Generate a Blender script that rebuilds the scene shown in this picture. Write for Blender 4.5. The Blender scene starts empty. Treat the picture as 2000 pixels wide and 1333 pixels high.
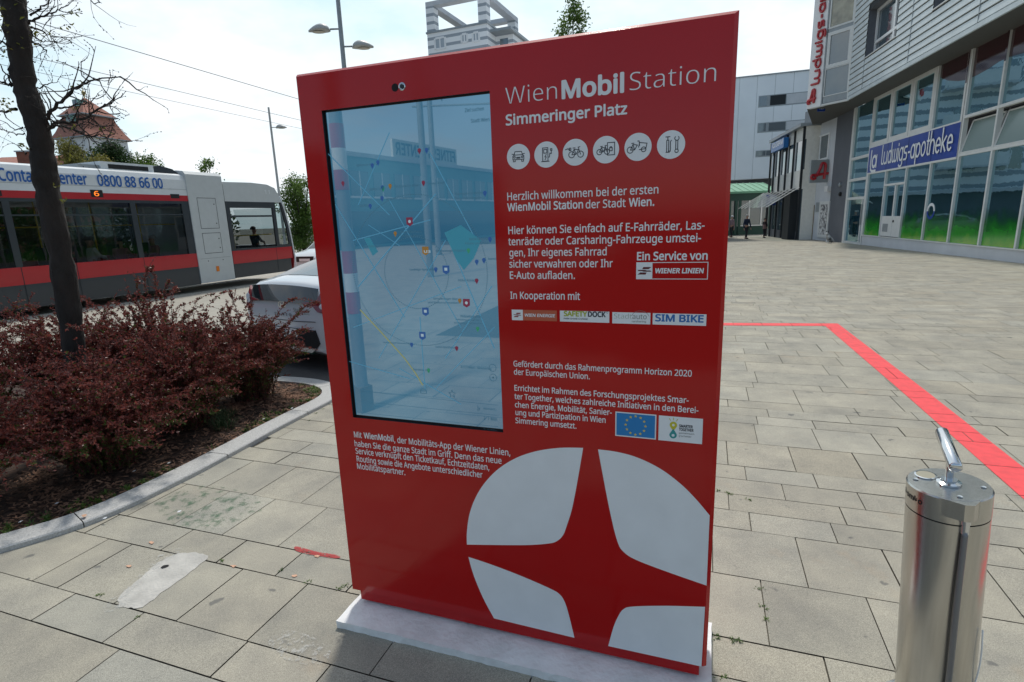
import bpy, bmesh, math, random
import numpy as np
from mathutils import Matrix, Vector
R = math.radians
rnd = random.Random(7)
sc = bpy.context.scene
col = sc.collection

# ------------------------------------------------------------ camera
FPX, CX, CY, H = 1070.0, 1000.0, 666.5, 1.75          # focal length in pixels of the 2000 px wide photo, lens height
dn = Vector(((1168 - CX) / FPX, -(5475 - CY) / FPX, -1)).normalized()
up = -dn
fw = (Vector((0, 0, -1)) - up * up.dot(Vector((0, 0, -1)))).normalized()
rt = fw.cross(up)
CM = Matrix((rt, fw, up))                              # camera axes -> world axes
cam = bpy.data.objects.new('camera', bpy.data.cameras.new('camera')); col.objects.link(cam)
cam.matrix_world = Matrix.Translation((0, 0, H)) @ CM.to_4x4()
cam.data.sensor_width = 36; cam.data.lens = FPX / 2000 * 36
cam.data.clip_start = 0.05; cam.data.clip_end = 3000
sc.camera = cam

# ------------------------------------------------------------ world and sun
SUN_EL, SUN_AZ = R(57), R(3)
w = bpy.data.worlds.new('World'); sc.world = w; w.use_nodes = True
nt = w.node_tree; N = nt.nodes; L = nt.links; N.clear()
out = N.new('ShaderNodeOutputWorld'); bg = N.new('ShaderNodeBackground'); bg.inputs[1].default_value = 0.1
sky = N.new('ShaderNodeTexSky'); sky.sky_type = 'NISHITA'; sky.sun_disc = False
sky.sun_elevation = SUN_EL; sky.sun_rotation = SUN_AZ; sky.dust_density = 1.5
tc = N.new('ShaderNodeTexCoord'); sep = N.new('ShaderNodeSeparateXYZ'); L.new(tc.outputs['Generated'], sep.inputs[0])
def wmath(op, a, b=None):
    n = N.new('ShaderNodeMath'); n.operation = op
    for i, v in enumerate((a, b)):
        if v is None: continue
        if isinstance(v, (int, float)): n.inputs[i].default_value = v
        else: L.new(v, n.inputs[i])
    return n.outputs[0]
zz = wmath('ADD', wmath('MAXIMUM', sep.outputs[2], 0.0), 0.22)
cmb = N.new('ShaderNodeCombineXYZ'); L.new(wmath('DIVIDE', sep.outputs[0], zz), cmb.inputs[0]); L.new(wmath('DIVIDE', sep.outputs[1], zz), cmb.inputs[1])
no = N.new('ShaderNodeTexNoise'); no.inputs['Scale'].default_value = 1.25; no.inputs['Detail'].default_value = 7; no.inputs['Roughness'].default_value = 0.55
L.new(cmb.outputs[0], no.inputs['Vector'])
# the clouds thicken towards the sun (ahead) and break up behind the camera
fac = wmath('ADD', no.outputs[0], wmath('MULTIPLY', sep.outputs[1], 0.10))
mr = N.new('ShaderNodeMapRange'); mr.inputs[1].default_value = 0.47; mr.inputs[2].default_value = 0.66; L.new(fac, mr.inputs[0])
glow = wmath('ADD', 6.3, wmath('MULTIPLY', sep.outputs[1], 2.6))
cc = N.new('ShaderNodeMix'); cc.data_type = 'RGBA'; cc.blend_type = 'MULTIPLY'; cc.inputs[0].default_value = 1
cc.inputs[6].default_value = (0.93, 0.97, 1.0, 1)
cg = N.new('ShaderNodeCombineColor'); [L.new(glow, cg.inputs[i]) for i in range(3)]; L.new(cg.outputs[0], cc.inputs[7])
# thin haze between the clouds: pale blue
hz = N.new('ShaderNodeMix'); hz.data_type = 'RGBA'; L.new(wmath('ADD', 0.15, wmath('MULTIPLY', wmath('MAXIMUM', sep.outputs[1], 0.0), 0.75)), hz.inputs[0])
L.new(sky.outputs[0], hz.inputs[6]); hz.inputs[7].default_value = (6.1, 7.9, 8.5, 1)
mx = N.new('ShaderNodeMix'); mx.data_type = 'RGBA'; L.new(mr.outputs[0], mx.inputs[0]); L.new(hz.outputs[2], mx.inputs[6]); L.new(cc.outputs[2], mx.inputs[7])
L.new(mx.outputs[2], bg.inputs[0]); L.new(bg.outputs[0], out.inputs[0])
sun = bpy.data.objects.new('sun', bpy.data.lights.new('sun', 'SUN')); col.objects.link(sun)
sun.data.energy = 2.1; sun.data.angle = R(6); sun.data.color = (1, 0.95, 0.87)
sd = Vector((math.sin(SUN_AZ) * math.cos(SUN_EL), math.cos(SUN_AZ) * math.cos(SUN_EL), math.sin(SUN_EL)))
sun.rotation_euler = sd.to_track_quat('Z', 'Y').to_euler()
sc.view_settings.view_transform = 'Standard'; sc.view_settings.look = 'None'
sc.view_settings.exposure = 0.38; sc.view_settings.gamma = 1

# ------------------------------------------------------------ geometry helpers
def gz(y): return -0.009 * (max(0, min(y, 70)) - 5) if y > 5 else 0.0
def ray(px, py): return CM @ Vector(((px - CX) / FPX, -(py - CY) / FPX, -1))
def zp(px, py, z):
    r = ray(px, py); t = (z - H) / r.z; return Vector((r.x * t, r.y * t, z))
def gp(px, py, dz=0.0):
    z = 0
    for _ in range(50):
        p = zp(px, py, z + dz); z = gz(p.y)
    return zp(px, py, z + dz)
def yp(px, py, Y):
    r = ray(px, py); return Vector((0, 0, H)) + r * (Y / r.y)
def hd(px, py):
    r = ray(px, py); return Vector((r.x, r.y)).normalized()
class Frame:
    """an upright plane: d runs to the right as seen from the street, n points out of the face"""
    def __init__(s, o, d):
        s.o = Vector(o); s.d = Vector((d[0], d[1], 0)).normalized(); s.n = Vector((s.d.y, -s.d.x, 0)); s.u = Vector((0, 0, 1))
    def p(s, a, z, off=0.0): return Vector((s.o.x, s.o.y, 0)) + s.d * a + s.n * off + s.u * z
    def px(s, x, y, off=0.0):
        r = ray(x, y); C = Vector((0, 0, H)); P = s.o + s.n * off
        t = (P - C).dot(s.n) / r.dot(s.n); q = C + r * t
        return ((q - s.o).dot(s.d), q.z)
    def mat(s, a=0, z=0): 
        m = Matrix((s.d, s.n * -1, s.u)).transposed().to_4x4(); m.translation = s.p(a, z); return m

class MB:
    def __init__(s): s.v = []; s.f = []
    def add(s, vs, fs):
        b = len(s.v); s.v += [Vector(v) for v in vs]; s.f += [tuple(i + b for i in f) for f in fs]; return s
    def poly(s, vs): return s.add(vs, [tuple(range(len(vs)))])
    def hexa(s, c):
        return s.add(c, [(0, 3, 2, 1), (4, 5, 6, 7), (0, 1, 5, 4), (1, 2, 6, 5), (2, 3, 7, 6), (3, 0, 4, 7)])
    def box(s, a, b):
        (x0, y0, z0), (x1, y1, z1) = a, b
        return s.hexa([(x0, y0, z0), (x1, y0, z0), (x1, y1, z0), (x0, y1, z0), (x0, y0, z1), (x1, y0, z1), (x1, y1, z1), (x0, y1, z1)])
    def fbox(s, F, a0, a1, z0, z1, o0, o1):
        return s.hexa([F.p(a0, z0, o0), F.p(a1, z0, o0), F.p(a1, z0, o1), F.p(a0, z0, o1), F.p(a0, z1, o0), F.p(a1, z1, o0), F.p(a1, z1, o1), F.p(a0, z1, o1)])
    def quad(s, F, a0, a1, z0, z1, o=0.0): return s.poly([F.p(a0, z0, o), F.p(a1, z0, o), F.p(a1, z1, o), F.p(a0, z1, o)])
    def prism(s, pts, ext):
        """closed outline pts swept by the vector ext"""
        n = len(pts); ext = Vector(ext)
        a = [Vector(p) for p in pts]
        return s.add(a + [p + ext for p in a], [tuple(range(n))[::-1], tuple(range(n, 2 * n))] + [(i, (i + 1) % n, n + (i + 1) % n, n + i) for i in range(n)])
    def tube(s, pts, rad, n=8, cap=True):
        pts = [Vector(p) for p in pts]; m = len(pts)
        if isinstance(rad, (int, float)): rad = [rad] * m
        base = len(s.v); ref = None
        for i, p in enumerate(pts):
            t = (pts[min(i + 1, m - 1)] - pts[max(i - 1, 0)]).normalized()
            if ref is None: ref = Vector((0, 0, 1)) if abs(t.z) < .9 else Vector((1, 0, 0))
            x = (ref - t * ref.dot(t)).normalized(); y = t.cross(x); ref = x
            for k in range(n):
                a = 2 * math.pi * k / n; s.v.append(p + (x * math.cos(a) + y * math.sin(a)) * rad[i])
        for i in range(m - 1):
            for k in range(n):
                k2 = (k + 1) % n; s.f.append((base + i * n + k, base + i * n + k2, base + (i + 1) * n + k2, base + (i + 1) * n + k))
        if cap:
            s.f.append(tuple(base + k for k in range(n))[::-1]); s.f.append(tuple(base + (m - 1) * n + k for k in range(n)))
        return s
    def lathe(s, c, prof, n=24, ax=None):
        """prof: list of (radius, height) about the axis through c"""
        c = Vector(c); ax = Vector(ax or (0, 0, 1)).normalized()
        x = ax.orthogonal().normalized(); y = ax.cross(x); b = len(s.v)
        for r, h in prof:
            for k in range(n):
                a = 2 * math.pi * k / n; s.v.append(c + ax * h + (x * math.cos(a) + y * math.sin(a)) * r)
        for i in range(len(prof) - 1):
            for k in range(n):
                k2 = (k + 1) % n; s.f.append((b + i * n + k, b + i * n + k2, b + (i + 1) * n + k2, b + (i + 1) * n + k))
        s.f.append(tuple(b + k for k in range(n))[::-1]); s.f.append(tuple(b + (len(prof) - 1) * n + k for k in range(n)))
        return s
    def grid(s, rows):
        b = len(s.v); n = len(rows[0])
        for r in rows: s.v += [Vector(p) for p in r]
        for i in range(len(rows) - 1):
            for j in range(n - 1): s.f.append((b + i * n + j, b + i * n + j + 1, b + (i + 1) * n + j + 1, b + (i + 1) * n + j))
        return s
    def stroke(s, pts, wd, F, off, closed=False):
        """a flat line of width wd drawn on frame F; pts are (a, z)"""
        pts = [Vector(p) for p in pts]
        n = len(pts); rng = range(n if closed else n - 1)
        for i in rng:
            a, b = pts[i], pts[(i + 1) % n]; t = (b - a)
            if t.length < 1e-7: continue
            t.normalize(); q = Vector((-t.y, t.x)) * wd / 2; e = t * wd * .4
            s.poly([F.p(*(a - q - e), off), F.p(*(b - q + e), off), F.p(*(b + q + e), off), F.p(*(a + q - e), off)])
            off += 0.000006
        return s
    def disc(s, F, c, r, off, n=40, ry=None, a0=0, a1=2 * math.pi):
        ry = ry or r
        return s.poly([F.p(c[0] + r * math.cos(a0 + (a1 - a0) * k / n), c[1] + ry * math.sin(a0 + (a1 - a0) * k / n), off) for k in range(n)])
    def ring(s, F, c, r, wd, off, n=32, a0=0, a1=2 * math.pi, ry=None):
        k0 = (ry or r) / r
        for k in range(n):
            A = a0 + (a1 - a0) * k / n; B = a0 + (a1 - a0) * (k + 1) / n
            s.poly([F.p(c[0] + q * math.cos(t), c[1] + q * k0 * math.sin(t), off) for q, t in ((r - wd / 2, A), (r + wd / 2, A), (r + wd / 2, B), (r - wd / 2, B))])
        return s

ROOTM = {}
def tag(o, label=None, cat=None, group=None, kind=None):
    if label: o['label'] = label
    if cat: o['category'] = cat
    if group: o['group'] = group
    if kind: o['kind'] = kind
    return o
def thing(name, label, cat, loc=(0, 0, 0), rz=0.0, group=None, mat=None):
    o = bpy.data.objects.new(name, None); col.objects.link(o); o.empty_display_size = 0.2
    m = mat if mat is not None else Matrix.Translation(loc) @ Matrix.Rotation(rz, 4, 'Z')
    o.matrix_world = m; ROOTM[o.name] = m.copy()
    return tag(o, label, cat, group)
def obj(name, mb, mat, parent=None, smooth=False, local=False, label=None):
    """links a builder as ONE mesh object; world coordinates are turned into the parent's own"""
    me = bpy.data.meshes.new(name)
    if parent is not None:
        pm = ROOTM[parent.name]; inv = pm.inverted()
        vs = mb.v if local else [inv @ v for v in mb.v]
    else:
        pm = None; vs = mb.v
        if not local and vs:
            b = Vector((sum(v.x for v in vs) / len(vs), sum(v.y for v in vs) / len(vs), min(v.z for v in vs))); vs = [v - b for v in vs]
    me.from_pydata([tuple(v) for v in vs], [], mb.f)
    if mat is not None: me.materials.append(mat)
    if smooth:
        for p in me.polygons: p.use_smooth = True
        if smooth != 1: me.set_sharp_from_angle(angle=R(smooth))
    me.update()
    o = bpy.data.objects.new(name, me); col.objects.link(o)
    if parent is not None: o.parent = parent; ROOTM[o.name] = pm
    elif not local and vs: o.location = b
    if label: o['label'] = label
    return o
def struct(name, mb, mat, **k):
    o = obj(name, mb, mat, **k); o['kind'] = 'structure'; return o
def copy_tree(o, parent=None):
    c = o.copy(); col.objects.link(c)
    if parent is not None: c.parent = parent
    ROOTM[c.name] = ROOTM.get(o.name, Matrix.Identity(4))
    for ch in list(o.children): copy_tree(ch, c)
    return c

# ------------------------------------------------------------ materials
def mat(name, c, rough=.6, metal=0, spec=.5, var=0.0, vscale=5, bump=0.0, bscale=60, coat=0, emit=None, es=0, ior=1.5, c2=None, stretch=None, detail=5):
    m = bpy.data.materials.new(name); m.use_nodes = True; t = m.node_tree; p = t.nodes['Principled BSDF']
    p.inputs['Base Color'].default_value = (*c, 1); p.inputs['Roughness'].default_value = rough; p.inputs['Metallic'].default_value = metal
    p.inputs['Specular IOR Level'].default_value = spec; p.inputs['IOR'].default_value = ior
    if coat: p.inputs['Coat Weight'].default_value = coat; p.inputs['Coat Roughness'].default_value = 0.06
    if emit: p.inputs['Emission Color'].default_value = (*emit, 1); p.inputs['Emission Strength'].default_value = es
    tcn = t.nodes.new('ShaderNodeTexCoord'); src = tcn.outputs['Object']
    if stretch:
        mp = t.nodes.new('ShaderNodeMapping'); mp.inputs['Scale'].default_value = stretch; t.links.new(src, mp.inputs[0]); src = mp.outputs[0]
    if var or c2:
        n = t.nodes.new('ShaderNodeTexNoise'); n.inputs['Scale'].default_value = vscale; n.inputs['Detail'].default_value = detail; t.links.new(src, n.inputs['Vector'])
        r = t.nodes.new('ShaderNodeValToRGB'); t.links.new(n.outputs[0], r.inputs[0])
        r.color_ramp.elements[0].position = .32; r.color_ramp.elements[1].position = .68
        a = [max(0, x * (1 - var)) for x in c]; b = [min(1, x * (1 + var)) for x in (c2 or c)]
        r.color_ramp.elements[0].color = (*a, 1); r.color_ramp.elements[1].color = (*b, 1); t.links.new(r.outputs[0], p.inputs['Base Color'])
        if rough > .02 and metal < .5:
            q = t.nodes.new('ShaderNodeMapRange'); q.inputs[3].default_value = rough * .85; q.inputs[4].default_value = min(1, rough * 1.15); t.links.new(n.outputs[0], q.inputs[0]); t.links.new(q.outputs[0], p.inputs['Roughness'])
    if bump:
        n = t.nodes.new('ShaderNodeTexNoise'); n.inputs['Scale'].default_value = bscale; n.inputs['Detail'].default_value = 4; t.links.new(src, n.inputs['Vector'])
        b = t.nodes.new('ShaderNodeBump'); b.inputs['Strength'].default_value = min(1, bump); b.inputs['Distance'].default_value = 0.6 / bscale; t.links.new(n.outputs[0], b.inputs['Height']); t.links.new(b.outputs[0], p.inputs['Normal'])
        if coat: t.links.new(b.outputs[0], p.inputs['Coat Normal'])
    return m
def leafmat(name, c, c2, rough=.5, trans=.35, scale=3):
    m = mat(name, c, rough, var=.15, vscale=scale, c2=c2, spec=.4); t = m.node_tree; p = t.nodes['Principled BSDF']
    tr = t.nodes.new('ShaderNodeBsdfTranslucent'); mxs = t.nodes.new('ShaderNodeMixShader'); mxs.inputs[0].default_value = trans
    src = p.inputs['Base Color'].links[0].from_socket; t.links.new(src, tr.inputs[0])
    t.links.new(p.outputs[0], mxs.inputs[1]); t.links.new(tr.outputs[0], mxs.inputs[2])
    t.links.new(mxs.outputs[0], t.nodes['Material Output'].inputs[0]); return m
M = {}
M['red'] = mat('red_lacquer', (0.44, 0.0008, 0.002), .5, spec=.05, coat=.75, bump=.035, bscale=190, var=.04, vscale=2)
M['vinyl'] = mat('white_vinyl', (.76, .78, .80), .45, var=.03, vscale=9)
M['iconline'] = mat('icon_ink', (.03, .035, .05), .6)
M['black'] = mat('black_plastic', (.012, .012, .014), .35, var=.1)
M['blackmatte'] = mat('dark_void', (.01, .01, .012), .9)
M['plinth'] = mat('white_painted_concrete', (.78, .79, .79), .75, var=.12, vscale=7, bump=.35, bscale=40)
M['steel'] = mat('brushed_steel', (.52, .51, .48), .23, metal=1, var=.06, vscale=3, bump=.03, bscale=40, stretch=(30, 30, 1))
M['chrome'] = mat('chrome', (.66, .68, .70), .12, metal=1)
M['braid'] = mat('braided_hose', (.20, .21, .23), .35, metal=.8, bump=.9, bscale=400)
M['white'] = mat('white_paint', (.80, .80, .80), .35, spec=.5, var=.03, coat=.5)
M['tramwhite'] = mat('tram_pale_grey_paint', (.66, .69, .71), .35, var=.03, coat=.4)
M['tramgrey'] = mat('tram_grey_paint', (.52, .55, .56), .4, var=.03, coat=.3)
M['tramred'] = mat('tram_red_paint', (.44, .012, .02), .3, var=.04, coat=.5)
M['tramdark'] = mat('tram_dark_grey_paint', (.030, .037, .046), .35, var=.06, coat=.3)
M['blue'] = mat('blue_lettering', (.012, .11, .40), .4)
M['rubber'] = mat('rubber', (.02, .02, .02), .8)
M['glassdark'] = mat('dark_glass', (.012, .016, .02), .03, spec=.8, ior=1.6)
M['pavbase'] = mat('joint_sand', (.10, .092, .07), .95, var=.4, vscale=30, bump=.5, bscale=80)
M['kerb'] = mat('granite_kerb', (.44, .44, .43), .8, var=.22, vscale=120, bump=.4, bscale=90)
M['soil'] = mat('bark_mulch_soil', (.022, .013, .009), .95, var=.5, vscale=25, bump=1, bscale=45, c2=(.055, .03, .02))
M['road'] = mat('pale_concrete_road', (.36, .34, .29), .85, var=.12, vscale=4, bump=.2, bscale=50)
M['asphalt'] = mat('asphalt', (.06, .06, .062), .85, var=.2, vscale=20, bump=.5, bscale=120)
M['paint'] = mat('red_ground_paint', (.80, .075, .085), .75, var=.10, vscale=14, bump=.3, bscale=160)
M['bark'] = mat('dark_bark', (.022, .017, .015), .95, var=.45, vscale=10, bump=1, bscale=26, stretch=(1, 1, .35))
M['galv'] = mat('galvanised_steel', (.30, .33, .35), .5, metal=.3, var=.08)
M['lampwhite'] = mat('lamp_housing', (.42, .43, .42), .45, var=.05)
M['stucco'] = mat('pale_grey_render', (.56, .58, .61), .9, var=.06, vscale=1.2, bump=.15, bscale=30)
M['stuccodark'] = mat('dark_grey_render', (.12, .13, .15), .85, var=.08, vscale=1.5, bump=.15, bscale=30)
M['paleblue'] = mat('pale_cladding', (.80, .84, .88), .75, var=.04, vscale=.4)
M['clad'] = mat('aluminium_cladding', (.56, .62, .64), .45, metal=.15, var=.07, vscale=1.5)
M['pier'] = mat('mid_grey_render', (.20, .225, .25), .85, var=.06)
M['gap'] = mat('dark_gap', (.02, .024, .028), .8)
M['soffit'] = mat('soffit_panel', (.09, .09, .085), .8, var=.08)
M['frame'] = mat('aluminium_window_frame', (.66, .67, .66), .5, var=.04)
M['signblue'] = mat('blue_sign', (.008, .045, .30), .35, var=.12, vscale=1.5)
M['dkgreen'] = mat('dark_green_paint', (.01, .06, .045), .5, var=.1)
M['green'] = mat('green_roof_metal', (.17, .40, .26), .5, var=.08)
M['cream'] = mat('cream_panel', (.78, .76, .70), .7, var=.05)
M['brownwood'] = mat('brown_door', (.20, .15, .09), .6, var=.15)
M['signred'] = mat('red_sign_letters', (.45, .012, .02), .35, coat=.4)
M['rooftile'] = mat('red_clay_tiles', (.34, .15, .11), .9, var=.2, vscale=2, bump=.6, bscale=8)
M['towerwall'] = mat('white_tower_render', (.74, .75, .76), .9, var=.04)
M['brick'] = mat('red_brick', (.25, .09, .06), .9, var=.2, vscale=3)
M['winpale'] = mat('window_glass', (.07, .10, .12), .05, spec=.9, ior=1.8)
M['signblue2'] = mat('bright_blue_sign', (.01, .14, .42), .4)
M['copper'] = mat('copper_green', (.25, .45, .40), .6)
M['wire'] = mat('wire', (.20, .23, .26), .5)
M['weed'] = leafmat('weed_leaf', (.05, .10, .02), (.10, .17, .03))
M['skin'] = mat('skin', (.45, .25, .18), .6)
M['navy'] = mat('navy_cloth', (.015, .025, .06), .9); M['dark'] = mat('black_cloth', (.02, .02, .025), .9)
M['plaid'] = mat('checked_cloth', (.30, .20, .22), .9, var=.5, vscale=25); M['pink'] = mat('pink_cloth', (.45, .12, .26), .9)
M['whitecloth'] = mat('white_cloth', (.6, .6, .62), .9); M['hair'] = mat('dark_hair', (.03, .02, .015), .8); M['greyhair'] = mat('grey_hair', (.4, .38, .36), .8)
M['rose'] = mat('rose_cloth', (.35, .22, .22), .9)
M['taillight'] = mat('tail_lamp_red', (.16, .005, .012), .1, coat=1); M['lightclear'] = mat('clear_lamp', (.5, .52, .55), .1, coat=1)
M['silver'] = mat('silver_paint', (.40, .43, .43), .3, metal=.5, coat=.8)
M['orange'] = mat('orange_lens', (.75, .20, .01), .3)
M['yellow'] = mat('yellow_paint', (.75, .55, .05), .5)
M['led'] = mat('orange_led', (.4, .1, .0), .5, emit=(1, .22, .02), es=1.1)

# slabs: every slab has its own tint
def slabmat():
    m = bpy.data.materials.new('concrete_slabs'); m.use_nodes = True; t = m.node_tree; p = t.nodes['Principled BSDF']; n_ = t.nodes.new; l = t.links.new
    p.inputs['Roughness'].default_value = .85; p.inputs['Specular IOR Level'].default_value = .35
    at = n_('ShaderNodeAttribute'); at.attribute_name = 'tint'
    g = n_('ShaderNodeNewGeometry'); pos = g.outputs['Position']
    def noise(sc_, d=4, ro=.5):
        q = n_('ShaderNodeTexNoise'); q.inputs['Scale'].default_value = sc_; q.inputs['Detail'].default_value = d; q.inputs['Roughness'].default_value = ro; l(pos, q.inputs['Vector']); return q.outputs[0]
    def ramp(s, a, b, ca, cb):
        r = n_('ShaderNodeValToRGB'); l(s, r.inputs[0]); e = r.color_ramp.elements; e[0].position = a; e[1].position = b; e[0].color = (*ca, 1); e[1].color = (*cb, 1); return r.outputs[0]
    def mul(a, b, f=1.0, mode='MULTIPLY'):
        x = n_('ShaderNodeMix'); x.data_type = 'RGBA'; x.blend_type = mode
        if isinstance(f, float): x.inputs[0].default_value = f
        else: l(f, x.inputs[0])
        l(a, x.inputs[6]) if not isinstance(a, tuple) else setattr(x.inputs[6], 'default_value', (*a, 1))
        l(b, x.inputs[7]) if not isinstance(b, tuple) else setattr(x.inputs[7], 'default_value', (*b, 1))
        return x.outputs[2]
    c = mul(at.outputs['Color'], ramp(noise(380, 2), .30, .70, (.58, .58, .58), (1.38, 1.38, 1.36)))          # aggregate grain
    c = mul(c, ramp(noise(110, 3), .3, .7, (.90, .90, .90), (1.09, 1.09, 1.09)))
    c = mul(c, ramp(noise(2.6, 6, .65), .3, .72, (.74, .75, .77), (1.15, 1.14, 1.10)))                              # broad dirt
    c = mul(c, (.40, .27, .16), ramp(noise(1.9, 6, .65), .60, .78, (0, 0, 0), (.34, .34, .34)), 'MIX')          # rusty bloom
    c = mul(c, (.12, .12, .115), ramp(noise(8.5, 3), .685, .73, (0, 0, 0), (.75, .75, .75)), 'MIX')            # dark gum spots
    c = mul(c, (.62, .62, .60), ramp(noise(5.3, 7, .7), .70, .78, (0, 0, 0), (.55, .55, .55)), 'MIX')          # lime scuffs
    l(c, p.inputs['Base Color'])
    b = n_('ShaderNodeBump'); b.inputs['Strength'].default_value = .45; b.inputs['Distance'].default_value = .002; l(noise(330, 3), b.inputs['Height']); l(b.outputs[0], p.inputs['Normal'])
    return m
M['slab'] = slabmat()

# ------------------------------------------------------------ lettering
_tc = {}
import os
FONT = None                                             # Blender's own bundled sans serif, else its built-in font
try:
    _fp = os.path.join(bpy.utils.resource_path('LOCAL'), 'datafiles', 'fonts', 'NotoSansHebrew-Regular.woff2')
    if os.path.exists(_fp): FONT = bpy.data.fonts.load(_fp)
except Exception: FONT = None
def text2d(s, weight=0.0, shear=0.0):
    k = (s, weight, shear)
    if k in _tc: return _tc[k]
    c = bpy.data.curves.new('lettering', 'FONT'); c.body = s; c.size = 1; c.offset = weight; c.resolution_u = 3; c.shear = shear; c.fill_mode = 'FRONT'
    if FONT: c.font = FONT
    o = bpy.data.objects.new('lettering', c); col.objects.link(o)
    dg = bpy.context.evaluated_depsgraph_get(); me = bpy.data.meshes.new_from_object(o.evaluated_get(dg))
    vs = [(v.co.x, v.co.y) for v in me.vertices]; fs = [tuple(p.vertices) for p in me.polygons]
    bpy.data.objects.remove(o); bpy.data.curves.remove(c); bpy.data.meshes.remove(me)
    x0 = min((v[0] for v in vs), default=0); x1 = max((v[0] for v in vs), default=1)
    _tc[k] = (vs, fs, x0, x1); return _tc[k]
_ch = []
def capheight():
    if not _ch: _ch.append(max(v[1] for v in text2d('H')[0]))
    return _ch[0]
def text(mb, F, s, a0, a1, z, size, off, weight=0.0, shear=0.0, mirror=False):
    """one line on frame F from a0 to a1, baseline z; size = cap height; heavier weights are laid down
    as the same outline several times, a hair's breadth apart"""
    vs, fs, x0, x1 = text2d(s, -.012 if weight < -.015 else 0, shear); wt = max(0.0, weight + (.007 if FONT else 0)); x0 -= wt; x1 += wt
    sx = (a1 - a0) / (x1 - x0) * (-1 if mirror else 1); sy = size / capheight(); st = a1 if mirror else a0
    n = 0 if wt <= .001 else (6 if size < .03 else 10)
    for k in range(max(1, n)):
        an = 2 * math.pi * k / max(1, n); dx, dy = (wt * math.cos(an), wt * math.sin(an)) if n else (0, 0)
        mb.add([F.p(st + (x + dx - x0) * sx, z + (y + dy) * sy, off + k * 1.5e-5) for x, y in vs], fs)
    if wt > .02: mb.add([F.p(st + (x - x0) * sx, z + y * sy, off + n * 1.5e-5) for x, y in vs], fs)
def textpx(mb, F, s, p0, p1, cap, off, weight=0.0, shear=0.0):
    """the same with both ends of the baseline read off the photo"""
    a0, z0 = F.px(*p0); a1, z1 = F.px(*p1); text(mb, F, s, a0, a1, (z0 + z1) / 2, cap, off, weight, shear)

# ------------------------------------------------------------ ground
def G(x, y, dz=0.0): return Vector((x, y, gz(y) + dz))
def sheet(xs, ys, dz, keep=None):
    mb = MB(); mb.grid([[G(x, y, dz) for x in xs] for y in ys]); return mb
ys = [-300, -120, -60, -30, -10, 0, 5, 10, 20, 30, 40, 50, 60, 70, 90, 150, 300, 700, 1500]
xs = [-1500, -500, -200, -80, -40, -20, -10, 0, 10, 20, 40, 80, 200, 500, 1500]
struct('ground', sheet(xs, ys, -0.012), M['pavbase'])
ANG = R(-19.6); PD = Vector((math.cos(ANG), math.sin(ANG))); PN = Vector((-math.sin(ANG), math.cos(ANG)))
TD = hd(1409, 415)                                       # tram and street direction
# kerb outline of the planting bed (outer top edge), near side then round the tip
KO = [(-6.5, 1.15), (-4.6, 1.85), (-3.6, 2.38), (-2.93, 2.80), (-2.60, 3.12), (-2.38, 3.60), (-2.22, 4.10), (-2.09, 4.55), (-1.96, 4.95), (-1.86, 5.25), (-1.83, 5.50), (-1.90, 5.75), (-2.06, 5.95), (-2.30, 6.12), (-2.65, 6.26), (-3.3, 6.45), (-4.4, 6.7), (-5.6, 6.7), (-7.0, 6.0), (-8.6, 3.6), (-9.6, 1.2)]
def crv(pts, n=6):
    out = []
    P = [Vector(p) for p in pts]
    for i in range(len(P) - 1):
        p0, p1, p2, p3 = P[max(i - 1, 0)], P[i], P[i + 1], P[min(i + 2, len(P) - 1)]
        for k in range(n):
            t = k / n; out.append(.5 * (2 * p1 + (p2 - p0) * t + (2 * p0 - 5 * p1 + 4 * p2 - p3) * t * t + (3 * p1 - p0 - 3 * p2 + p3) * t ** 3))
    out.append(P[-1]); return out
KO = crv([(p[0] * 1.0, p[1]) for p in KO], 5)
def offset(P, d):
    o = []
    for i, p in enumerate(P):
        t = (P[min(i + 1, len(P) - 1)] - P[max(i - 1, 0)]).normalized(); o.append(p + Vector((-t.y, t.x)) * d)
    return o
KI = offset(KO, .19)
def inside(pt, poly):
    x, y = pt; c = False; n = len(poly)
    for i in range(n):
        a, b = poly[i], poly[(i + 1) % n]
        if (a.y > y) != (b.y > y) and x < (b.x - a.x) * (y - a.y) / (b.y - a.y) + a.x: c = not c
    return c
BED = KO + [Vector((-12, -3)), Vector((-9, -1.2))]
# line between pavement and street: from the tip of the bed along the street, and back along the far kerb
RO = Vector((-1.95, 5.85))
def in_street(x, y):
    v = Vector((x, y)) - RO
    s = v.x * TD.y - v.y * TD.x                             # right of the line > 0
    return s < 0 and (y > 5.7 or x < -2.2) and not (y < 5.6 and x > -3.2) and not (x > -9 and y < 2.0)
slabs = MB(); tints = []
vrow = -8.0; fixed = [1.33, 1.53, 1.93, 2.15, 2.59, 3.03, 3.24, 3.45, 3.67, 3.88, 4.32, 4.75, 4.95, 5.16, 5.365, 5.81, 6.01, 6.46, 6.90, 7.31, 7.62]
rows = []
v = 1.33
while v > -6: rows.append((v - .40, v)); v -= .40
rows += list(zip(fixed[:-1], fixed[1:])); v = fixed[-1]
while v < 58:
    hgt = rnd.choice((.21, .43, .43, .43, .30)); rows.append((v, v + hgt)); v += hgt
def slab_quad(mb, u0, u1, v0, v1, dz, g=.0022):
    gx = g + rnd.random() ** 2 * .0025; pts = []
    for u, vv in ((u0 + gx, v0 + gx), (u1 - gx, v0 + gx), (u1 - gx, v1 - gx), (u0 + gx, v1 - gx)):
        q = PD * u + PN * vv; pts.append(G(q.x, q.y, dz))
    mb.poly(pts); return pts
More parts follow.
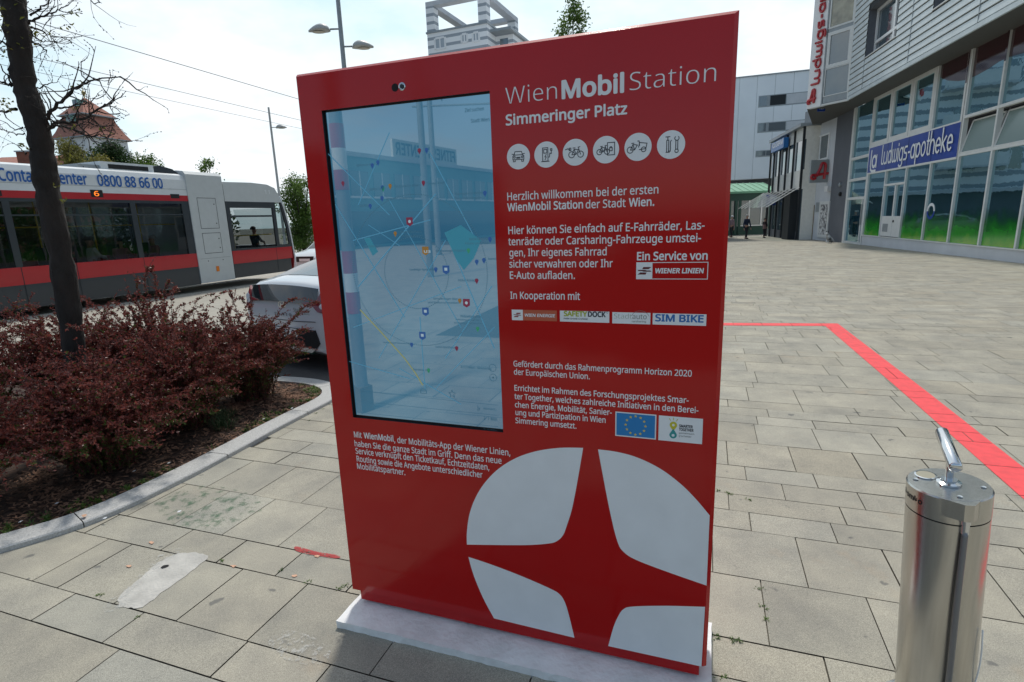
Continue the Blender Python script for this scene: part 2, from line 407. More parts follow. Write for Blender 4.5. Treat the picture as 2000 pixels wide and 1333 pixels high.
JOINTS = {2.15: [(1493, 1190), (1702, 1195)], 2.59: [(1566, 1100), (1392, 1100), (1740, 1110)], 3.03: [(1463, 1003), (1622, 1024)], 3.45: [(1530, 960), (1680, 975)], 3.67: [(1456, 924), (1592, 938)], 3.88: [(1420, 884), (1546, 894), (1675, 905)], 4.32: [(1476, 847), (1594, 857), (1714, 866)], 1.93: [(1612, 1296)],
          1.53: [(540, 1198), (413, 1160), (195, 1100), (37, 1149)], 1.33: [(243, 1225)]}
JL = {1.93: [(352, 1051), (457, 1074), (566, 1101), (80, 1085)], 2.15: [(485, 1011), (591, 1030), (225, 1020)], 2.59: [(532, 942), (626, 955)]}
for k_, v_ in JL.items(): JOINTS.setdefault(k_, []); JOINTS[k_] = JOINTS[k_] + v_
cells = []
def rowcuts(v0, big):
    ex = sorted(PD.dot(zp(x, y, 0).xy) for x, y in JOINTS.get(v0, [])); u = -16 + rnd.random() * .6; cuts = [u]
    L_ = (.43, .62, .62, .64, .82) if big else (.43, .43, .62, .62)
    for e in ex + [42]:
        gap = e - cuts[-1]
        while gap > 1.0:
            ln = rnd.choice(L_); 
            if gap - ln < .35: ln = gap / 2
            cuts.append(cuts[-1] + ln); gap = e - cuts[-1]
        if e < 42 and gap > .75: cuts.append(cuts[-1] + gap / 2)
        cuts.append(e)
    return cuts
for v0, v1 in rows:
    cuts = rowcuts(v0, v1 - v0 > .35)
    for u, un in zip(cuts[:-1], cuts[1:]):
        ln = un - u
        c = PD * (u + ln / 2) + PN * ((v0 + v1) / 2)
        ok = -2.5 < c.y < 56 and -12 < c.x < 34 and not inside((c.x, c.y), KI + [Vector((-12, -3)), Vector((-9, -1.2))]) and not in_street(c.x, c.y)
        if ok:
            cells.append((u, u + ln, v0, v1))
            slab_quad(slabs, u, u + ln, v0, v1, (rnd.random() - .5) * .002)
            b = rnd.gauss(1, .045); wv = rnd.gauss(0, .0035)
            tints.append((.356 * b + wv, .336 * b, .284 * b - wv))
so = struct('plaza_pavement', slabs, M['slab'], local=True)
ca = so.data.color_attributes.new('tint', 'FLOAT_COLOR', 'CORNER')
buf = []
for tcol in tints: buf += [tcol[0], tcol[1], tcol[2], 1] * 4
ca.data.foreach_set('color', buf)
# street surface and the strip of asphalt where cars park
def band(o, d, a0, a1, w0, w1, dz, n=40):
    nrm = Vector((d.y, -d.x)); rws = []
    for k in range(n + 1):
        a = a0 + (a1 - a0) * k / n; rws.append([G(*(o + d * a + nrm * ww), dz) for ww in (w0, w1)])
    return MB().grid(rws)
struct('road', band(RO, TD, -40, 160, -34, 0, -0.006), M['road'])
struct('parking_lane_asphalt', band(RO, TD, -1.5, 60, -2.3, -0.02, -0.002), M['asphalt'])
struct('street_kerb', band(RO, TD, .3, 60, -.02, .14, .012), M['kerb'])
# tram rails
# soil of the bed
sb = MB(); sb.poly([G(p.x, p.y, .012) for p in KI] + [G(-9, -1.2, .012), G(-8, -1.5, .012)])
soil = struct('soil', sb, M['soil'])
# kerb stones: one thing, the joints are cut as thin gaps
kb = MB(); seg = 0; acc = 0
for i in range(len(KO) - 1):
    a, b = KO[i], KO[i + 1]; c, d = KI[i + 1], KI[i]
    acc += (b - a).length; t = (b - a).normalized()
    g = 0.0
    if acc > .95: g = .006; acc = 0
    b2 = b - t * g; c2 = c - t * g; hh = .035
    lo = [G(a.x, a.y, -.01), G(b2.x, b2.y, -.01), G(c2.x, c2.y, -.01), G(d.x, d.y, -.01)]
    hi = [p + Vector((0, 0, hh + .01)) for p in lo]
    bev = Vector((0, 0, -.008)); nn = Vector((t.y, -t.x, 0)) * .008
    o1, o2 = hi[0] + bev, hi[1] + bev
    kb.add([lo[0], lo[1], o2, o1], [(0, 1, 2, 3)]); kb.add([o1, o2, hi[1] - nn, hi[0] - nn], [(0, 1, 2, 3)])
    kb.add([hi[0] - nn, hi[1] - nn, hi[2], hi[3]], [(0, 1, 2, 3)]); kb.add([hi[3], hi[2], lo[2], lo[3]], [(0, 1, 2, 3)])
    if g: kb.add([lo[1], lo[2], hi[2], hi[1] - nn], [(0, 1, 2, 3)])
kerb = obj('granite_kerb', kb, M['kerb']); tag(kerb, 'curved pale granite kerb edging the planting bed of red shrubs', 'kerb')
# mulch chips and litter on the soil
def scatter(n, fn):
    for _ in range(n): fn()
chips = MB()
def chip():
    for _ in range(40):
        i = rnd.randrange(10, len(KI) - 20); q = KI[i] + (KI[i] - KO[i]) * rnd.random() ** 1.3 * 5.5 + Vector((rnd.gauss(0, .08), rnd.gauss(0, .08)))
        if inside((q.x, q.y), KI + [Vector((-9, -1.2))]): break
    else: return
    l_, w_ = rnd.uniform(.012, .05), rnd.uniform(.006, .016); a = rnd.random() * 6.28; t = Vector((math.cos(a), math.sin(a), rnd.uniform(-.4, .4))) * l_ / 2; s_ = Vector((-math.sin(a), math.cos(a), rnd.uniform(-.5, .5))) * w_ / 2
    c = G(q.x, q.y, .02 + rnd.random() * .012); chips.add([c - t - s_, c + t - s_ * .6, c + t * .9 + s_, c - t + s_ * .7], [(0, 1, 2, 3)])
scatter(7500, chip)
M['chip'] = mat('bark_chips', (.06, .028, .016), .9, var=.6, vscale=9, c2=(.20, .11, .07))
tag(obj('bark_mulch', chips, M['chip'], local=True), 'brown bark chips lying on the soil of the planting bed', 'mulch', kind='stuff')
lit = MB()
for x_, y_ in ((111, 984), (262, 921), (350, 1000), (205, 1013), (570, 798), (535, 752), (515, 819), (40, 1020), (330, 905)):
    q = gp(x_, y_, .03); lit.add([q + Vector(v_) for v_ in ((-.012, -.006, 0), (.010, -.009, .004), (.013, .006, .008), (-.009, .008, .003))], [(0, 1, 2, 3)])
tag(obj('paper_litter', lit, M['vinyl'], local=True), 'small white scraps scattered on the brown bark of the planting bed', 'litter', kind='stuff')
# weeds and grass
def tuft(mb, c, n, hgt, spread, wd=.004):
    for _ in range(n):
        a = rnd.random() * 6.283; l_ = hgt * rnd.uniform(.5, 1.2); t = Vector((math.cos(a), math.sin(a), 0)); b = c + t * rnd.random() * spread * .5
        m_ = b + t * spread * rnd.uniform(.1, .5) + Vector((0, 0, l_ * .7)); e = b + t * spread * rnd.uniform(.5, 1.3) + Vector((0, 0, l_ * rnd.uniform(.6, 1)))
        s_ = Vector((-t.y, t.x, 0)) * wd; mb.add([b - s_, b + s_, m_ + s_, m_ - s_], [(0, 1, 2, 3)]); mb.add([m_ - s_, m_ + s_, e], [(0, 1, 2)])
wd = MB()
for _ in range(430):
    i = rnd.randrange(12, 66); q = KI[i] + (KI[i] - KO[i]).normalized() * (abs(rnd.gauss(0, .07)) + .01)
    if math.sin(i * 1.3) + math.sin(i * .37) > -.3: tuft(wd, G(q.x, q.y, .014), rnd.randint(3, 7), rnd.uniform(.015, .045), .03, .0035)
tag(obj('bed_edge_weeds', wd, M['weed'], local=True), 'small bright green weeds along the inner edge of the kerb', 'weeds', kind='stuff')
jw = MB()
for p in ((1405, 960), (1424, 964), (1421, 964), (1462, 976), (1487, 1150), (1493, 1187), (1496, 1214), (1400, 1245), (1433, 1250), (1442, 1252), (1414, 1325), (270, 1205), (193, 1163), (602, 1138), (661, 1152), (674, 1145), (546, 1116), (430, 1095), (640, 790), (603, 822), (690, 1215), (630, 800), (618, 808)):
    q = gp(*p); 
    for _ in range(3): tuft(jw, q + Vector((rnd.gauss(0, .010), rnd.gauss(0, .006), -.004)), 4, .013, .016, .0022)
for _ in range(90):
    u0, u1, v0, v1 = rnd.choice(cells); u = rnd.uniform(u0, u1); q = PD * u + PN * v0
    if q.y < 12: tuft(jw, G(q.x, q.y, -.004), 3, .008, .012, .002)
tag(obj('joint_weeds', jw, M['weed'], local=True), 'tiny green weeds growing in the joints between the slabs', 'weeds', kind='stuff')
# red line painted on the slabs: the slabs' own outlines clipped to the line, so the joints stay open
def line_piece(name, poly):
    bm = bmesh.new()
    P = [Vector(p) for p in poly]; cx_ = sum((p for p in P), Vector((0, 0))) / len(P)
    x0, x1 = min(p.x for p in P) - 1, max(p.x for p in P) + 1; y0, y1 = min(p.y for p in P) - 1, max(p.y for p in P) + 1
    rn = random.Random(3)
    for (u0, u1, v0, v1) in cells:
        c = PD * ((u0 + u1) / 2) + PN * ((v0 + v1) / 2)
        if x0 < c.x < x1 and y0 < c.y < y1:
            g = .003; vs = []
            for u, vv in ((u0 + g, v0 + g), (u1 - g, v0 + g), (u1 - g, v1 - g), (u0 + g, v1 - g)):
                q = PD * u + PN * vv; vs.append(bm.verts.new((q.x, q.y, 0)))
            bm.faces.new(vs)
    for i in range(len(P)):
        a, b = P[i], P[(i + 1) % len(P)]; n = Vector(((b - a).y, -(b - a).x, 0))
        if n.dot(Vector((cx_.x - a.x, cx_.y - a.y, 0))) > 0: n = -n
        bmesh.ops.bisect_plane(bm, geom=bm.verts[:] + bm.edges[:] + bm.faces[:], plane_co=(a.x, a.y, 0), plane_no=n, clear_outer=True)
    mb = MB(); bm.verts.index_update()
    mb.add([G(v.co.x, v.co.y, .0035) for v in bm.verts], [tuple(v.index for v in f.verts) for f in bm.faces]); bm.free()
    return mb
e0, e1 = zp(1380, 632, -.03), zp(1380, 637, -.03)
c_out, c_in = gp(1636, 632.5).xy, gp(1612, 637.5).xy
d1 = (gp(2000, 915).xy - c_out).normalized(); d2 = d1
l1 = [c_out, c_out + d1 * 7.5, c_in + d1 * 7.5, c_in]
h1, h2 = gp(1420, 631.5).xy, gp(1420, 636.5).xy
hl = (h1 - c_out).normalized()
l2 = [c_out, c_in, c_in + hl * 4.2, c_out + hl * 4.2]
mbl = line_piece('x', l1); m2 = line_piece('x', l2); mbl.add(m2.v, m2.f)
struct('red_ground_line', mbl, M['paint'], local=True)
# marks and stains lying on the slabs
def blob(pxs, dz=.0022, jag=.0, n=5):
    P = [gp(*p).xy for p in pxs]; P = crv(P + [P[0]], n)[:-1]
    return [G(p.x + rnd.gauss(0, jag), p.y + rnd.gauss(0, jag), dz) for p in P]
M['mortar'] = mat('pale_mortar', (.47, .455, .42), .9, var=.16, vscale=9, bump=.7, bscale=70)
M['omark'] = mat('orange_mark', (.55, .33, .22), .8, var=.2, vscale=60)
M['rmark'] = mat('red_spray', (.50, .08, .08), .8, var=.3, vscale=60)
def alphamat(name, c, thr, scale, amount=1.0):
    m = mat(name, c, .85); t = m.node_tree; p = t.nodes['Principled BSDF']; g = t.nodes.new('ShaderNodeNewGeometry'); n = t.nodes.new('ShaderNodeTexNoise'); n.inputs['Scale'].default_value = scale; n.inputs['Detail'].default_value = 8; n.inputs['Roughness'].default_value = .7
    t.links.new(g.outputs['Position'], n.inputs['Vector']); r = t.nodes.new('ShaderNodeMapRange'); r.inputs[1].default_value = thr; r.inputs[2].default_value = thr + .14; r.inputs[4].default_value = amount
    t.links.new(n.outputs[0], r.inputs[0]); t.links.new(r.outputs[0], p.inputs['Alpha']); return m
M['gstain'] = alphamat('green_stain', (.04, .15, .07), .50, 11, .55)
M['lime'] = alphamat('lime_splash', (.55, .55, .52), .50, 34, .6)
M['spray'] = alphamat('worn_red_spray', (.42, .05, .05), .36, 60, .85)
struct('mortar_patch', MB().poly(blob([(236, 1187), (232, 1168), (262, 1140), (300, 1108), (330, 1088), (360, 1080), (392, 1082), (404, 1092), (372, 1118), (300, 1170), (275, 1188), (255, 1187)], jag=.004)), M['mortar'])
struct('mortar_hole', MB().poly(blob([(314, 1110), (320, 1106), (328, 1105), (330, 1107), (324, 1110), (317, 1112)], .0045, n=3)), M['blackmatte'])
struct('lime_splash_mark', MB().poly(blob([(196, 1195), (214, 1172), (236, 1160), (300, 1095), (330, 1074), (360, 1074), (330, 1094), (262, 1150), (250, 1180), (222, 1196)], .003)), M['lime'])
struct('white_splash_mark', MB().poly(blob([(520, 1250), (560, 1232), (620, 1250), (650, 1285), (600, 1300), (540, 1280)], .003)), M['lime'])
struct('green_paint_stain', MB().poly(blob([(300, 985), (380, 950), (450, 955), (500, 972), (510, 1000), (460, 1025), (400, 1045), (330, 1020)], .003)), M['gstain'])
struct('red_spray_mark', MB().poly(blob([(574, 1070), (582, 1069), (620, 1079), (661, 1086), (658, 1092), (615, 1086), (580, 1078)], .0035)), M['spray'])
om = MB()
for p in ((295, 1061), (251, 1107), (167, 1021), (455, 1107), (574, 1126), (618, 1088)):
    om.poly(blob([(p[0] - 5, p[1]), (p[0] - 1, p[1] - 2), (p[0] + 6, p[1] - 1), (p[0] + 1, p[1] + 3)], .05 if p[0] == 167 else .0036, jag=.002, n=3))
struct('orange_survey_marks', om, M['omark'])

# ------------------------------------------------------------ the red information stele
KF = Frame(zp(700.9, 1174.5, .05), PD)
base_o = KF.p(.76, 0, -.1)
ks = thing('information_stele', 'tall red information stele with touch screen and white lettering on a white plinth', 'information stele', mat=Matrix.Translation((base_o.x, base_o.y, 0)) @ Matrix.Rotation(ANG, 4, 'Z'))
aL = KF.px(579, 400)[0]; aL = (KF.px(578, 149.5)[0] + KF.px(687.9, 1141.4)[0]) / 2
aR = KF.px(1435.5, 21)[0]; aR2 = KF.px(1441.7, 14.5)[0]
zT = (KF.px(578, 149.5)[1] + KF.px(1441.7, 14.5)[1]) / 2; zB = .105
DEP = .22; CH = .012
sL, sT = KF.px(628, 217); sR, sT2 = KF.px(956.5, 177); sR2, sB = KF.px(982.5, 849); sB2 = KF.px(688, 812)
sT = (sT + sT2) / 2; sR = (sR + sR2) / 2; sB = (sB + sB2[1]) / 2
b = MB(); P = KF.p
A0, A1, Z0, Z1 = aL, aR, zB + .004, zT - .008
xsr = [A0, sL, sR, A1]; zsr = [Z0, sB, sT, Z1]
for i in range(3):
    for j in range(3):
        if (i, j) != (1, 1): b.quad(KF, xsr[i], xsr[i + 1], zsr[j], zsr[j + 1])
o2 = -CH; A0o, A1o, Z0o, Z1o = aL - .003, aR + CH, zB, zT + .002
fr_ = [P(A0, Z0), P(A1, Z0), P(A1, Z1), P(A0, Z1)]; ou = [P(A0o, Z0o, o2), P(A1o, Z0o, o2), P(A1o, Z1o, o2), P(A0o, Z1o, o2)]; bk = [P(A0o, Z0o, -DEP), P(A1o, Z0o, -DEP), P(A1o, Z1o, -DEP), P(A0o, Z1o, -DEP)]
for k in range(4):
    k2 = (k + 1) % 4; b.poly([fr_[k], fr_[k2], ou[k2], ou[k]]); b.poly([ou[k], ou[k2], bk[k2], bk[k]])
b.poly(bk[::-1]); obj('housing', b, M['red'], ks)
bb = MB().fbox(KF, 0, aR - .012, .048, zB + .02, -.02, -DEP + .02); obj('base_frame', bb, M['red'], ks)
pl = MB()
pa = [gp(662, 1208).xy, gp(1386, 1420).xy, gp(1390, 1243).xy, gp(702, 1170).xy]
pz = .034
oL, oR = -.035, aR + .035
prof = [P(oL, 0, .122), P(oR, 0, .122), P(oR, 0, -.34), P(oL, 0, -.34)]
rp = random.Random(5); top = []; bot = []
def edge(a, b_, n):
    for k in range(n): yield a + (b_ - a) * k / n
for a, b_, n in ((prof[0], prof[1], 46), (prof[1], prof[2], 14), (prof[2], prof[3], 46), (prof[3], prof[0], 14)):
    for q in edge(a, b_, n): 
        top.append(Vector((q.x + rp.gauss(0, .0012), q.y + rp.gauss(0, .0012), pz))); bot.append(Vector((q.x + rp.gauss(0, .0015), q.y + rp.gauss(0, .0015), -.01)))
n = len(top); pl.add(top + bot, [tuple(range(n))] + [((i + 1) % n, i, n + i, n + (i + 1) % n) for i in range(n)])
obj('plinth', pl, M['plinth'], ks)
# screen: recess, glass and the map it shows
rc = MB(); RD = -.016
sc_ = [P(sL, sB), P(sR, sB), P(sR, sT), P(sL, sT)]; sd_ = [P(sL, sB, RD), P(sR, sB, RD), P(sR, sT, RD), P(sL, sT, RD)]
for k in range(4): k2 = (k + 1) % 4; rc.poly([sc_[k], sc_[k2], sd_[k2], sd_[k]])
rc.poly(sd_); obj('screen_recess', rc, M['black'], ks)
def screenmat():
    m = mat('display_glass', (.002, .025, .05), .012, spec=.9, ior=2.1); t = m.node_tree; p = t.nodes['Principled BSDF']
    co = t.nodes.new('ShaderNodeTexCoord'); n = t.nodes.new('ShaderNodeTexNoise'); n.inputs['Scale'].default_value = 1.6; t.links.new(co.outputs['Object'], n.inputs['Vector'])
    r = t.nodes.new('ShaderNodeValToRGB'); r.color_ramp.elements[0].position = .3; r.color_ramp.elements[1].position = .7; r.color_ramp.elements[0].color = (.02, .16, .32, 1); r.color_ramp.elements[1].color = (.09, .34, .54, 1)
    t.links.new(n.outputs[0], r.inputs[0]); t.links.new(r.outputs[0], p.inputs['Emission Color']); p.inputs['Emission Strength'].default_value = .30; return m
SO = RD + .002
M['display'] = screenmat()
scr = obj('screen', MB().quad(KF, sL + .008, sR - .001, sB + .008, sT - .006, SO), M['display'], ks)
MO = SO + .0008
def ink(name, c, e=.35):
    return mat(name, c, .3, emit=c, es=e)
mi = dict(line=ink('map_dark_ink', (.05, .12, .17)), road=ink('map_road', (.07, .24, .37)), park=ink('map_park', (.03, .19, .27)), red=ink('map_red_pin', (.16, .02, .05)), blue=ink('map_blue_pin', (.02, .08, .25)), orange=ink('map_orange_pin', (.25, .13, .03)), green=ink('map_green_pin', (.03, .22, .12)), yellow=ink('map_yellow_road', (.26, .28, .14)), pale=ink('map_pale', (.35, .45, .5)))
K = lambda x, y: Vector(KF.px(x, y, MO))
mr_ = MB(); mpk = MB(); myl = MB()
for a, c, wd_ in (((655, 400), (790, 620), .006), ((690, 470), (840, 430), .006), ((700, 560), (850, 380), .008), ((740, 700), (870, 470), .005), ((760, 390), (900, 640), .005), ((880, 480), (965, 680), .007), ((660, 700), (800, 740), .005), ((820, 620), (830, 760), .006), ((870, 700), (960, 560), .006), ((690, 640), (900, 560), .005), ((640, 300), (760, 420), .006), ((760, 260), (700, 400), .005), ((840, 300), (930, 470), .006), ((850, 760), (965, 640), .005), ((720, 440), (780, 480), .004), ((780, 720), (900, 790), .005)):
    mr_.stroke([K(*a), K(*c)], wd_ * .55, KF, MO)
obj('map_roads', mr_, mi['road'], ks)
mpk.poly([KF.p(*K(*q), MO + .0001) for q in ((868, 455), (900, 440), (940, 470), (925, 505), (906, 528), (890, 505))]); mpk.poly([KF.p(*K(*q), MO + .0001) for q in ((711, 466), (722, 464), (738, 492), (728, 500))])
obj('map_parks', mpk, mi['park'], ks)
myl.stroke([K(*q) for q in ((704, 606), (745, 650), (790, 700), (812, 730), (825, 752))], .006, KF, MO + .0002); obj('map_main_road', myl, mi['yellow'], ks)
dots = MB()
for c, e in (((812, 534), (812, 463)), ((815, 532), (812, 380))):
    cc_ = K(*c); rr = (K(*e) - cc_).length; nn_ = int(rr * 6.283 / .0085)
    for k in range(nn_):
        a = 6.283 * k / nn_; q = (cc_.x + rr * math.cos(a), cc_.y + rr * math.sin(a))
        if sL + .02 < q[0] < sR - .01: dots.disc(KF, q, .0021, MO + .0003, 6)
obj('map_distance_rings', dots, mi['line'], ks)
def pin(mt_, x, y, r=.0105, k='t'):
    c = K(x, y); z = MO + .0006; mb = MB()
    mb.disc(KF, c, r, z, 14); mb.poly([KF.p(c.x - r * .8, c.y - r * .55, z), KF.p(c.x, c.y - r * 2, z), KF.p(c.x + r * .8, c.y - r * .55, z)]); obj('map_pin', mb, mi[mt_], ks)
def shield(mt_, x, y, s=.0135, sym=None):
    c = K(x, y); z = MO + .0005; mb = MB(); mb.poly([KF.p(c.x + a * s, c.y + b_ * s, z) for a, b_ in ((-1, 1.1), (1, 1.1), (1, -.7), (0, -1.3), (-1, -.7))]); sh = obj('map_stop_shield', mb, mi[mt_], ks); m2 = MB()
    if sym == 'bus': m2.poly([KF.p(c.x + a, c.y + b_, MO + .0008) for a, b_ in ((-.006, -.004), (.006, -.004), (.006, .007), (-.006, .007))])
    elif sym == 'dot': m2.disc(KF, c, .006, MO + .0008, 10)
    else: textpx(m2, KF, 'U3', (825, 494), (838, 495), .009, MO + .0008, .02)
    obj('symbol', m2, mi['pale'], sh)
pb, pr, pgn, po = 'blue', 'red', 'green', 'orange'
for x, y in ((738, 317), (727, 323), (746, 387), (723, 402), (747, 366), (851, 526), (957, 467), (931, 511), (945, 508), (947, 377), (833, 293), (804, 673)): pin(pb, x, y, .007)
for x, y in ((827, 357), (819, 294), (931, 548), (670, 358), (892, 680)): pin(pr, x, y, .007)
for x, y in ((762, 363), (772, 456), (898, 587)): pin(po, x, y, .007)
for x, y in ((748, 368), (915, 489), (837, 723), (933, 642)): pin(pgn, x, y, .007)
for x, y in ((800, 433), (911, 592)): shield(pr, x, y, sym='dot')
for x, y in ((871, 527), (831, 609), (825, 656)): shield(pb, x, y, sym='bus')
shield(po, 831, 490)
ml = MB()
for s, a, c, hgt in (("Ziel suchen", (905, 218), (942, 215), .012), ("Stadt Wien", (917, 239), (953, 236), .012), ("MERKUR Markt", (693, 326), (733, 322), .008), ("SIMM City", (717, 373), (744, 371), .009), ("McDonald's Wien", (768, 367), (815, 364), .009), ("Hotel HUM", (834, 361), (866, 359), .008),
                     ("Zentrum Simmering", (751, 391), (803, 388), .008), ("HOFER", (699, 405), (719, 404), .009), ("Stern Gasthaus", (779, 456), (820, 455), .008), ("Christian Werner", (779, 463), (823, 463), .008), ("Braunhubergpark", (703, 484), (743, 483), .008), ("Simmeringer Friedhof", (848, 494), (908, 492), .009),
                     ("Ludwigs-Apotheke", (797, 530), (846, 529), .008), ("Hotel König", (892, 551), (925, 551), .009), ("Teamsport Football", (884, 381), (943, 379), .008), ("Shop Felix Hoppe", (884, 391), (937, 388), .008), ("BAWAG PSK", (914, 470), (951, 470), .009), ("Filiale und Post", (906, 478), (952, 478), .008), ("boesner", (951, 508), (972, 509), .008),
                     ("Simmeringer Bier-", (843, 586), (893, 588), .008), ("und Kulturschmankerl", (833, 593), (893, 596), .008), ("Polizeibehörde", (897, 621), (938, 623), .009), ("Polizeiinspektion Wien", (887, 627), (938, 629), .006), ("Simmeringer Hauptstraße", (884, 633), (939, 636), .006), ("Lora Apotheke", (848, 681), (887, 683), .008), ("10 min", (880, 668), (892, 664), .006),
                     ("A.T.U Wien - Simmering", (897, 721), (957, 725), .009), ("Hallenbad Simmering", (745, 672), (798, 675), .007), ("Tierklinik XI", (803, 726), (832, 727), .008), ("Nächste H...", (942, 802), (968, 805), .008), ("2  7 Min", (942, 822), (968, 826), .014), ("3  9 Min", (942, 844), (968, 847), .010)):
    mt1 = MB(); textpx(mt1, KF, s, a, c, hgt, MO + .0004, -.008); obj('map_label', mt1, mi['line'], ks)
ml = MB()
z = MO + .0004
q = K(883, 770); star = []
for k in range(11):
    rr = .016 if k % 2 == 0 else .007; star.append((q.x + rr * math.sin(k * math.pi / 5), q.y + rr * math.cos(k * math.pi / 5)))
ml.stroke(star, .0016, KF, z)
q = K(827, 765); ml.stroke([(q.x - .013, q.y - .008), (q.x + .013, q.y - .008), (q.x + .013, q.y + .002), (q.x + .008, q.y + .010), (q.x - .008, q.y + .010), (q.x - .013, q.y + .002)], .0016, KF, z, True); ml.stroke([(q.x - .013, q.y + .002), (q.x + .013, q.y + .002)], .0016, KF, z)
for x, y in ((962, 719), (963, 738)): ml.ring(KF, K(x, y), .014, .0015, z, 20)
ml.disc(KF, K(963, 738), .004, z, 8)
for y in (792, 812, 834): ml.stroke([K(700, y - 28), K(972, y)], .0008, KF, z)
ml.ring(KF, K(934, 799), .006, .0015, z, 12, 3.6, 7.5); ml.stroke([K(933, 793), K(933.5, 799), K(936, 799.5)], .0015, KF, z)
obj('map_symbols', ml, mi['line'], ks)
# camera holes
hb = MB(); hb.disc(KF, KF.px(771.5, 171.5), .0135, .0007, 24); obj('camera_hole', hb, M['blackmatte'], ks)
c = KF.px(785.5, 169.5); hb = MB().lathe(KF.p(c[0], c[1], 0), [(.0135, 0), (.0135, .002), (.011, .003), (.010, .0012)], 24, KF.n); sh = obj('camera_lens', hb, M['chrome'], ks, smooth=40)
obj('lens_glass', MB().disc(KF, c, .008, .0035, 16), M['black'], sh)
# lettering
T = .0006
def block(name, rows_, weight=0.0, mt='vinyl', off=T, shear=0):
    mb = MB()
    for r_ in rows_:
        s, a, c, cap = r_[:4]; wt = r_[4] if len(r_) > 4 else weight
        textpx(mb, KF, s, a, c, cap, off, wt, shear)
    return obj(name, mb, M[mt], ks)
def capz(x, y0, y1): return abs(KF.px(x, y0)[1] - KF.px(x, y1)[1])
caph = capz(1000, 171, 204)
block('headline', [("Wien", (988, 204), (1088, 194), caph, -.02), ("Mobil", (1097, 193), (1219, 180), caph, .024), ("Station", (1230, 177), (1398, 160), caph, -.02)])
c2 = capz(1000, 223, 243); block('station_name', [("Simmeringer Platz", (988, 244), (1225, 224), c2, .017)])
c3 = capz(1000, 378, 393)
block('welcome_text', [("Herzlich willkommen bei der ersten", (991, 392), (1286, 378), c3, .004), ("WienMobil Station", (991, 412), (1139, 408), c3, .015), ("der Stadt", (1144, 408), (1222, 404), c3, .004), ("Wien.", (1228, 404), (1278, 402), c3, .015)])
block('service_text', [("Hier können Sie einfach auf E-Fahrräder, Las-", (993, 457), (1376, 449), c3, .006), ("tenräder oder Carsharing-Fahrzeuge umstei-", (993, 479), (1369, 473), c3, .006), ("gen, Ihr eigenes Fahrrad", (995, 501), (1185, 499), c3, .006), ("sicher verwahren oder Ihr", (995, 523), (1197, 522), c3, .006), ("E-Auto aufladen.", (996, 545), (1123, 545), c3, .006)])
block('provider_caption', [("Ein Service von", (1244, 508), (1382, 508), c3, .016)])
block('partner_caption', [("In Kooperation mit", (997, 584), (1133, 586), c3, .006)])
c4 = capz(1004, 705, 716)
block('funding_text', [("Gefördert durch das Rahmenprogramm Horizon 2020", (1003, 715), (1351, 737), c4, .006), ("der Europäischen Union.", (1004, 732), (1152, 741), c4, .006)])
block('project_text', [("Errichtet im Rahmen des Forschungsprojektes Smar-", (1005, 764), (1345, 787), c4, .008), ("ter Together, welches zahlreiche Initiativen in den Berei-", (1005, 780), (1364, 807), c4, .008), ("chen Energie, Mobilität, Sanier-", (1006, 796), (1195, 811), c4, .008), ("ung und Partizipation in Wien", (1007, 811), (1183, 826), c4, .008), ("Simmering umsetzt.", (1007, 827), (1126, 837), c4, .008)])
c5 = capz(692, 844, 855)
block('app_text', [("Mit", (692, 854), (707, 856), c5, .006), ("WienMobil", (711, 856), (769, 863), c5, .015), (", der Mobilitäts-App der Wiener Linien,", (770, 863), (997, 892), c5, .006), ("haben Sie die ganze Stadt im Griff. Denn das neue", (693, 870), (980, 908), c5, .006), ("Service verknüpft den Ticketkauf, Echtzeitdaten,", (695, 885), (956, 920), c5, .006), ("Routing sowie die Angebote unterschiedlicher", (697, 900), (943, 935), c5, .006), ("Mobilitätspartner.", (698, 915), (792, 929), c5, .006)])
# the star cut out of a disc
def shape(pxs, sm=True):
    P_ = [Vector(KF.px(*p)) for p in pxs]
    return P_
def poly_px(mb, runs, off):
    pts = []
    for run in runs:
        P_ = [Vector(KF.px(*p)) for p in run]
        q = crv(P_, 6) if len(P_) > 2 else P_
        if pts and (pts[-1] - q[0]).length < 1e-5: q = q[1:]
        pts += q
    if (pts[0] - pts[-1]).length < 1e-5: pts.pop()
    mb.poly([KF.p(p.x, p.y, off) for p in pts])
def emblem(name, runs): m_ = MB(); poly_px(m_, runs, T); obj(name, m_, M['vinyl'], ks)
emblem('emblem_lobe', [[(912, 1064), (912, 1040), (917, 1005), (929, 972), (948, 942), (975, 915), (1010, 894), (1050, 881), (1095, 875), (1139, 875)], [(1139, 875), (1127, 945), (1117, 995), (1108, 1024), (1100, 1045), (1088, 1057), (1070, 1062), (1020, 1065), (912, 1064)]])
emblem('emblem_lobe', [[(1168, 878), (1205, 883), (1245, 894), (1290, 916), (1330, 946), (1360, 976), (1386, 1007)], [(1386, 1007), (1380, 1144)], [(1380, 1144), (1300, 1116), (1243, 1094), (1219, 1079), (1206, 1058), (1190, 993), (1168, 878)]])
emblem('emblem_lobe', [[(915, 1088), (922, 1114), (933, 1144), (947, 1175), (965, 1208)], [(965, 1208), (1122, 1246)], [(1122, 1246), (1111, 1201), (1103, 1176), (1094, 1162), (1077, 1151), (1020, 1126), (960, 1103), (915, 1088)]])
emblem('emblem_lobe', [[(1188, 1262), (1198, 1226), (1208, 1203), (1218, 1190), (1236, 1185), (1300, 1183.5), (1377, 1185.5)], [(1377, 1185.5), (1370, 1302)], [(1370, 1302), (1188, 1262)]])
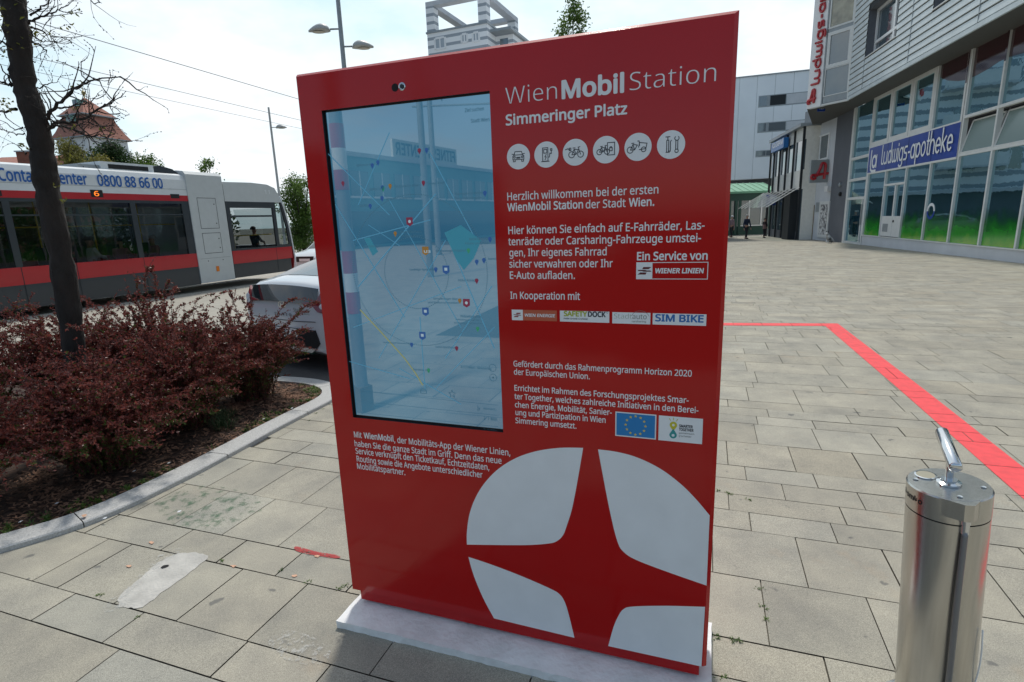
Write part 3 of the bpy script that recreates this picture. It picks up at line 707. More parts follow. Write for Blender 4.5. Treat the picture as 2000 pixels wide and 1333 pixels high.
# round pictograms
ICON = [(1012.5, 306.5), (1067, 302.5), (1123.5, 298), (1183.5, 293), (1246, 287.5), (1310.5, 283)]
def icon(k):
    cx_, cy_ = ICON[k]; c = Vector(KF.px(cx_, cy_)); rz_ = abs(KF.px(cx_, cy_ - 25)[1] - KF.px(cx_, cy_ + 25)[1]) / 2 * 1.02
    if k == 0: icon.r = rz_
    r_ = (KF.px(cx_ + (22.5, 23.5, 24.5, 25.5, 26.5, 27.5)[k], cy_)[0] - KF.px(cx_ - (22.5, 23.5, 24.5, 25.5, 26.5, 27.5)[k], cy_)[0]) / 2
    dsk = obj('pictogram', MB().disc(KF, c, r_, T, 48), M['vinyl'], ks)
    mb = MB(); W = .06 * r_; z_ = T + .0004
    def s(pts, closed=False): mb.stroke([(c.x + a * r_, c.y + b_ * r_) for a, b_ in pts], W, KF, z_, closed)
    def ci(a, b_, q, a0=0, a1=6.2832): mb.ring(KF, (c.x + a * r_, c.y + b_ * r_), q * r_, W, z_, 22, a0, a1)
    def arc(a, b_, q, a0, a1): ci(a, b_, q, a0, a1)
    def bike(x, y, k_, cargo=False):
        s([(x - .28 * k_, y - .1 * k_), (x - .12 * k_, y + .25 * k_), (x + .18 * k_, y + .2 * k_), (x, y - .1 * k_), (x - .28 * k_, y - .1 * k_)]); s([(x - .2 * k_, y + .33 * k_), (x - .05 * k_, y + .33 * k_)]); s([(x, y - .1 * k_), (x - .12 * k_, y + .25 * k_)])
        ci(x - .3 * k_, y - .1 * k_, .2 * k_)
        if not cargo: ci(x + .32 * k_, y - .1 * k_, .2 * k_); s([(x + .32 * k_, y - .1 * k_), (x + .16 * k_, y + .36 * k_), (x + .28 * k_, y + .38 * k_)])
    if k == 0:
        s([(-.48, -.22), (-.48, .05), (-.36, .14), (-.28, .40), (.28, .40), (.36, .14), (.48, .05), (.48, -.22)], True); s([(-.36, .14), (.36, .14)]); s([(-.44, -.22), (-.44, -.38), (-.28, -.38), (-.28, -.22)]); s([(.44, -.22), (.44, -.38), (.28, -.38), (.28, -.22)]); ci(-.33, -.03, .07); ci(.33, -.03, .07); s([(-.15, -.12), (.15, -.12)]); s([(-.15, -.05), (.15, -.05)]); s([(-.38, .2), (-.54, .22)]); s([(.38, .2), (.54, .22)])
    if k == 1:
        s([(-.3, -.5), (-.3, .52), (.14, .52), (.14, -.5)], True); s([(-.4, -.52), (.24, -.52)]); s([(-.2, .12), (-.2, .4), (.05, .4), (.05, .12)], True); s([(0, .02), (-.12, -.16), (0, -.18), (-.1, -.38)]); s([(.14, -.2), (.26, -.2), (.3, .1), (.42, .05), (.42, .28)]); s([(.36, .3), (.48, .3), (.48, .42), (.36, .42)], True)
    if k == 2: bike(.06, -.05, 1.15); s([(-.42, .22), (-.6, .3), (-.78, .24)]); s([(-.34, .16), (-.34, .34), (-.48, .34), (-.48, .16)], True)
    if k == 3: bike(-.22, -.05, .95); s([(.12, -.4), (.12, .5), (.66, .5), (.66, -.4)], True); s([(.28, -.1), (.28, .12), (.48, .12), (.48, -.1)], True); arc(.38, .12, .08, 0, 3.1416)
    if k == 4: bike(-.24, -.08, 1.1, True); s([(.05, -.02), (.12, .3), (.66, .22), (.58, -.16), (.1, -.2)]); ci(.42, -.2, .17); s([(-.02, .42), (.08, .42), (.12, .1)])
    if k == 5:
        s([(-.34, -.52), (-.1, -.52)]); s([(-.3, -.5), (-.3, .32), (-.16, .32), (-.16, -.5)]); s([(-.23, .32), (-.23, .56)]); s([(-.38, .56), (-.08, .56)]); s([(-.14, -.45), (-.04, -.45), (-.04, .2), (.02, .3)]); s([(.34, -.36), (.34, .28)]); s([(.48, -.36), (.48, .28)]); ci(.41, -.46, .12); arc(.41, .42, .15, 2.2, 7.2)
    obj('pictogram_drawing', mb, M['iconline'], dsk)
for k in range(6): icon(k)
# logos
def rectpx(mb, x0, y0, x1, y1, off):
    """corner pixels top-left and bottom-right"""
    a0, z1 = KF.px(x0, y0); a1, z0 = KF.px(x1, y1); mb.quad(KF, a0, a1, z0, z1, off); return a0, a1, z0, z1
def swoosh(mb, c, s, off):
    for g in (1, -1):
        mb.poly([KF.p(c[0] + g * a * s, c[1] + g * b_ * s, off) for a, b_ in ((-.15, .5), (.9, .5), (.55, .22), (-.3, .22))])
        mb.poly([KF.p(c[0] + g * a * s, c[1] + g * b_ * s, off + .00005) for a, b_ in ((-.95, .12), (.1, .12), (.5, -.04), (-.75, -.04))])
g = M['vinyl']
a0, a1, z0, z1 = rectpx(MB(), 1243.5, 513.5, 1381.5, 545.5, T)
lg = obj('provider_logo', MB().stroke([(a0, z0), (a1, z0), (a1, z1), (a0, z1)], .0022, KF, T, True), g, ks)
wbx = MB().quad(KF, a0, a0 + (a1 - a0) * .23, z0, z1, T + .0002); obj('logo_panel', wbx, g, lg)
m_ = MB(); swoosh(m_, (a0 + (a1 - a0) * .115, (z0 + z1) / 2), (z1 - z0) * .46, T + .0006); obj('logo_mark', m_, mat('logo_dark_red', (.10, .006, .008), .5), lg)
m_ = MB(); text(m_, KF, "WIENER LINIEN", a0 + (a1 - a0) * .27, a1 - (a1 - a0) * .05, (z0 + z1) / 2 - .0075, .015, T + .0004, .03, .12); obj('logo_lettering', m_, g, lg)
def logo(name, x0, y0, x1, y1, base):
    m_ = MB(); r_ = rectpx(m_, x0, y0, x1, y1, T); return obj(name, m_, base, ks), r_
lo, (a0, a1, z0, z1) = logo('partner_logo', 999.5, 605, 1088, 628, mat('logo_orange', (.48, .10, .045), .5))
obj('logo_panel', MB().quad(KF, a0, a0 + (a1 - a0) * .25, z0, z1, T + .0002), g, lo)
m_ = MB(); swoosh(m_, (a0 + (a1 - a0) * .125, (z0 + z1) / 2), (z1 - z0) * .42, T + .0005); obj('logo_mark', m_, mat('logo_dark_mark', (.25, .02, .02), .5), lo)
m_ = MB(); text(m_, KF, "WIEN ENERGIE", a0 + (a1 - a0) * .29, a1 - .006, (z0 + z1) / 2 - .005, .0105, T + .0004, .02, .12); obj('logo_lettering', m_, g, lo)
lo, (a0, a1, z0, z1) = logo('partner_logo', 1093.5, 607, 1190, 631, g)
m_ = MB(); text(m_, KF, "SAFETY", a0 + .014, a0 + (a1 - a0) * .56, z0 + .020, .017, T + .0004, .03); obj('logo_lettering', m_, mat('logo_lime', (.38, .42, .02), .5), lo)
m_ = MB(); text(m_, KF, "DOCK", a0 + (a1 - a0) * .575, a1 - .012, z0 + .020, .017, T + .0004, .03); text(m_, KF, "PARK SHARE CHARGE", a0 + .014, a0 + (a1 - a0) * .57, z0 + .0085, .005, T + .0004, .01); m_.ring(KF, (a1 - .007, z0 + .036), .003, .0008, T + .0004, 12); obj('logo_lettering', m_, M['iconline'], lo)
lo, (a0, a1, z0, z1) = logo('partner_logo', 1196, 610, 1270, 634, g)
lgm = mat('logo_grey', (.18, .19, .18), .5)
m_ = MB(); text(m_, KF, "Stadt", a0 + .006, a0 + (a1 - a0) * .52, z0 + .017, .017, T + .0004, -.018); obj('logo_lettering', m_, mat('logo_pale_green', (.30, .38, .30), .5), lo)
m_ = MB(); text(m_, KF, "auto", a0 + (a1 - a0) * .535, a1 - .012, z0 + .017, .017, T + .0004, -.008); text(m_, KF, "carsharing", a0 + (a1 - a0) * .52, a1 - .014, z0 + .006, .006, T + .0004); m_.ring(KF, (a0 + (a1 - a0) * .74, z0 + .018), (a1 - a0) * .24, .0012, T + .0004, 20, .35, 2.8, ry=.027); obj('logo_lettering', m_, lgm, lo)
lo, (a0, a1, z0, z1) = logo('partner_logo', 1275, 612, 1379, 637, g)
m_ = MB(); text(m_, KF, "SIM BIKE", a0 + .008, a1 - .008, z0 + .0115, .0225, T + .0004, .022); obj('logo_lettering', m_, mat('logo_blue', (.02, .14, .42), .5), lo)
# flag
lo, (a0, a1, z0, z1) = logo('flag_logo', 1202, 804, 1281, 859, g)
fb = (.0, .10, .42); obj('flag_field', MB().quad(KF, a0 + .004, a1 - .004, z0 + .004, z1 - .004, T + .0002), mat('flag_blue', (.012, .20, .50), .5), lo)
m_ = MB(); cxx, czz = (a0 + a1) / 2, (z0 + z1) / 2
for k in range(12):
    an = k * math.pi / 6; q = (cxx + math.cos(an) * .034, czz + math.sin(an) * .034)
    m_.poly([KF.p(q[0] + rr * math.sin(j * math.pi / 5), q[1] + rr * math.cos(j * math.pi / 5), T + .0005) for j, rr in enumerate([.0058, .0024] * 5)])
obj('flag_stars', m_, M['yellow'], lo)
lo, (a0, a1, z0, z1) = logo('project_logo', 1287, 811.5, 1371, 868, g)
W_, H_ = a1 - a0, z1 - z0
tq = mat('logo_turquoise', (.02, .28, .28), .5)
def drop(c, s, up_):
    pts = []
    for k in range(25):
        t = math.pi * (1.25 + 1.5 * k / 24) if up_ else math.pi * (.25 + 1.5 * k / 24) 
        pts.append((c[0] + s * math.cos(t), c[1] + s * math.sin(t)))
    return pts
def dropshape(mb, c, s, sgn, off):
    pts = [(c[0], c[1] - sgn * s * 1.9)]
    for k in range(25):
        t = math.radians(-40) + math.radians(260) * k / 24; pts.append((c[0] + s * math.cos(t), c[1] + sgn * s * math.sin(t)))
    mb.poly([KF.p(*p, off) for p in pts])
m_ = MB(); dropshape(m_, (a0 + W_ * .34, z0 + H_ * .66), H_ * .135, 1, T + .0003)
for k in (-1, 0, 1):
    an = math.pi / 2 - k * .55; o_ = (a0 + W_ * .34, z0 + H_ * .66); m_.stroke([(o_[0] + math.cos(an) * H_ * .20, o_[1] + math.sin(an) * H_ * .20), (o_[0] + math.cos(an) * H_ * .29, o_[1] + math.sin(an) * H_ * .29)], .0022, KF, T + .0003)
obj('logo_bulb', m_, mat('logo_yellow', (.55, .50, .02), .5), lo)
m_ = MB(); dropshape(m_, (a0 + W_ * .34, z0 + H_ * .26), H_ * .135, -1, T + .00035); obj('logo_drop', m_, tq, lo)
m_ = MB(); m_.disc(KF, (a0 + W_ * .34, z0 + H_ * .66), H_ * .05, T + .0006, 16); m_.disc(KF, (a0 + W_ * .34, z0 + H_ * .25), H_ * .055, T + .0006, 16); obj('logo_spot', m_, g, lo)
m_ = MB(); text(m_, KF, "SMARTER", a0 + W_ * .47, a0 + W_ * .78, z0 + H_ * .60, .0095, T + .0004, .03); text(m_, KF, "TOGETHER", a0 + W_ * .47, a0 + W_ * .80, z0 + H_ * .46, .0095, T + .0004, .03); obj('logo_lettering', m_, M['iconline'], lo)
m_ = MB(); text(m_, KF, "gemeinsam", a0 + W_ * .47, a0 + W_ * .82, z0 + H_ * .34, .006, T + .0004); text(m_, KF, "g'scheiter", a0 + W_ * .47, a0 + W_ * .76, z0 + H_ * .22, .006, T + .0004); obj('logo_lettering', m_, lgm, lo)

# ------------------------------------------------------------ bicycle pump post in the foreground
def pump():
    b0 = zp(1818, 1400, 0); r = ray(1853, 945)
    # the post leans a touch: its top centre stands over a point close to the base
    top = Vector((0, 0, H)) + r * 1.72
    ax = (top - b0).normalized(); ln = (top - b0).length; RR = .108
    t = thing('bicycle_pump_post', 'brushed steel cylindrical bicycle pump post with handle and braided hose', 'bicycle pump', b0)
    obj('tube', MB().lathe(b0, [(RR, .004), (RR, ln - .085)], 64, ax), M['steel'], t, smooth=40)
    obj('cap_gap', MB().lathe(b0, [(RR - .003, ln - .086), (RR - .003, ln - .080)], 48, ax), M['blackmatte'], t)
    cp = obj('cap', MB().lathe(b0, [(RR + .001, ln - .080), (RR + .001, ln - .004), (RR - .003, ln), (.0, ln + .0005)], 64, ax), M['steel'], t, smooth=40)
    x = ax.cross(Vector((0, 0, 1)).cross(ax)) if False else Vector((1, 0, 0)); x = (x - ax * x.dot(ax)).normalized(); y = ax.cross(x)
    T_ = b0 + ax * (ln + .0008)
    for a in (R(150), R(330), R(250)):
        c = T_ + (x * math.cos(a) + y * math.sin(a)) * RR * .78
        sc1 = obj('screw', MB().lathe(c, [(.0075, 0), (.0075, .0015), (.003, .0008)], 16, ax), M['chrome'], cp)
    g = T_ + x * -.028 + y * .06
    gg = obj('gauge', MB().lathe(g, [(.030, 0), (.030, .003), (.026, .004), (.026, .0025)], 28, ax), M['chrome'], t, smooth=40)
    gd = MB().lathe(g + ax * .003, [(.0255, 0), (.0255, .0006)], 24, ax); obj('gauge_dial', gd, mat('gauge_face', (.35, .33, .25), .3), gg)
    obj('collar', MB().lathe(T_, [(.032, 0), (.032, .006), (.022, .010), (.022, .016)], 28, ax), M['chrome'], t, smooth=40)
    obj('piston_rod', MB().lathe(T_, [(.011, .01), (.011, .085)], 20, ax), M['chrome'], t, smooth=40)
    h1 = Vector((0, 0, H)) + ray(1867, 912) * 1.57; h0 = Vector((0, 0, H)) + ray(1846, 858) * 1.66
    hc = T_ + ax * .095
    dr = (h0 - h1).normalized(); e1 = hc - dr * .055; e0 = hc + dr * .115
    obj('handle', MB().lathe(e1, [(.010, -.004), (.0165, 0), (.0185, .006), (.0185, (e0 - e1).length - .005), (.015, (e0 - e1).length)], 28, dr), M['chrome'], t, smooth=40)
    # hose outlet lug at the front right of the cap, and the hose
    view = (Vector((0, 0, H)) - T_); view -= ax * view.dot(ax); view.normalize(); side = ax.cross(view); 
    if side.x < 0: side = -side
    fd = (view * .86 + side * .30).normalized(); sd2 = ax.cross(fd); 
    if sd2.x < 0: sd2 = -sd2
    lug = MB(); c0 = b0 + ax * (ln - .001)
    pts = [c0 + fd * RR * .86 - sd2 * .055, c0 + fd * (RR + .022) + sd2 * -.002, c0 + fd * (RR + .022) + sd2 * .022, c0 + fd * RR * .86 + sd2 * .05]
    lug.prism(pts, ax * -.055); obj('hose_outlet', lug, M['steel'], t)
    ho = c0 + fd * (RR + .008) + sd2 * .008
    obj('hose_fitting', MB().lathe(ho - ax * .10, [(.0105, 0), (.0105, .03), (.013, .032), (.013, .055)], 20, ax), M['chrome'], t, smooth=40)
    pts = []
    for k in range(40):
        f = k / 39; pts.append(ho - ax * (.09 + f * (ln - .11)) + fd * (.002 + .014 * math.sin(f * 3.0)) - sd2 * (.035 * f * f + .006 * math.sin(f * 5)))
    obj('hose', MB().tube(pts, .0085, 12), M['braid'], t, smooth=True)
    pts = []
    for k in range(16):
        f = k / 15; pts.append(b0 + ax * (.43 - .27 * f) + (fd * .62 + sd2 * .82).normalized() * (RR + .004 + .010 * math.sin(f * 3.14)) + sd2 * (.004 - .02 * f))
    obj('cable', MB().tube(pts, .0022, 8), M['white'], t, smooth=True)
    obj('foot_plate', MB().lathe(b0, [(.155, -.002), (.155, .007), (.150, .009), (RR, .0095)], 48, (0, 0, 1)), M['steel'], t, smooth=40)
    for a in range(4):
        an = R(45 + a * 90 + 10); c = b0 + Vector((math.cos(an), math.sin(an), 0)) * .133
        obj('bolt', MB().lathe(c, [(.012, .009), (.012, .017), (.006, .022)], 6, (0, 0, 1)), M['chrome'], t)
    # maker's lettering round the cap
    m_ = MB(); vs, fs, x0, x1 = text2d("ibombo", .03); th0 = math.atan2((-(view * .62) - side * .0 + Vector((0, 0, 0))).dot(y), 1)
    dirL = (view * .55 - side * .83).normalized(); a_c = math.atan2(dirL.dot(y), dirL.dot(x))
    sc_l = .022 / .727
    for_ = []
    for vx, vy in vs:
        s_ = (vx - (x0 + x1) / 2) * sc_l; an = a_c + s_ / RR
        for_.append(b0 + ax * (ln - .045 + vy * sc_l) + (x * math.cos(an) + y * math.sin(an)) * (RR + .0018))
    m_.add(for_, fs); obj('lettering', m_, M['black'], cp)
pump()

# ------------------------------------------------------------ vegetation
def leafy(mb, c, n, size, rn, dirn=None, flat=.6):
    for _ in range(n):
        a = Vector((rn.gauss(0, 1), rn.gauss(0, 1), rn.gauss(0, 1) * flat)).normalized(); b = a.orthogonal().normalized()
        b = (b * math.cos(rn.random() * 6.28) + a.cross(b) * math.sin(rn.random() * 6.28)).normalized()
        s_ = size * rn.uniform(.6, 1.3); yield a, b, s_
def leaf(mb, p, a, b, s_):
    """a folded pointed leaf: axis a, width axis b"""
    n_ = a.cross(b) * s_ * .12
    mb.add([p, p + a * s_ * .45 + b * s_ * .28 + n_, p + a * s_, p + a * s_ * .45 - b * s_ * .28 + n_], [(0, 1, 2, 3)])
M['barb'] = leafmat('purple_red_leaf', (.075, .018, .018), (.27, .075, .058), .36, .38, 38)  # lighter noise tones stand in for lit leaves, put into the colour
M['barbgreen'] = leafmat('olive_leaf', (.035, .06, .014), (.09, .13, .025), .5, .3, 30)
M['twig'] = mat('twig_bark', (.06, .022, .018), .8)
def barberry(c, rad, hgt, n_st, seed, label, tall=()):
    rn = random.Random(seed)
    t = thing('barberry_shrub', label, 'shrub', c, group='purple red shrubs in the planting bed')
    st, lf, lg_ = MB(), MB(), MB()
    def stem(ang, reach, h_, dens=1.0, thin=.004):
        d = Vector((math.cos(ang), math.sin(ang), 0)); pts = []; n = 9; rb = rn.uniform(.02, .20)
        wob = rn.gauss(0, .12)
        for k in range(n + 1):
            f = k / n; r_ = rb + (reach - rb) * (f ** 1.1); z_ = h_ * (1 - (1 - f) ** 1.7) * (1 - .12 * f * f * (reach / max(h_, .1)))
            pts.append(Vector(c) + d * r_ + Vector((-d.y, d.x, 0)) * wob * f * f + Vector((rn.gauss(0, .01), rn.gauss(0, .01), z_ + .01)))
        st.tube(pts, [thin * (1 - .75 * k / n) for k in range(n + 1)], 4, cap=False)
        for k in range(1, n + 1):
            a, b_ = pts[k - 1], pts[k]; ax = (b_ - a).normalized()
            m = int(dens * 15 * (.45 + k / n))
            for _ in range(m):
                q = a.lerp(b_, rn.random())
                for __ in range(2):
                    v_ = Vector((rn.gauss(0, 1), rn.gauss(0, 1), rn.gauss(0, .8) + .3)).normalized(); v_ = (v_ + ax * .5).normalized(); w_ = v_.orthogonal().normalized(); w_ = (w_ * math.cos(rn.random() * 6) + v_.cross(w_) * math.sin(rn.random() * 6))
                    tgt = lg_ if (rn.random() < (.6 if q.z - c[2] < hgt * .5 else .13)) else lf
                    leaf(tgt, q + v_ * .004, v_, w_, rn.choice((.010, .014, .018, .022, .030)) * rn.uniform(.85, 1.15))
            # side twigs
            if k > 2 and rn.random() < .75:
                q = a.lerp(b_, rn.random()); v_ = (ax * .8 + Vector((rn.gauss(0, .7), rn.gauss(0, .7), rn.gauss(0, .4) + .2))).normalized(); l_ = rn.uniform(.08, .22)
                e = q + v_ * l_; st.tube([q, e], [.002, .001], 3, cap=False)
                for s_ in range(int(15 * l_ / .15)):
                    qq = q.lerp(e, rn.random()); vv = (v_ * .4 + Vector((rn.gauss(0, 1), rn.gauss(0, 1), rn.gauss(0, 1)))).normalized(); ww = vv.orthogonal().normalized()
                    leaf(lf, qq, vv, ww, rn.uniform(.012, .026))
    for _ in range(n_st):
        f = rn.random() ** .6; stem(rn.random() * 6.283, rad * f * rn.uniform(.75, 1.1), hgt * (1.02 - .42 * f * f) * rn.uniform(.72, 1.05))
    for _ in range(9): stem(rn.random() * 6.283, rad * rn.uniform(.3, 1.25), hgt * rn.uniform(1.0, 1.28), .8, .0035)
    for (a, r_, h_) in tall: stem(a, r_, h_, 1.5, .004)
    obj('branches', st, M['twig'], t); obj('leaves', lf, M['barb'], t); obj('inner_leaves', lg_, M['barbgreen'], t)
    return t
def bedp(x, y): return (x, y, .012)
barberry(bedp(-3.12, 3.90), .76, .78, 190, 1, 'purple red barberry shrub in front of the tree trunk, nearest the middle of the kerb')
barberry(bedp(-2.98, 4.72), .78, .88, 190, 2, 'purple red barberry shrub near the tip of the bed, standing behind the grass clump')
barberry(bedp(-3.75, 3.20), .84, .80, 180, 3, 'low purple red barberry shrub at the front left of the bed, left of the trunk')
barberry(bedp(-3.62, 5.45), .72, 1.00, 150, 4, 'tall purple red barberry shrub with upright shoots before the tram coupling', tall=((1.5, .1, 1.40), (2.2, .25, 1.40), (.6, .22, 1.25), (-.3, .3, 1.2), (2.6, .4, 1.3)))
barberry(bedp(-4.75, 3.85), .80, .86, 140, 5, 'purple red barberry shrub at the left picture edge, nearest the street')
barberry(bedp(-4.35, 5.15), .66, .92, 140, 6, 'purple red barberry shrub close behind the foot of the leaning trunk', tall=((1.2, .2, 1.1),))
barberry(bedp(-5.4, 5.25), .80, .92, 120, 7, 'purple red barberry shrub left of the trunk, behind the others')
barberry(bedp(-2.72, 5.50), .62, .86, 150, 8, 'purple red barberry shrub at the tip of the bed, arching over the white car bumper', tall=((.2, .62, .92), (.5, .75, 1.02), (0, .7, .8), (-.3, .6, .7), (.8, .5, 1.05)))
barberry(bedp(-4.55, 5.75), .66, .90, 100, 9, 'purple red barberry shrub at the far side of the bed, nearest the tram skirt')
gr = MB()
rn_ = random.Random(4)
for cx_, cy_ in ((-2.62, 4.62), (-2.7, 4.8)):
    for _ in range(5): tuft(gr, G(cx_ + rn_.gauss(0, .05), cy_ + rn_.gauss(0, .05), .01), 22, .13, .12, .002)
tag(obj('grass_clump', gr, mat('dark_grass', (.02, .05, .012), .7), local=False), 'small dark green grass clump under the shrubs by the kerb', 'grass', kind='stuff')

def street_tree_bare():
    D0 = zp(158, 850, .02); Yb = D0.y
    t = thing('leaning_tree', 'dark leaning tree with bare twigs and a few leaves, standing in the shrub bed', 'tree', D0)
    cen = [((157, 838), 50), ((152, 760), 46), ((145, 685), 46), ((134, 600), 52), ((119, 500), 52), ((98, 400), 54), ((88, 340), 54), ((81, 290), 53), ((74, 250), 49), ((58, 200), 51), ((48, 165), 48), ((40, 100), 51), ((32, 50), 53), ((24, 0), 54), ((16, -60), 54), ((8, -150), 52)]
    mb = MB(); pts = []; rad = []
    for (q, wd_) in cen:
        p = yp(q[0], q[1], Yb + .0); pts.append(p); rad.append(wd_ / 2 / FPX * (Yb / ray(*q).y) * .76)
    pts = [Vector((D0.x, D0.y, -.02))] + pts; rad = [rad[0] * 1.35] + rad
    P3 = crv3(pts, 5); R3 = [rad[min(i // 5, len(rad) - 1)] + (rad[min(i // 5 + 1, len(rad) - 1)] - rad[min(i // 5, len(rad) - 1)]) * ((i % 5) / 5) for i in range(len(P3))]
    mb.tube(P3, [r_ * (1 + .05 * math.sin(i * 1.7) + .03 * math.sin(i * .9 + 1)) for i, r_ in enumerate(R3)], 20)
    rn = random.Random(9)
    for k, v in enumerate(mb.v):
        mb.v[k] = v + Vector((rn.gauss(0, .004), rn.gauss(0, .004), 0))
    obj('trunk', mb, M['bark'], t, smooth=True)
    tw = MB(); lf = MB()
    def limb(pxs, w0, y0=0.0, y1=None, sub=1.0, depth=2):
        y1 = rn.uniform(-.35, .35) if y1 is None else y1; w0 = w0 * .74
        n = len(pxs); P_ = [yp(x, y, Yb + y0 + (y1 - y0) * k / (n - 1)) for k, (x, y) in enumerate(pxs)]
        P_ = crv3(P_, 4); P_ = [p + Vector((rn.gauss(0, .006), rn.gauss(0, .006), rn.gauss(0, .006))) for p in P_]
        m = len(P_); tw.tube(P_, [w0 * (1 - .8 * k / m) for k in range(m)], 6, cap=False)
        twigs(P_, w0, sub, depth)
    def twigs(P_, w0, sub, depth):
        m = len(P_)
        for k in range(2, m):
            if rn.random() < .48 * sub:
                dr = (P_[k] - P_[k - 1]).normalized(); v_ = (dr * .6 + Vector((rn.gauss(0, .6), rn.gauss(0, .4), rn.gauss(0, .6)))).normalized(); l_ = rn.uniform(.09, .31) * (1 if depth > 1 else .5)
                q = [P_[k]]; n_ = 5
                for j in range(n_): v_ = (v_ + Vector((rn.gauss(0, .22), rn.gauss(0, .15), rn.gauss(0, .22)))).normalized(); q.append(q[-1] + v_ * l_ / n_)
                tw.tube(q, [w0 * .35 * (1 - .7 * j / n_) for j in range(n_ + 1)], 4, cap=False)
                if depth > 1: twigs(q, w0 * .45, sub * .8, depth - 1)
                for b_ in q[1:]:
                    if rn.random() < .5: tw.lathe(b_, [(.001, -.006), (.0045, 0), (.001, .006)], 5, v_)
                if rn.random() < .05: 
                    for _ in range(5): leaf(lf, q[-1] + Vector((rn.gauss(0, .02),) * 3), Vector((rn.gauss(0, 1), rn.gauss(0, 1), rn.gauss(0, 1))).normalized(), Vector((1, 0, 0)), .035)
    limb([(88, 243), (96, 225), (104, 213), (125, 191), (152, 172), (166, 162), (190, 157), (236, 150)], .022)
    limb([(92, 252), (104, 246), (118, 240), (142, 239), (165, 231), (183, 221), (203, 205), (226, 196)], .024)
    limb([(104, 246), (130, 250), (150, 256), (172, 268), (190, 267), (209, 266), (226, 262)], .014)
    limb([(115, 213), (142, 209), (170, 202), (190, 192), (209, 183)], .010)
    limb([(74, 172), (84, 166), (100, 162), (116, 160)], .008)
    limb([(150, 256), (165, 262), (180, 275), (200, 282), (215, 285)], .008)
    limb([(170, 232), (178, 245), (196, 247), (214, 245)], .008)
    limb([(34, 212), (18, 216), (0, 219), (-30, 226)], .018)
    limb([(25, 168), (12, 163), (0, 160), (-30, 150)], .016); limb([(25, 166), (14, 148), (2, 128), (-8, 118)], .010)
    limb([(45, 250), (30, 252), (10, 240), (-10, 232)], .007); limb([(48, 262), (30, 262), (10, 256), (-10, 250)], .007)
    limb([(56, 45), (70, 38), (90, 30), (110, 24), (124, 16)], .014); limb([(60, 55), (78, 60), (95, 70), (105, 74)], .011); limb([(62, 80), (80, 90), (88, 98), (96, 112)], .010); limb([(60, 30), (76, 18), (88, 8), (100, -6)], .012)
    limb([(62, 62), (74, 78), (90, 80), (104, 82)], .008)
    limb([(150, -40), (172, -8), (185, 6), (197, 2)], .008, sub=.7); limb([(20, 95), (5, 85), (-8, 80)], .012)
    limb([(50, 300), (45, 294), (38, 290), (36, 282)], .008, sub=.4)
    obj('twigs', tw, M['bark'], t)
    for q, n_, s_ in (((2, 55), 46, .25), ((5, 80), 34, .2), ((-8, 30), 40, .25), ((6, 207), 20, .09), ((12, 200), 8, .08), ((48, 287), 8, .05), ((125, 392), 5, .03), ((110, 364), 3, .03), ((62, 66), 5, .05)):
        c = yp(q[0], q[1], Yb - .1)
        for a, b_, s in leafy(lf, c, n_, .036, rn): leaf(lf, c + Vector((rn.gauss(0, s_ * .3), rn.gauss(0, s_ * .4), rn.gauss(0, s_ * .3))), a, b_, s)
    obj('leaves', lf, leafmat('yellow_green_leaf', (.10, .13, .02), (.20, .18, .03), .5, .4, 20), t)
def crv3(pts, n=5):
    P = [Vector(p) for p in pts]; out = []
    for i in range(len(P) - 1):
        p0, p1, p2, p3 = P[max(i - 1, 0)], P[i], P[i + 1], P[min(i + 2, len(P) - 1)]
        for k in range(n):
            t = k / n; out.append(.5 * (2 * p1 + (p2 - p0) * t + (2 * p0 - 5 * p1 + 4 * p2 - p3) * t * t + (3 * p1 - p0 - 3 * p2 + p3) * t ** 3))
    out.append(P[-1]); return out
street_tree_bare()

LM = [leafmat('fresh_green_leaf', (.055, .115, .018), (.12, .20, .035), .5, .4, .8), leafmat('dark_green_leaf', (.02, .05, .014), (.045, .09, .02), .55, .3, .8), leafmat('yellowish_leaf', (.13, .14, .03), (.24, .21, .05), .55, .4, .8)]
def crown_tree(name, label, base, hgt, trunk_h, lobes, lsize, n, mi_, seed, group=None, tr=.15):
    """lobes: (dx, dy, z, r) ellipsoids that carry leaf clusters"""
    rn = random.Random(seed); t = thing(name, label, 'tree', base, group=group); b = Vector(base)
    mb = MB(); top = b + Vector((0, 0, trunk_h)); mb.tube([b, b + Vector((.03, 0, trunk_h * .5)), top], [tr, tr * .8, tr * .6], 10)
    for (dx, dy, z, r_) in lobes: mb.tube([top - Vector((0, 0, trunk_h * .15)), b + Vector((dx * .5, dy * .5, (trunk_h + z) / 2)), b + Vector((dx, dy, z))], [tr * .45, tr * .25, tr * .08], 5, cap=False)
    obj('trunk', mb, M['bark'], t, smooth=True)
    lf = MB(); tot = sum(l[3] ** 2 for l in lobes)
    for (dx, dy, z, r_) in lobes:
        c = b + Vector((dx, dy, z)); m = int(n * r_ * r_ / tot / 9)
        for _ in range(m):
            v_ = Vector((rn.gauss(0, 1), rn.gauss(0, 1), rn.gauss(0, 1))).normalized() * r_ * (rn.random() ** .45) * rn.uniform(.75, 1.15)
            q = c + v_
            for _ in range(9):
                a = Vector((rn.gauss(0, 1), rn.gauss(0, 1), rn.gauss(0, .8) - .3)).normalized(); w_ = a.orthogonal().normalized(); w_ = w_ * math.cos(rn.random() * 6) + a.cross(w_) * math.sin(rn.random() * 6)
                leaf(lf, q + Vector((rn.gauss(0, lsize * 1.1), rn.gauss(0, lsize * 1.1), rn.gauss(0, lsize * 1.0))), a, w_, lsize * rn.uniform(.7, 1.4))
    obj('crown', lf, LM[mi_], t); return t
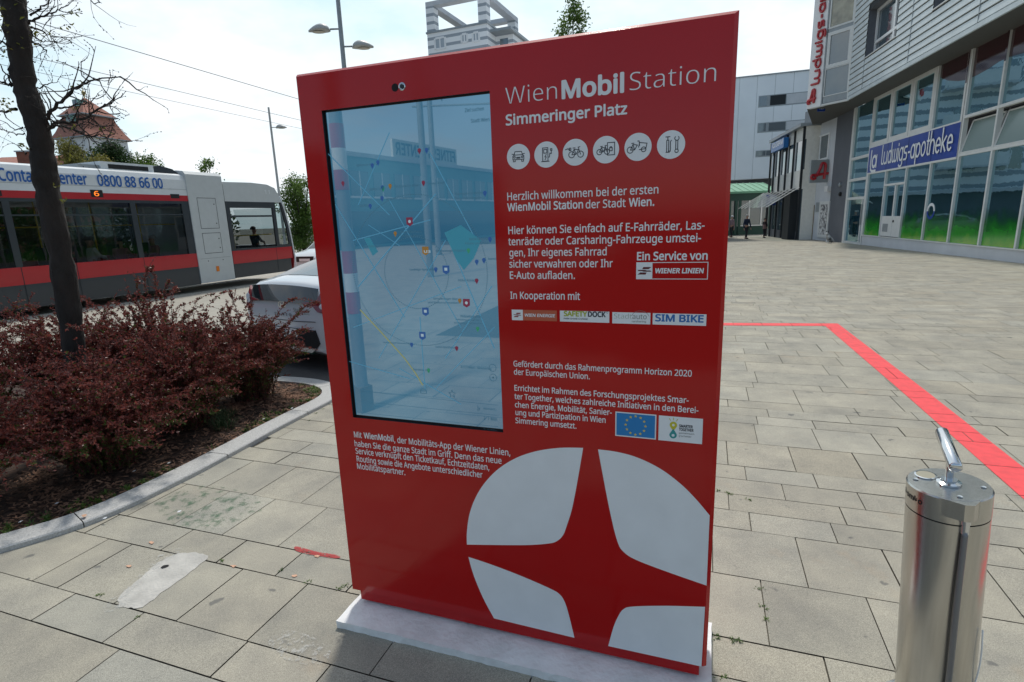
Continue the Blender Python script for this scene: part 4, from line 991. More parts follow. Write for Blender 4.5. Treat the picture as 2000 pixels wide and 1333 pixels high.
def lob(rn, n, rx, rz, z, r0):
    out = []
    for _ in range(n):
        a = rn.random() * 6.283; q = rn.random() ** .5; out.append((math.cos(a) * rx * q, math.sin(a) * rx * q, z + rn.uniform(-1, 1) * rz * (1 - q * .5), r0 * rn.uniform(.7, 1.2)))
    return out
def dtree(label, px, pt, pw_, Y, mi_, seed, dense=1.0, lobes=14, rn0=None, group='trees behind the tram', low=.0):
    """a tree at depth Y whose crown top is at pixel (px, pt) and whose crown is pw_ pixels wide"""
    rn = random.Random(seed); p = yp(px, pt, Y); rx = pw_ / 2 / FPX * Y; top = p.z; g_ = gz(Y)
    hh = top - g_; cz = hh * .62; rz_ = hh * .38 - rx * .25
    ls = []
    for k in range(lobes):
        f = (k + .5) / lobes; r0 = rx * .34 * rn.uniform(.75, 1.25); sp = rx * min(1, .25 + 1.5 * f) * rn.uniform(.3, .85); an = rn.random() * 6.283
        ls.append((math.cos(an) * sp, math.sin(an) * sp, hh - r0 - f ** 1.3 * hh * .48, r0))
    crown_tree('street_tree' if group is None else 'leafy_tree', label, (p.x, Y, g_), hh, hh * .38, ls, Y * .0036, int(9000 * dense), mi_, seed, group, tr=max(.09, hh * .018))
dtree('yellowish tree in front of the clock tower', 136, 272, 90, 48, 2, 21, .9, lobes=22)
dtree('dark green tree just right of the clock tower', 210, 274, 84, 44, 1, 22, 1.3, lobes=22)
dtree('low yellow green tree between the tower and the tram roof', 190, 300, 90, 42, 2, 23, .8, lobes=18)
dtree('green tree above the tram roof hatch, right of the dark tree', 272, 298, 100, 46, 0, 24, .9, lobes=20)
dtree('thin small green tree whose top shows above the tram coupling', 405, 308, 40, 40, 0, 25, .14, lobes=6)
bt = yp(577, 337, 31); brn = random.Random(26)
crown_tree('street_tree', 'bushy bright green street tree behind the front of the tram', (bt.x, 31, gz(31)), bt.z, 1.3, [(math.cos(k * 2.4) * .85 * (k % 3) / 2, math.sin(k * 2.4) * .85 * (k % 3) / 2, .9 + k / 27 * (bt.z - 1.1), .62 - .28 * abs(k / 27 - .4)) for k in range(28)], .10, 15000, 0, 26, tr=.16)
hg = MB(); hrn = random.Random(77)
for _ in range(9000):
    a_ = hrn.uniform(-14, 16); o_ = Vector((-11.35, 12.1)) + Vector((-TD.y, TD.x)) * (9.5 + hrn.random() * 1.2) + TD * a_; q = G(o_.x, o_.y, .1 + 2.5 * hrn.random() ** .8 + .3 * math.sin(a_ * 1.3))
    v_ = Vector((hrn.gauss(0, 1), hrn.gauss(0, 1), hrn.gauss(0, 1))).normalized(); leaf(hg, q, v_, v_.orthogonal().normalized(), hrn.uniform(.18, .4))
tag(obj('hedge', hg, LM[1], local=True), 'dark green hedge on the far side of the street, seen through the tram windows', 'hedge')
# slender young tree whose top looks over the stele
q = yp(1118, 2, 17); crn = random.Random(31)
crown_tree('young_tree', 'slender young green tree whose top shows above the red stele', (q.x, 17, gz(17)), q.z, q.z * .72, [(0, 0, q.z + .12, .20), (-.14, 0, q.z - .42, .26), (.16, .1, q.z - .30, .28), (.02, -.1, q.z - .12, .22), (-.30, 0, q.z - .72, .20), (.20, 0, q.z - .66, .2), (0, 0, q.z - 1.4, .5)], .075, 2600, 0, 32, tr=.05)

# ------------------------------------------------------------ lamps and overhead wires
def lamp(label, px_top, px_low, Y, heads, r_, topz=None):
    a = yp(*px_low, Y); g_ = gz(Y); t = thing('street_lamp', label, 'street lamp', (a.x, Y, g_), group='double headed street lamps')
    tp = yp(*px_top, Y); zt = topz or tp.z
    bx = a.x + (tp.x - a.x) * 0
    obj('pole', MB().lathe((bx, Y, g_), [(r_ * 1.5, 0), (r_ * 1.5, 1.2), (r_ * 1.15, 1.3), (r_ * .8, zt - g_)], 14), M['galv'] if r_ > .06 else M['lampwhite'], t, smooth=40)
    for (hx, hy, sgn, ln) in heads:
        c = yp(hx, hy, Y); z_ = c.z; root = Vector((bx, Y, z_ + .05)); e = root + Vector((sgn * ln * .32, 0, 0))
        hd_ = obj('arm', MB().tube([root - Vector((0, 0, .06)), root + Vector((sgn * .05, 0, 0)), e], r_ * .35, 8), M['galv'], t, smooth=True)
        # teardrop lamp head
        mb = MB(); n = 12; rows_ = []
        for i in range(n + 1):
            f = i / n; x_ = e.x + sgn * ln * .68 * f; hw = .17 * math.sin(math.pi * min(1, f * 1.0) ** .72) ** .7 if 0 < f < 1 else .012; ht = .15 * math.sin(math.pi * f ** .75) ** .8 if 0 < f < 1 else .012
            rows_.append([(x_, Y + hw * math.cos(th), z_ + .03 + (ht if math.sin(th) > 0 else .035) * math.sin(th)) for th in [6.2832 * k / 16 for k in range(17)]])
        mb.grid(rows_); hh_ = obj('lamp_head', mb, M['lampwhite'], t, smooth=True)
        mb = MB(); mb.disc(Frame((0, 0, 0), (1, 0)), (0, 0), 1, 0, 3); mb = MB()
        cx_ = e.x + sgn * ln * .36; mb.poly([(cx_ + ln * .2 * math.cos(u), Y + .11 * math.sin(u), z_ - .012) for u in [6.2832 * k / 20 for k in range(20)]])
        obj('lamp_glass', mb, mat('lamp_glass', (.35, .33, .27), .2), hh_)
LY = 15
lamp('nearer double headed street lamp rising above the top edge of the stele', (660, -60), (672, 130), LY, [(640, 62, -1, .80), (695, 95, 1, .78)], .062)
lamp('farther slim street lamp with its head turned right, above the tram front', (527, 210), (550, 420), 29, [(545, 251, 1, .78)], .058)
TN = Vector((-TD.y, TD.x)); T0 = zp(0, 612, .1)
TF = Frame(T0, TD)
mb = MB(); tw_ = thing('overhead_wires', 'thin overhead tram wires crossing the pale sky above the tram', 'overhead wires', (T0.x + TN.x * 1.2, T0.y + TN.y * 1.2, 0))
def wire(a, c, off, r_, sag=0):
    F_ = off; s0, z0 = TF.px(*a, F_); s1, z1 = TF.px(*c, F_); sl = (z1 - z0) / (s1 - s0)
    pts = [TF.p(s, z0 + sl * (s - s0), F_) for s in (-14, -5, 2, 8, 14, 25, 45, 70)]
    obj('wire', MB().tube(pts, r_, 6), M['wire'], tw_)
wire((110, 55), (580, 193), -1.2, .011); wire((70, 113), (586, 235), -1.4, .008); wire((75, 142), (590, 252), -1.0, .006)
mp_ = thing('catenary_mast', 'grey mast carrying the tram wires far down the street', 'mast', tuple(TF.p(60, 0, -4)))
mm = MB().tube([TF.p(60, -.4, -4), TF.p(60, 8, -4)], .11, 10); obj('pole', mm, M['galv'], mp_, smooth=True)
obj('bracket', MB().tube([TF.p(60, 6.7, -4), TF.p(60, 6.8, -.6)], .035, 8), M['galv'], mp_)

# ------------------------------------------------------------ people
def skinmesh(V, E, Rr, sub=2):
    """a smooth continuous surface grown round a skeleton"""
    me = bpy.data.meshes.new('figure'); me.from_pydata([tuple(v) for v in V], E, []); o = bpy.data.objects.new('figure', me); col.objects.link(o)
    md = o.modifiers.new('skin', 'SKIN'); 
    for i, r_ in enumerate(Rr):
        rr = r_ if isinstance(r_, tuple) else (r_, r_); me.skin_vertices[0].data[i].radius = rr
    me.skin_vertices[0].data[0].use_root = True
    s_ = o.modifiers.new('sub', 'SUBSURF'); s_.levels = sub; s_.render_levels = sub
    dg = bpy.context.evaluated_depsgraph_get(); dg.update(); m2 = bpy.data.meshes.new_from_object(o.evaluated_get(dg))
    mb = MB(); mb.add([v.co.copy() for v in m2.vertices], [tuple(p.vertices) for p in m2.polygons])
    bpy.data.objects.remove(o); bpy.data.meshes.remove(m2); return mb
def person(label, foot, hgt, face, top, legs, hairm, stride=.18, armL=((-.22, .02, .92), (-.23, .05, .70)), armR=((.22, .0, .92), (.22, -.04, .70)), bag=None, seated=False, hair=1.0, group=None):
    """face: heading in radians; joints are in fractions that suit a 1.75 m body"""
    k = hgt / 1.75; t = thing('person', label, 'person', foot, face, group=group); mtx = ROOTM[t.name]
    def W(p): return mtx @ (Vector(p) * k)
    if seated: hip = .50; sh_ = .93; hd_ = 1.14
    else: hip = .92; sh_ = 1.42; hd_ = 1.63
    V = [(0, 0, hip), (0, -.01, (hip + sh_) / 2), (0, 0, sh_ - .06), (0, .0, sh_ + .05), (0, .01, hd_ - .07), (0, .015, hd_), (0, .01, hd_ + .09)]
    Rr = [(.155, .11), (.135, .10), (.165, .10), .052, .072, .092, .062]; E = [(i, i + 1) for i in range(6)]
    def chain(st, pts, rs):
        prev = st
        for p, r_ in zip(pts, rs): V.append(p); Rr.append(r_); E.append((prev, len(V) - 1)); prev = len(V) - 1
        return prev
    d = sh_ - 1.42
    for sgn, arm in ((-1, armL), (1, armR)):
        a, h_ = [(x, y, z + d) if not seated else (x, y, z) for x, y, z in arm] if not seated else arm
        w_ = chain(2, [(sgn * .17, 0, sh_ - .01), (a[0], a[1], a[2] + (.18 if not seated else .0)), h_, (h_[0], h_[1] + .02, h_[2] - .07)], [.055, .042, .030, .034])
        for j in range(4): chain(w_, [(h_[0] + (j - 1.5) * .017, h_[1] + .03, h_[2] - .13 - .01 * (j in (1, 2)))], [.009])
        chain(w_, [(h_[0] - sgn * .03, h_[1] + .04, h_[2] - .09)], [.010])
    if seated: legp = {s_: [(s_ * .09, .03, .48), (s_ * .11, .44, .50), (s_ * .11, .46, .10), (s_ * .12, .60, .05)] for s_ in (-1, 1)}
    else: legp = {s_: [(s_ * .09, 0, .84), (s_ * .095, s_ * stride * .5 + .03, .48), (s_ * .09, s_ * stride * .7 - (.04 if s_ < 0 else 0), .09), (s_ * .10, s_ * stride * .7 + .14, .035)] for s_ in (-1, 1)}
    for s_ in (-1, 1): chain(0, legp[s_], [.085, .062, .042, .036])
    body = skinmesh([W(p) for p in V], E, [tuple(x * k for x in r_) if isinstance(r_, tuple) else r_ * k for r_ in Rr])
    obj('body', body, M['skin'], t, smooth=True)
    # face
    fm = MB()
    for s_ in (-1, 1): fm.lathe(W((s_ * .034, .098, hd_ + .015)), [(.010 * k, -.004), (.010 * k, .004), (.004 * k, .008)], 8, mtx.to_3x3() @ Vector((0, 1, 0)))
    obj('eyes', fm, M['hair'], t)
    fm = MB().tube([W((0, .092, hd_ + .02)), W((0, .118, hd_ - .02)), W((0, .095, hd_ - .03))], [.008 * k, .015 * k, .012 * k], 6); obj('nose', fm, M['skin'], t, smooth=True)
    fm = MB().tube([W((-.025, .093, hd_ - .055)), W((0, .102, hd_ - .056)), W((.025, .093, hd_ - .055))], .006 * k, 6); obj('mouth', fm, M['rose'], t, smooth=True)
    # clothes
    SV = [(0, 0, hip + .0), (0, -.01, (hip + sh_) / 2), (0, 0, sh_ - .06), (0, 0, sh_ + .01)]; SR = [(.175, .13), (.155, .12), (.185, .12), .075]; SE = [(0, 1), (1, 2), (2, 3)]
    for sgn, arm in ((-1, armL), (1, armR)):
        a, h_ = [(x, y, z + d) if not seated else (x, y, z) for x, y, z in arm] if not seated else arm
        n0 = len(SV); SV += [(sgn * .17, 0, sh_ - .01), (a[0], a[1], a[2] + (.18 if not seated else 0)), (h_[0], h_[1], h_[2] + .02)]; SR += [.068, .056, .045]; SE += [(2, n0), (n0, n0 + 1), (n0 + 1, n0 + 2)]
    obj('jacket', skinmesh([W(p) for p in SV], SE, [tuple(x * k for x in r_) if isinstance(r_, tuple) else r_ * k for r_ in SR]), M[top], t, smooth=True)
    TV = [(0, 0, hip + .02), (0, 0, hip - .05)]; TR = [(.165, .12), (.16, .12)]; TE = [(0, 1)]
    for s_ in (-1, 1):
        n0 = len(TV); L_ = legp[s_]; TV += [L_[0], L_[1], (L_[2][0], L_[2][1], L_[2][2] + .02)]; TR += [.10, .078, .062]; TE += [(1, n0), (n0, n0 + 1), (n0 + 1, n0 + 2)]
    obj('trousers', skinmesh([W(p) for p in TV], TE, [tuple(x * k for x in r_) if isinstance(r_, tuple) else r_ * k for r_ in TR]), M[legs], t, smooth=True)
    for s_ in (-1, 1):
        L_ = legp[s_]; sh2 = MB().tube([W((L_[2][0], L_[2][1] - .05, .05 if not seated else L_[2][2] - .03)), W((L_[2][0], L_[2][1] + .06, .05 if not seated else L_[2][2] - .03)), W((L_[3][0], L_[3][1] + .04, .04 if not seated else L_[3][2] - .01))], [.05 * k, .052 * k, .035 * k], 8); obj('shoe', sh2, M['dark'], t, smooth=True)
    hm = MB(); c = W((0, -.005, hd_ + .045)); Rm = mtx.to_3x3()
    rows_ = []
    for i in range(9):
        th = math.pi * .62 * i / 8; rows_.append([c + Rm @ Vector((math.cos(a) * math.sin(th) * .102, math.sin(a) * math.sin(th) * .11 - .012 - (.02 if i > 5 else 0), math.cos(th) * .095 * (hair if i > 5 else 1) + .02)) * k for a in [6.2832 * j / 16 for j in range(17)]])
    hm.grid(rows_); obj('hair', hm, M[hairm], t, smooth=True)
    if bag:
        bm_ = MB(); c = Vector(bag[0]); w_, h_ = bag[1]
        pts = [(-w_, -h_), (w_, -h_ * .9), (w_ * .8, h_), (-w_ * .8, h_)]
        bm_.prism([W(c + Vector((a, .05, b_))) for a, b_ in pts], Rm @ Vector((0, .10, 0)) * k); bg_ = obj('shoulder_bag', bm_, M[bag[2]], t)
        obj('strap', MB().tube([W(c + Vector((-w_ * .6, .06, h_))), W((-.10, .10, sh_ - .1)), W((.05, .08, sh_ + .02)), W(c + Vector((w_ * .6, .08, h_)))], .008, 5), M[bag[2]], bg_)
    return t
def walker(label, fx, fy, ty, **k):
    f = gp(fx, fy); tp = yp(fx, ty, f.y); return person(label, (f.x, f.y, f.z), (tp.z - f.z), **k)
walker('man in a navy tracksuit top with white shoulders and dark trousers walking towards the stele', 1457, 467, 420, face=R(180 + 20), top='navy', legs='dark', hairm='greyhair', armL=((-.28, .02, .92), (-.30, .10, .78)), armR=((.28, .0, .92), (.29, .06, .76)))
walker('person in a checked shirt and white cap at the right edge of the stele', 1428, 464, 422, face=R(20), top='plaid', legs='dark', hairm='whitecloth')
walker('woman in a dark top carrying a rose bag across her front, rightmost of the walkers', 1492, 465, 427, face=R(180 + 15), top='dark', legs='dark', hairm='hair', hair=1.9, armL=((-.22, .06, .95), (-.08, .22, .98)), armR=((.22, .04, .95), (.12, .20, .95)), bag=((.20, .10, 1.0), (.13, .20), 'rose'))

# ------------------------------------------------------------ tram
def glassmat(name, tint, refl=1.45, rough=.01, opacity=.0):
    m = bpy.data.materials.new(name); m.use_nodes = True; t = m.node_tree; t.nodes.remove(t.nodes['Principled BSDF']); n_ = t.nodes.new
    tr = n_('ShaderNodeBsdfTransparent'); tr.inputs[0].default_value = (*tint, 1); gl = n_('ShaderNodeBsdfGlossy'); gl.inputs['Roughness'].default_value = rough; fr = n_('ShaderNodeFresnel'); fr.inputs[0].default_value = refl
    no_ = n_('ShaderNodeTexNoise'); no_.inputs['Scale'].default_value = 1.2; bp = n_('ShaderNodeBump'); bp.inputs['Strength'].default_value = .05; bp.inputs['Distance'].default_value = .03; tc_ = n_('ShaderNodeTexCoord'); t.links.new(tc_.outputs['Object'], no_.inputs['Vector']); t.links.new(no_.outputs[0], bp.inputs['Height']); t.links.new(bp.outputs[0], gl.inputs['Normal'])
    mxs = n_('ShaderNodeMixShader'); t.links.new(fr.outputs[0], mxs.inputs[0]); t.links.new(tr.outputs[0], mxs.inputs[1]); t.links.new(gl.outputs[0], mxs.inputs[2]); t.links.new(mxs.outputs[0], t.nodes['Material Output'].inputs[0]); return m
M['tramglass'] = glassmat('tram_window_glass', (.42, .45, .46), 1.55)
M['clearglass'] = glassmat('clear_glass', (.6, .66, .66), 1.6)
M['seat'] = mat('seat_fabric', (.03, .035, .05), .9, var=.2); M['trambin'] = mat('tram_interior', (.10, .10, .10), .7, var=.1)
tram = thing('tram', 'red, white and dark grey low floor tram passing behind the red shrubs', 'tram', mat=TF.mat(0, gz(14)))
def tb(name, a0, a1, z0, z1, o0, o1, m_, par=None): return obj(name, MB().fbox(TF, a0, a1, z0, z1, o0, o1), M[m_], par or tram)
SA, SB, SC_, SD = -16.0, 5.17, 6.45, 8.75
WD = -2.4
zk, zr, zw0, zw1, zu, zt = .12, .66, 1.06, 2.52, 2.60, 2.76
# rear car body
tb('skirt', SA, SB, zk, zr, 0, -.06, 'tramdark'); tb('red_side_band', SA, SB, zr, zw0, .004, -.06, 'tramred')
tb('window_rail', SA, SB, zw1, zu, .0, -.06, 'tramdark'); tb('red_upper_band', SA, SB, zu, zt, .006, -.06, 'tramred')
roof = MB(); prof = [(0.0, zt), (-.015, 3.2), (-.06, 3.33), (-.16, 3.38), (-2.24, 3.38), (-2.34, 3.33), (-2.4, 3.2), (-2.4, zt), (-2.3, zt), (-2.3, 3.25), (-.1, 3.25), (-.1, zt)]
roof.prism([TF.p(SA, z, o) for o, z in prof], TF.d * (SB - SA)); rf = obj('roof', roof, M['tramwhite'], tram)
tb('floor', SA, SB, .30, .36, -.06, WD + .06, 'trambin'); tb('far_side', SA, SB, .12, 1.1, WD + .06, WD, 'tramred'); tb('far_rail', SA, SB, 2.5, 3.3, WD + .06, WD, 'tramwhite')
pil = [TF.px(266, 440)[0], TF.px(20, 440)[0], TF.px(266, 440)[0] - 3.6, -4.5, -7.5, -11, 5.0]
for a in pil:
    tb('window_pillar', a - .07, a + .07 if a < 4.9 else SB, zw0, zw1, 0, -.08, 'tramdark')
    tb('far_pillar', a - .07, a + .07, 1.1, 2.5, WD + .06, WD, 'tramdark')
ps = sorted(pil + [SA])
for a, b_ in zip(ps[:-1], ps[1:]):
    obj('window_pane', MB().quad(TF, a + .07, b_ - .07, zw0, zw1, -.012), M['tramglass'], tram)
    obj('window_pane', MB().quad(TF, a + .07, b_ - .07, 1.1, 2.5, WD + .03), M['tramglass'], tram)
    tb('vent_rail', a + .07, b_ - .07, 2.20, 2.235, -.004, -.03, 'tramdark')
# seats and rails inside
for k in range(16):
    a = -9 + k * .88
    if a > 4.4: break
    for o in (-.35, -1.75):
        st = obj('seat', MB().fbox(TF, a, a + .42, .72, .80, o - .22, o - .65), M['seat'], tram); obj('backrest', MB().fbox(TF, a - .06, a, .8, 1.45, o - .22, o - .65), M['seat'], st)
for a in (-6, -3.2, -.9, 1.6, 2.9, 4.2): obj('grab_pole', MB().tube([TF.p(a, .36, -.9), TF.p(a, 3.2, -.9)], .018, 8), M['yellow'], tram)
obj('grab_rail', MB().tube([TF.p(-12, 1.95, -.5), TF.p(5, 1.95, -.5)], .015, 8), M['yellow'], tram)
# coupling module
cz = MB(); prof = [(.03, .14), (.03, 3.38), (-.05, 3.47), (-.3, 3.5), (-2.1, 3.5), (-2.35, 3.47), (-2.43, 3.38), (-2.43, .14)]
cz.prism([TF.p(SB, z, o) for o, z in prof], TF.d * (SC_ - SB)); cm = obj('coupling_module', cz, M['tramgrey'], tram)
for (p0, p1) in (((389, 387), (426, 446)), ((401, 456), (434, 493))):
    a0, z1 = TF.px(*p0, .03); a1, z0 = TF.px(*p1, .03); a0 = SB + .28 if p0[1] < 400 else SB + .28; a1 = a0 + .66
    ln_ = MB().stroke([(a0, z0), (a1, z0), (a1, z1), (a0, z1)], .014, TF, .0325, True); hc = obj('hatch', ln_, M['tramdark'], cm)
    for zz_ in (z0 + .15, z1 - .18): obj('lock', MB().disc(TF, (a1 - .08, zz_), .02, .034, 10), M['black'], hc)
tb('orange_marker_lamp', SB + .60, SB + .70, TF.px(426, 530)[1], TF.px(426, 520)[1], .03, .045, 'orange', cm)
for a in (SB + .35, SB + .9): obj('rivet', MB().disc(TF, (a, .80), .018, .034, 8), M['black'], cm)
obj('panel_seam', MB().stroke([(SB + .1, .88), (SC_ - .08, .88)], .012, TF, .033), M['galv'], cm)
# front car
tb('front_skirt', SC_ + .05, SD + .35, .16, .62, 0, -.06, 'tramdark'); tb('front_red_band', SC_ + .05, SD + .45, .62, 1.04, .004, -.06, 'tramred')
nose = [TF.px(x, y) for x, y in ((521, 361), (536, 368), (545, 384), (553, 405), (561, 432), (567, 458), (572, 484), (575, 500), (577, 522), (576, 540))]
nz = [(a, z) for a, z in nose]
def plate(name, pts, o0, o1, m_, par=None):
    mb = MB(); mb.prism([TF.p(a, z, o0) for a, z in pts], TF.n * (o1 - o0)); return obj(name, mb, M[m_], par or tram)
zc = 2.62
def nose_s(z):
    for (a0, z0), (a1, z1) in zip(nz[:-1], nz[1:]):
        if z1 <= z <= z0: return a0 + (a1 - a0) * (z0 - z) / max(1e-6, z0 - z1)
    return nz[-1][0]
top_pts = [(SC_ + .05, 3.22), (SC_ + .05, zc), (nose_s(zc), zc)] + [(a, z) for a, z in reversed(nz) if z > zc] + [(nz[0][0] - .7, 3.25)]
plate('front_roof_panel', top_pts, 0, WD, 'tramgrey')
# dark frame round the cab windows
def ringpiece(a0, a1, z0, z1): return MB().fbox(TF, a0, a1, z0, z1, 0, -.06)
wa, wb_, wc = TF.px(455, 450)[0], TF.px(536, 440)[0], TF.px(541, 440)[0]
fz0, fz1 = 1.10, 2.42
g_ = MB(); 
for q in ((SC_ + .05, wa, 1.04, zc), (wa, wb_, fz1, zc), (wa, wb_, 1.04, fz0), (wb_, wc + .02, 1.04, zc)): g_.fbox(TF, q[0], q[1], q[2], q[3], 0, -.06)
obj('cab_window_frame', g_, M['tramdark'], tram)
g_ = MB(); g_.prism([TF.p(a, z, 0) for a, z in [(wc + .02, 1.04), (nose_s(1.04), 1.04)] + [(a, z) for a, z in reversed(nz) if 1.04 < z < zc] + [(nose_s(zc), zc), (nose_s(zc) - .08, zc), (nose_s(2.3) - .10, 2.3), (nose_s(1.7) - .10, 1.7), (nose_s(1.2) - .12, 1.14), (wc + .02, 1.14)]], TF.n * -.06); obj('corner_window_frame', g_, M['tramdark'], tram)
obj('cab_window_pane', MB().quad(TF, wa, wb_, fz0, fz1, -.012), M['tramglass'], tram)
tb('cab_window_bar', wa, wb_, 2.12, 2.18, -.0, -.03, 'tramdark')
obj('corner_pane', MB().poly([TF.p(a, z, -.014) for a, z in [(wc + .02, 1.14), (nose_s(1.2) - .10, 1.14), (nose_s(1.7) - .08, 1.7), (nose_s(2.3) - .08, 2.3), (nose_s(zc) - .06, zc), (wc + .02, zc)]]), M['clearglass'], tram)
wsn = MB(); wsn.grid([[TF.p(a, z, -.02), TF.p(a + .14 * (z < 2.6), z, -.6), TF.p(a + .18 * (z < 2.6), z, -1.2), TF.p(a + .14 * (z < 2.6), z, -1.8), TF.p(a, z, WD)] for a, z in nz if 1.0 < z < 2.75]); obj('windscreen', wsn, M['clearglass'], tram, smooth=True)
fn = MB(); fn.grid([[TF.p(a, z, 0), TF.p(a + .14, z, -.6), TF.p(a + .18, z, -1.2), TF.p(a + .14, z, -1.8), TF.p(a, z, WD)] for a, z in [(nose_s(1.1), 1.1), (nose_s(.9), .9), (nose_s(.7), .7), (nz[-1][0], .2)]]); obj('front_panel', fn, M['tramred'], tram, smooth=True)
ed = MB().tube([TF.p(a + .02, z, .0) for a, z in nz if z < 3.1], .028, 8); obj('nose_edge_trim', ed, M['tramwhite'], tram, smooth=True)
tb('cab_floor', SC_, SD + .3, .3, .36, -.06, WD, 'trambin'); tb('cab_far_side', SC_, SD + .2, .2, 1.15, WD + .05, WD, 'tramred')
obj('cab_partition', MB().fbox(TF, SC_ + .02, SC_ + .06, .36, 3.0, -.1, WD + .1), M['trambin'], tram)
obj('handrail', MB().tube([TF.p(wa + .03, 1.52, -.10), TF.p(wb_ - .1, 1.52, -.10)], .018, 8), M['yellow'], tram)
obj('handrail', MB().tube([TF.p(wa + .10, 1.10, -.12), TF.p(wa + .10, 1.52, -.12)], .018, 8), M['yellow'], tram)
obj('cab_desk', MB().fbox(TF, SD - .45, SD + .25, .9, 1.15, -.25, WD + .3), M['black'], tram)
m_ = MB(); text(m_, TF, "11", *[TF.px(516, 376)[0], TF.px(527, 376)[0]], TF.px(520, 379)[1], .13, .004, .02); obj('fleet_number', m_, M['tramwhite'], tram)
# route display and lettering
a0, z1 = TF.px(175.5, 371); a1, z0 = TF.px(202, 386)
dsp = obj('route_display', MB().fbox(TF, a0, a1, z0, z1, .008, -.01), M['black'], tram)
m_ = MB(); text(m_, TF, "6", TF.px(183.5, 380)[0], TF.px(193, 380)[0], z0 + .03, (z1 - z0) - .06, .010, .0); obj('route_number', m_, M['led'], dsp)
for x0, x1, y in ((-14, 3, 378), (333, 350, 384)):
    a0, a1 = TF.px(x0, y)[0], TF.px(x1, y)[0]; z_ = TF.px(x1, y)[1]; obj('side_display', MB().fbox(TF, a0, a1, z_ - .06, z_ + .06, .009, -.01), M['black'], tram)
m_ = MB(); cph = abs(TF.px(200, 342)[1] - TF.px(200, 363)[1]) * .98
for wrd, p0_, p1_ in (("Contact", (-2, 352), (85, 357)), ("Center", (103, 358), (172, 361)), ("0800 88 66 00", (192, 363), (319, 368))):
    m_ = MB(); textpx(m_, TF, wrd, p0_, p1_, cph, .004, .012); obj('side_lettering', m_, M['blue'], tram)
for x_ in (283, 150, 40):
    a_ = TF.px(x_, 520)[0]; obj('panel_seam', MB().quad(TF, a_ - .008, a_ + .008, zk, zw0, .006), M['gap'], tram)
a_ = TF.px(541, 500)[0]; obj('panel_seam', MB().quad(TF, a_ - .008, a_ + .008, .16, 1.04, .006), M['gap'], tram); obj('panel_seam', MB().quad(TF, SA, SB, 2.93 - .004, 2.93 + .004, .003), M['galv'], tram)
# roof equipment
def rbox(name, p0, p1, m_, hgt, off0=-.25, off1=-2.1):
    a0 = TF.px(*p0, off0)[0]; a1 = TF.px(*p1, off0)[0]; return tb(name, a0, a1, 3.38, 3.38 + hgt, off0, off1, m_, rf)
u = rbox('roof_equipment', (150, 322), (200, 325), 'galv', .10); u = rbox('roof_equipment', (196, 322), (300, 332), 'tramwhite', .20, -.2)
tb('equipment_grille', TF.px(212, 330, -.2)[0], TF.px(290, 336, -.2)[0], 3.41, 3.52, -.19, -.2, 'black', rf)
cv = MB(); aa = TF.px(305, 330)[0]
cv.prism([TF.p(a, z, -.25) for a, z in ((aa, 3.36), (aa + .05, 3.55), (aa + .3, 3.60), (aa + .7, 3.52), (SB, 3.42), (SB, 3.36))], TF.n * -1.8); obj('bellows_cover', cv, M['tramdark'], rf)
for a in (.5, 3.8): obj('wheel', MB().lathe(TF.p(a, .34, -.25), [(.32, 0), (.32, .12), (.2, .14)], 24, TF.n), M['black'], tram)
tb('underframe', SA, SD, .18, .34, -.3, WD + .2, 'black')
def rider(label, px_, py_, off, top, hairm, face, **k):
    a, z = TF.px(px_, py_, off); p = TF.p(a, 0, off); s_ = 1.62 / 1.75; zf = z - 1.2 * s_
    return person(label, (p.x, p.y, max(.36, min(.62, zf))), 1.62, face=face, top=top, legs='dark', hairm=hairm, seated=True, armL=((-.23, .08, .72), (-.16, .30, .66)), armR=((.23, .08, .72), (.16, .30, .66)), **k)
TH = math.atan2(TD.y, TD.x) - math.pi / 2
rider('seated tram passenger in a white shirt behind the window, left of the two in pink', 172, 468, -.55, 'whitecloth', 'hair', TH)
rider('seated tram passenger in a pink top leaning forward, in the middle of the three', 232, 470, -.6, 'pink', 'hair', TH + .5)
rider('seated tram passenger in pink by the window pillar, nearest the coupling module', 296, 465, -.55, 'pink', 'greyhair', TH + math.pi)
rider('tram driver in dark clothes sitting in the cab', 493, 432, -1.0, 'dark', 'hair', TH)
# rails in the road
for o in (-.48, -1.92, -4.4, -5.84):
    rb_ = MB(); rows_ = []
    for k in range(60):
        p0, p1 = TF.p(-30 + k * 3, 0, o), TF.p(-30 + k * 3, 0, o - .07); rows_.append([G(p0.x, p0.y, -.002), G(p1.x, p1.y, -.002)])
    struct('tram_rail', rb_.grid(rows_), M['galv'])

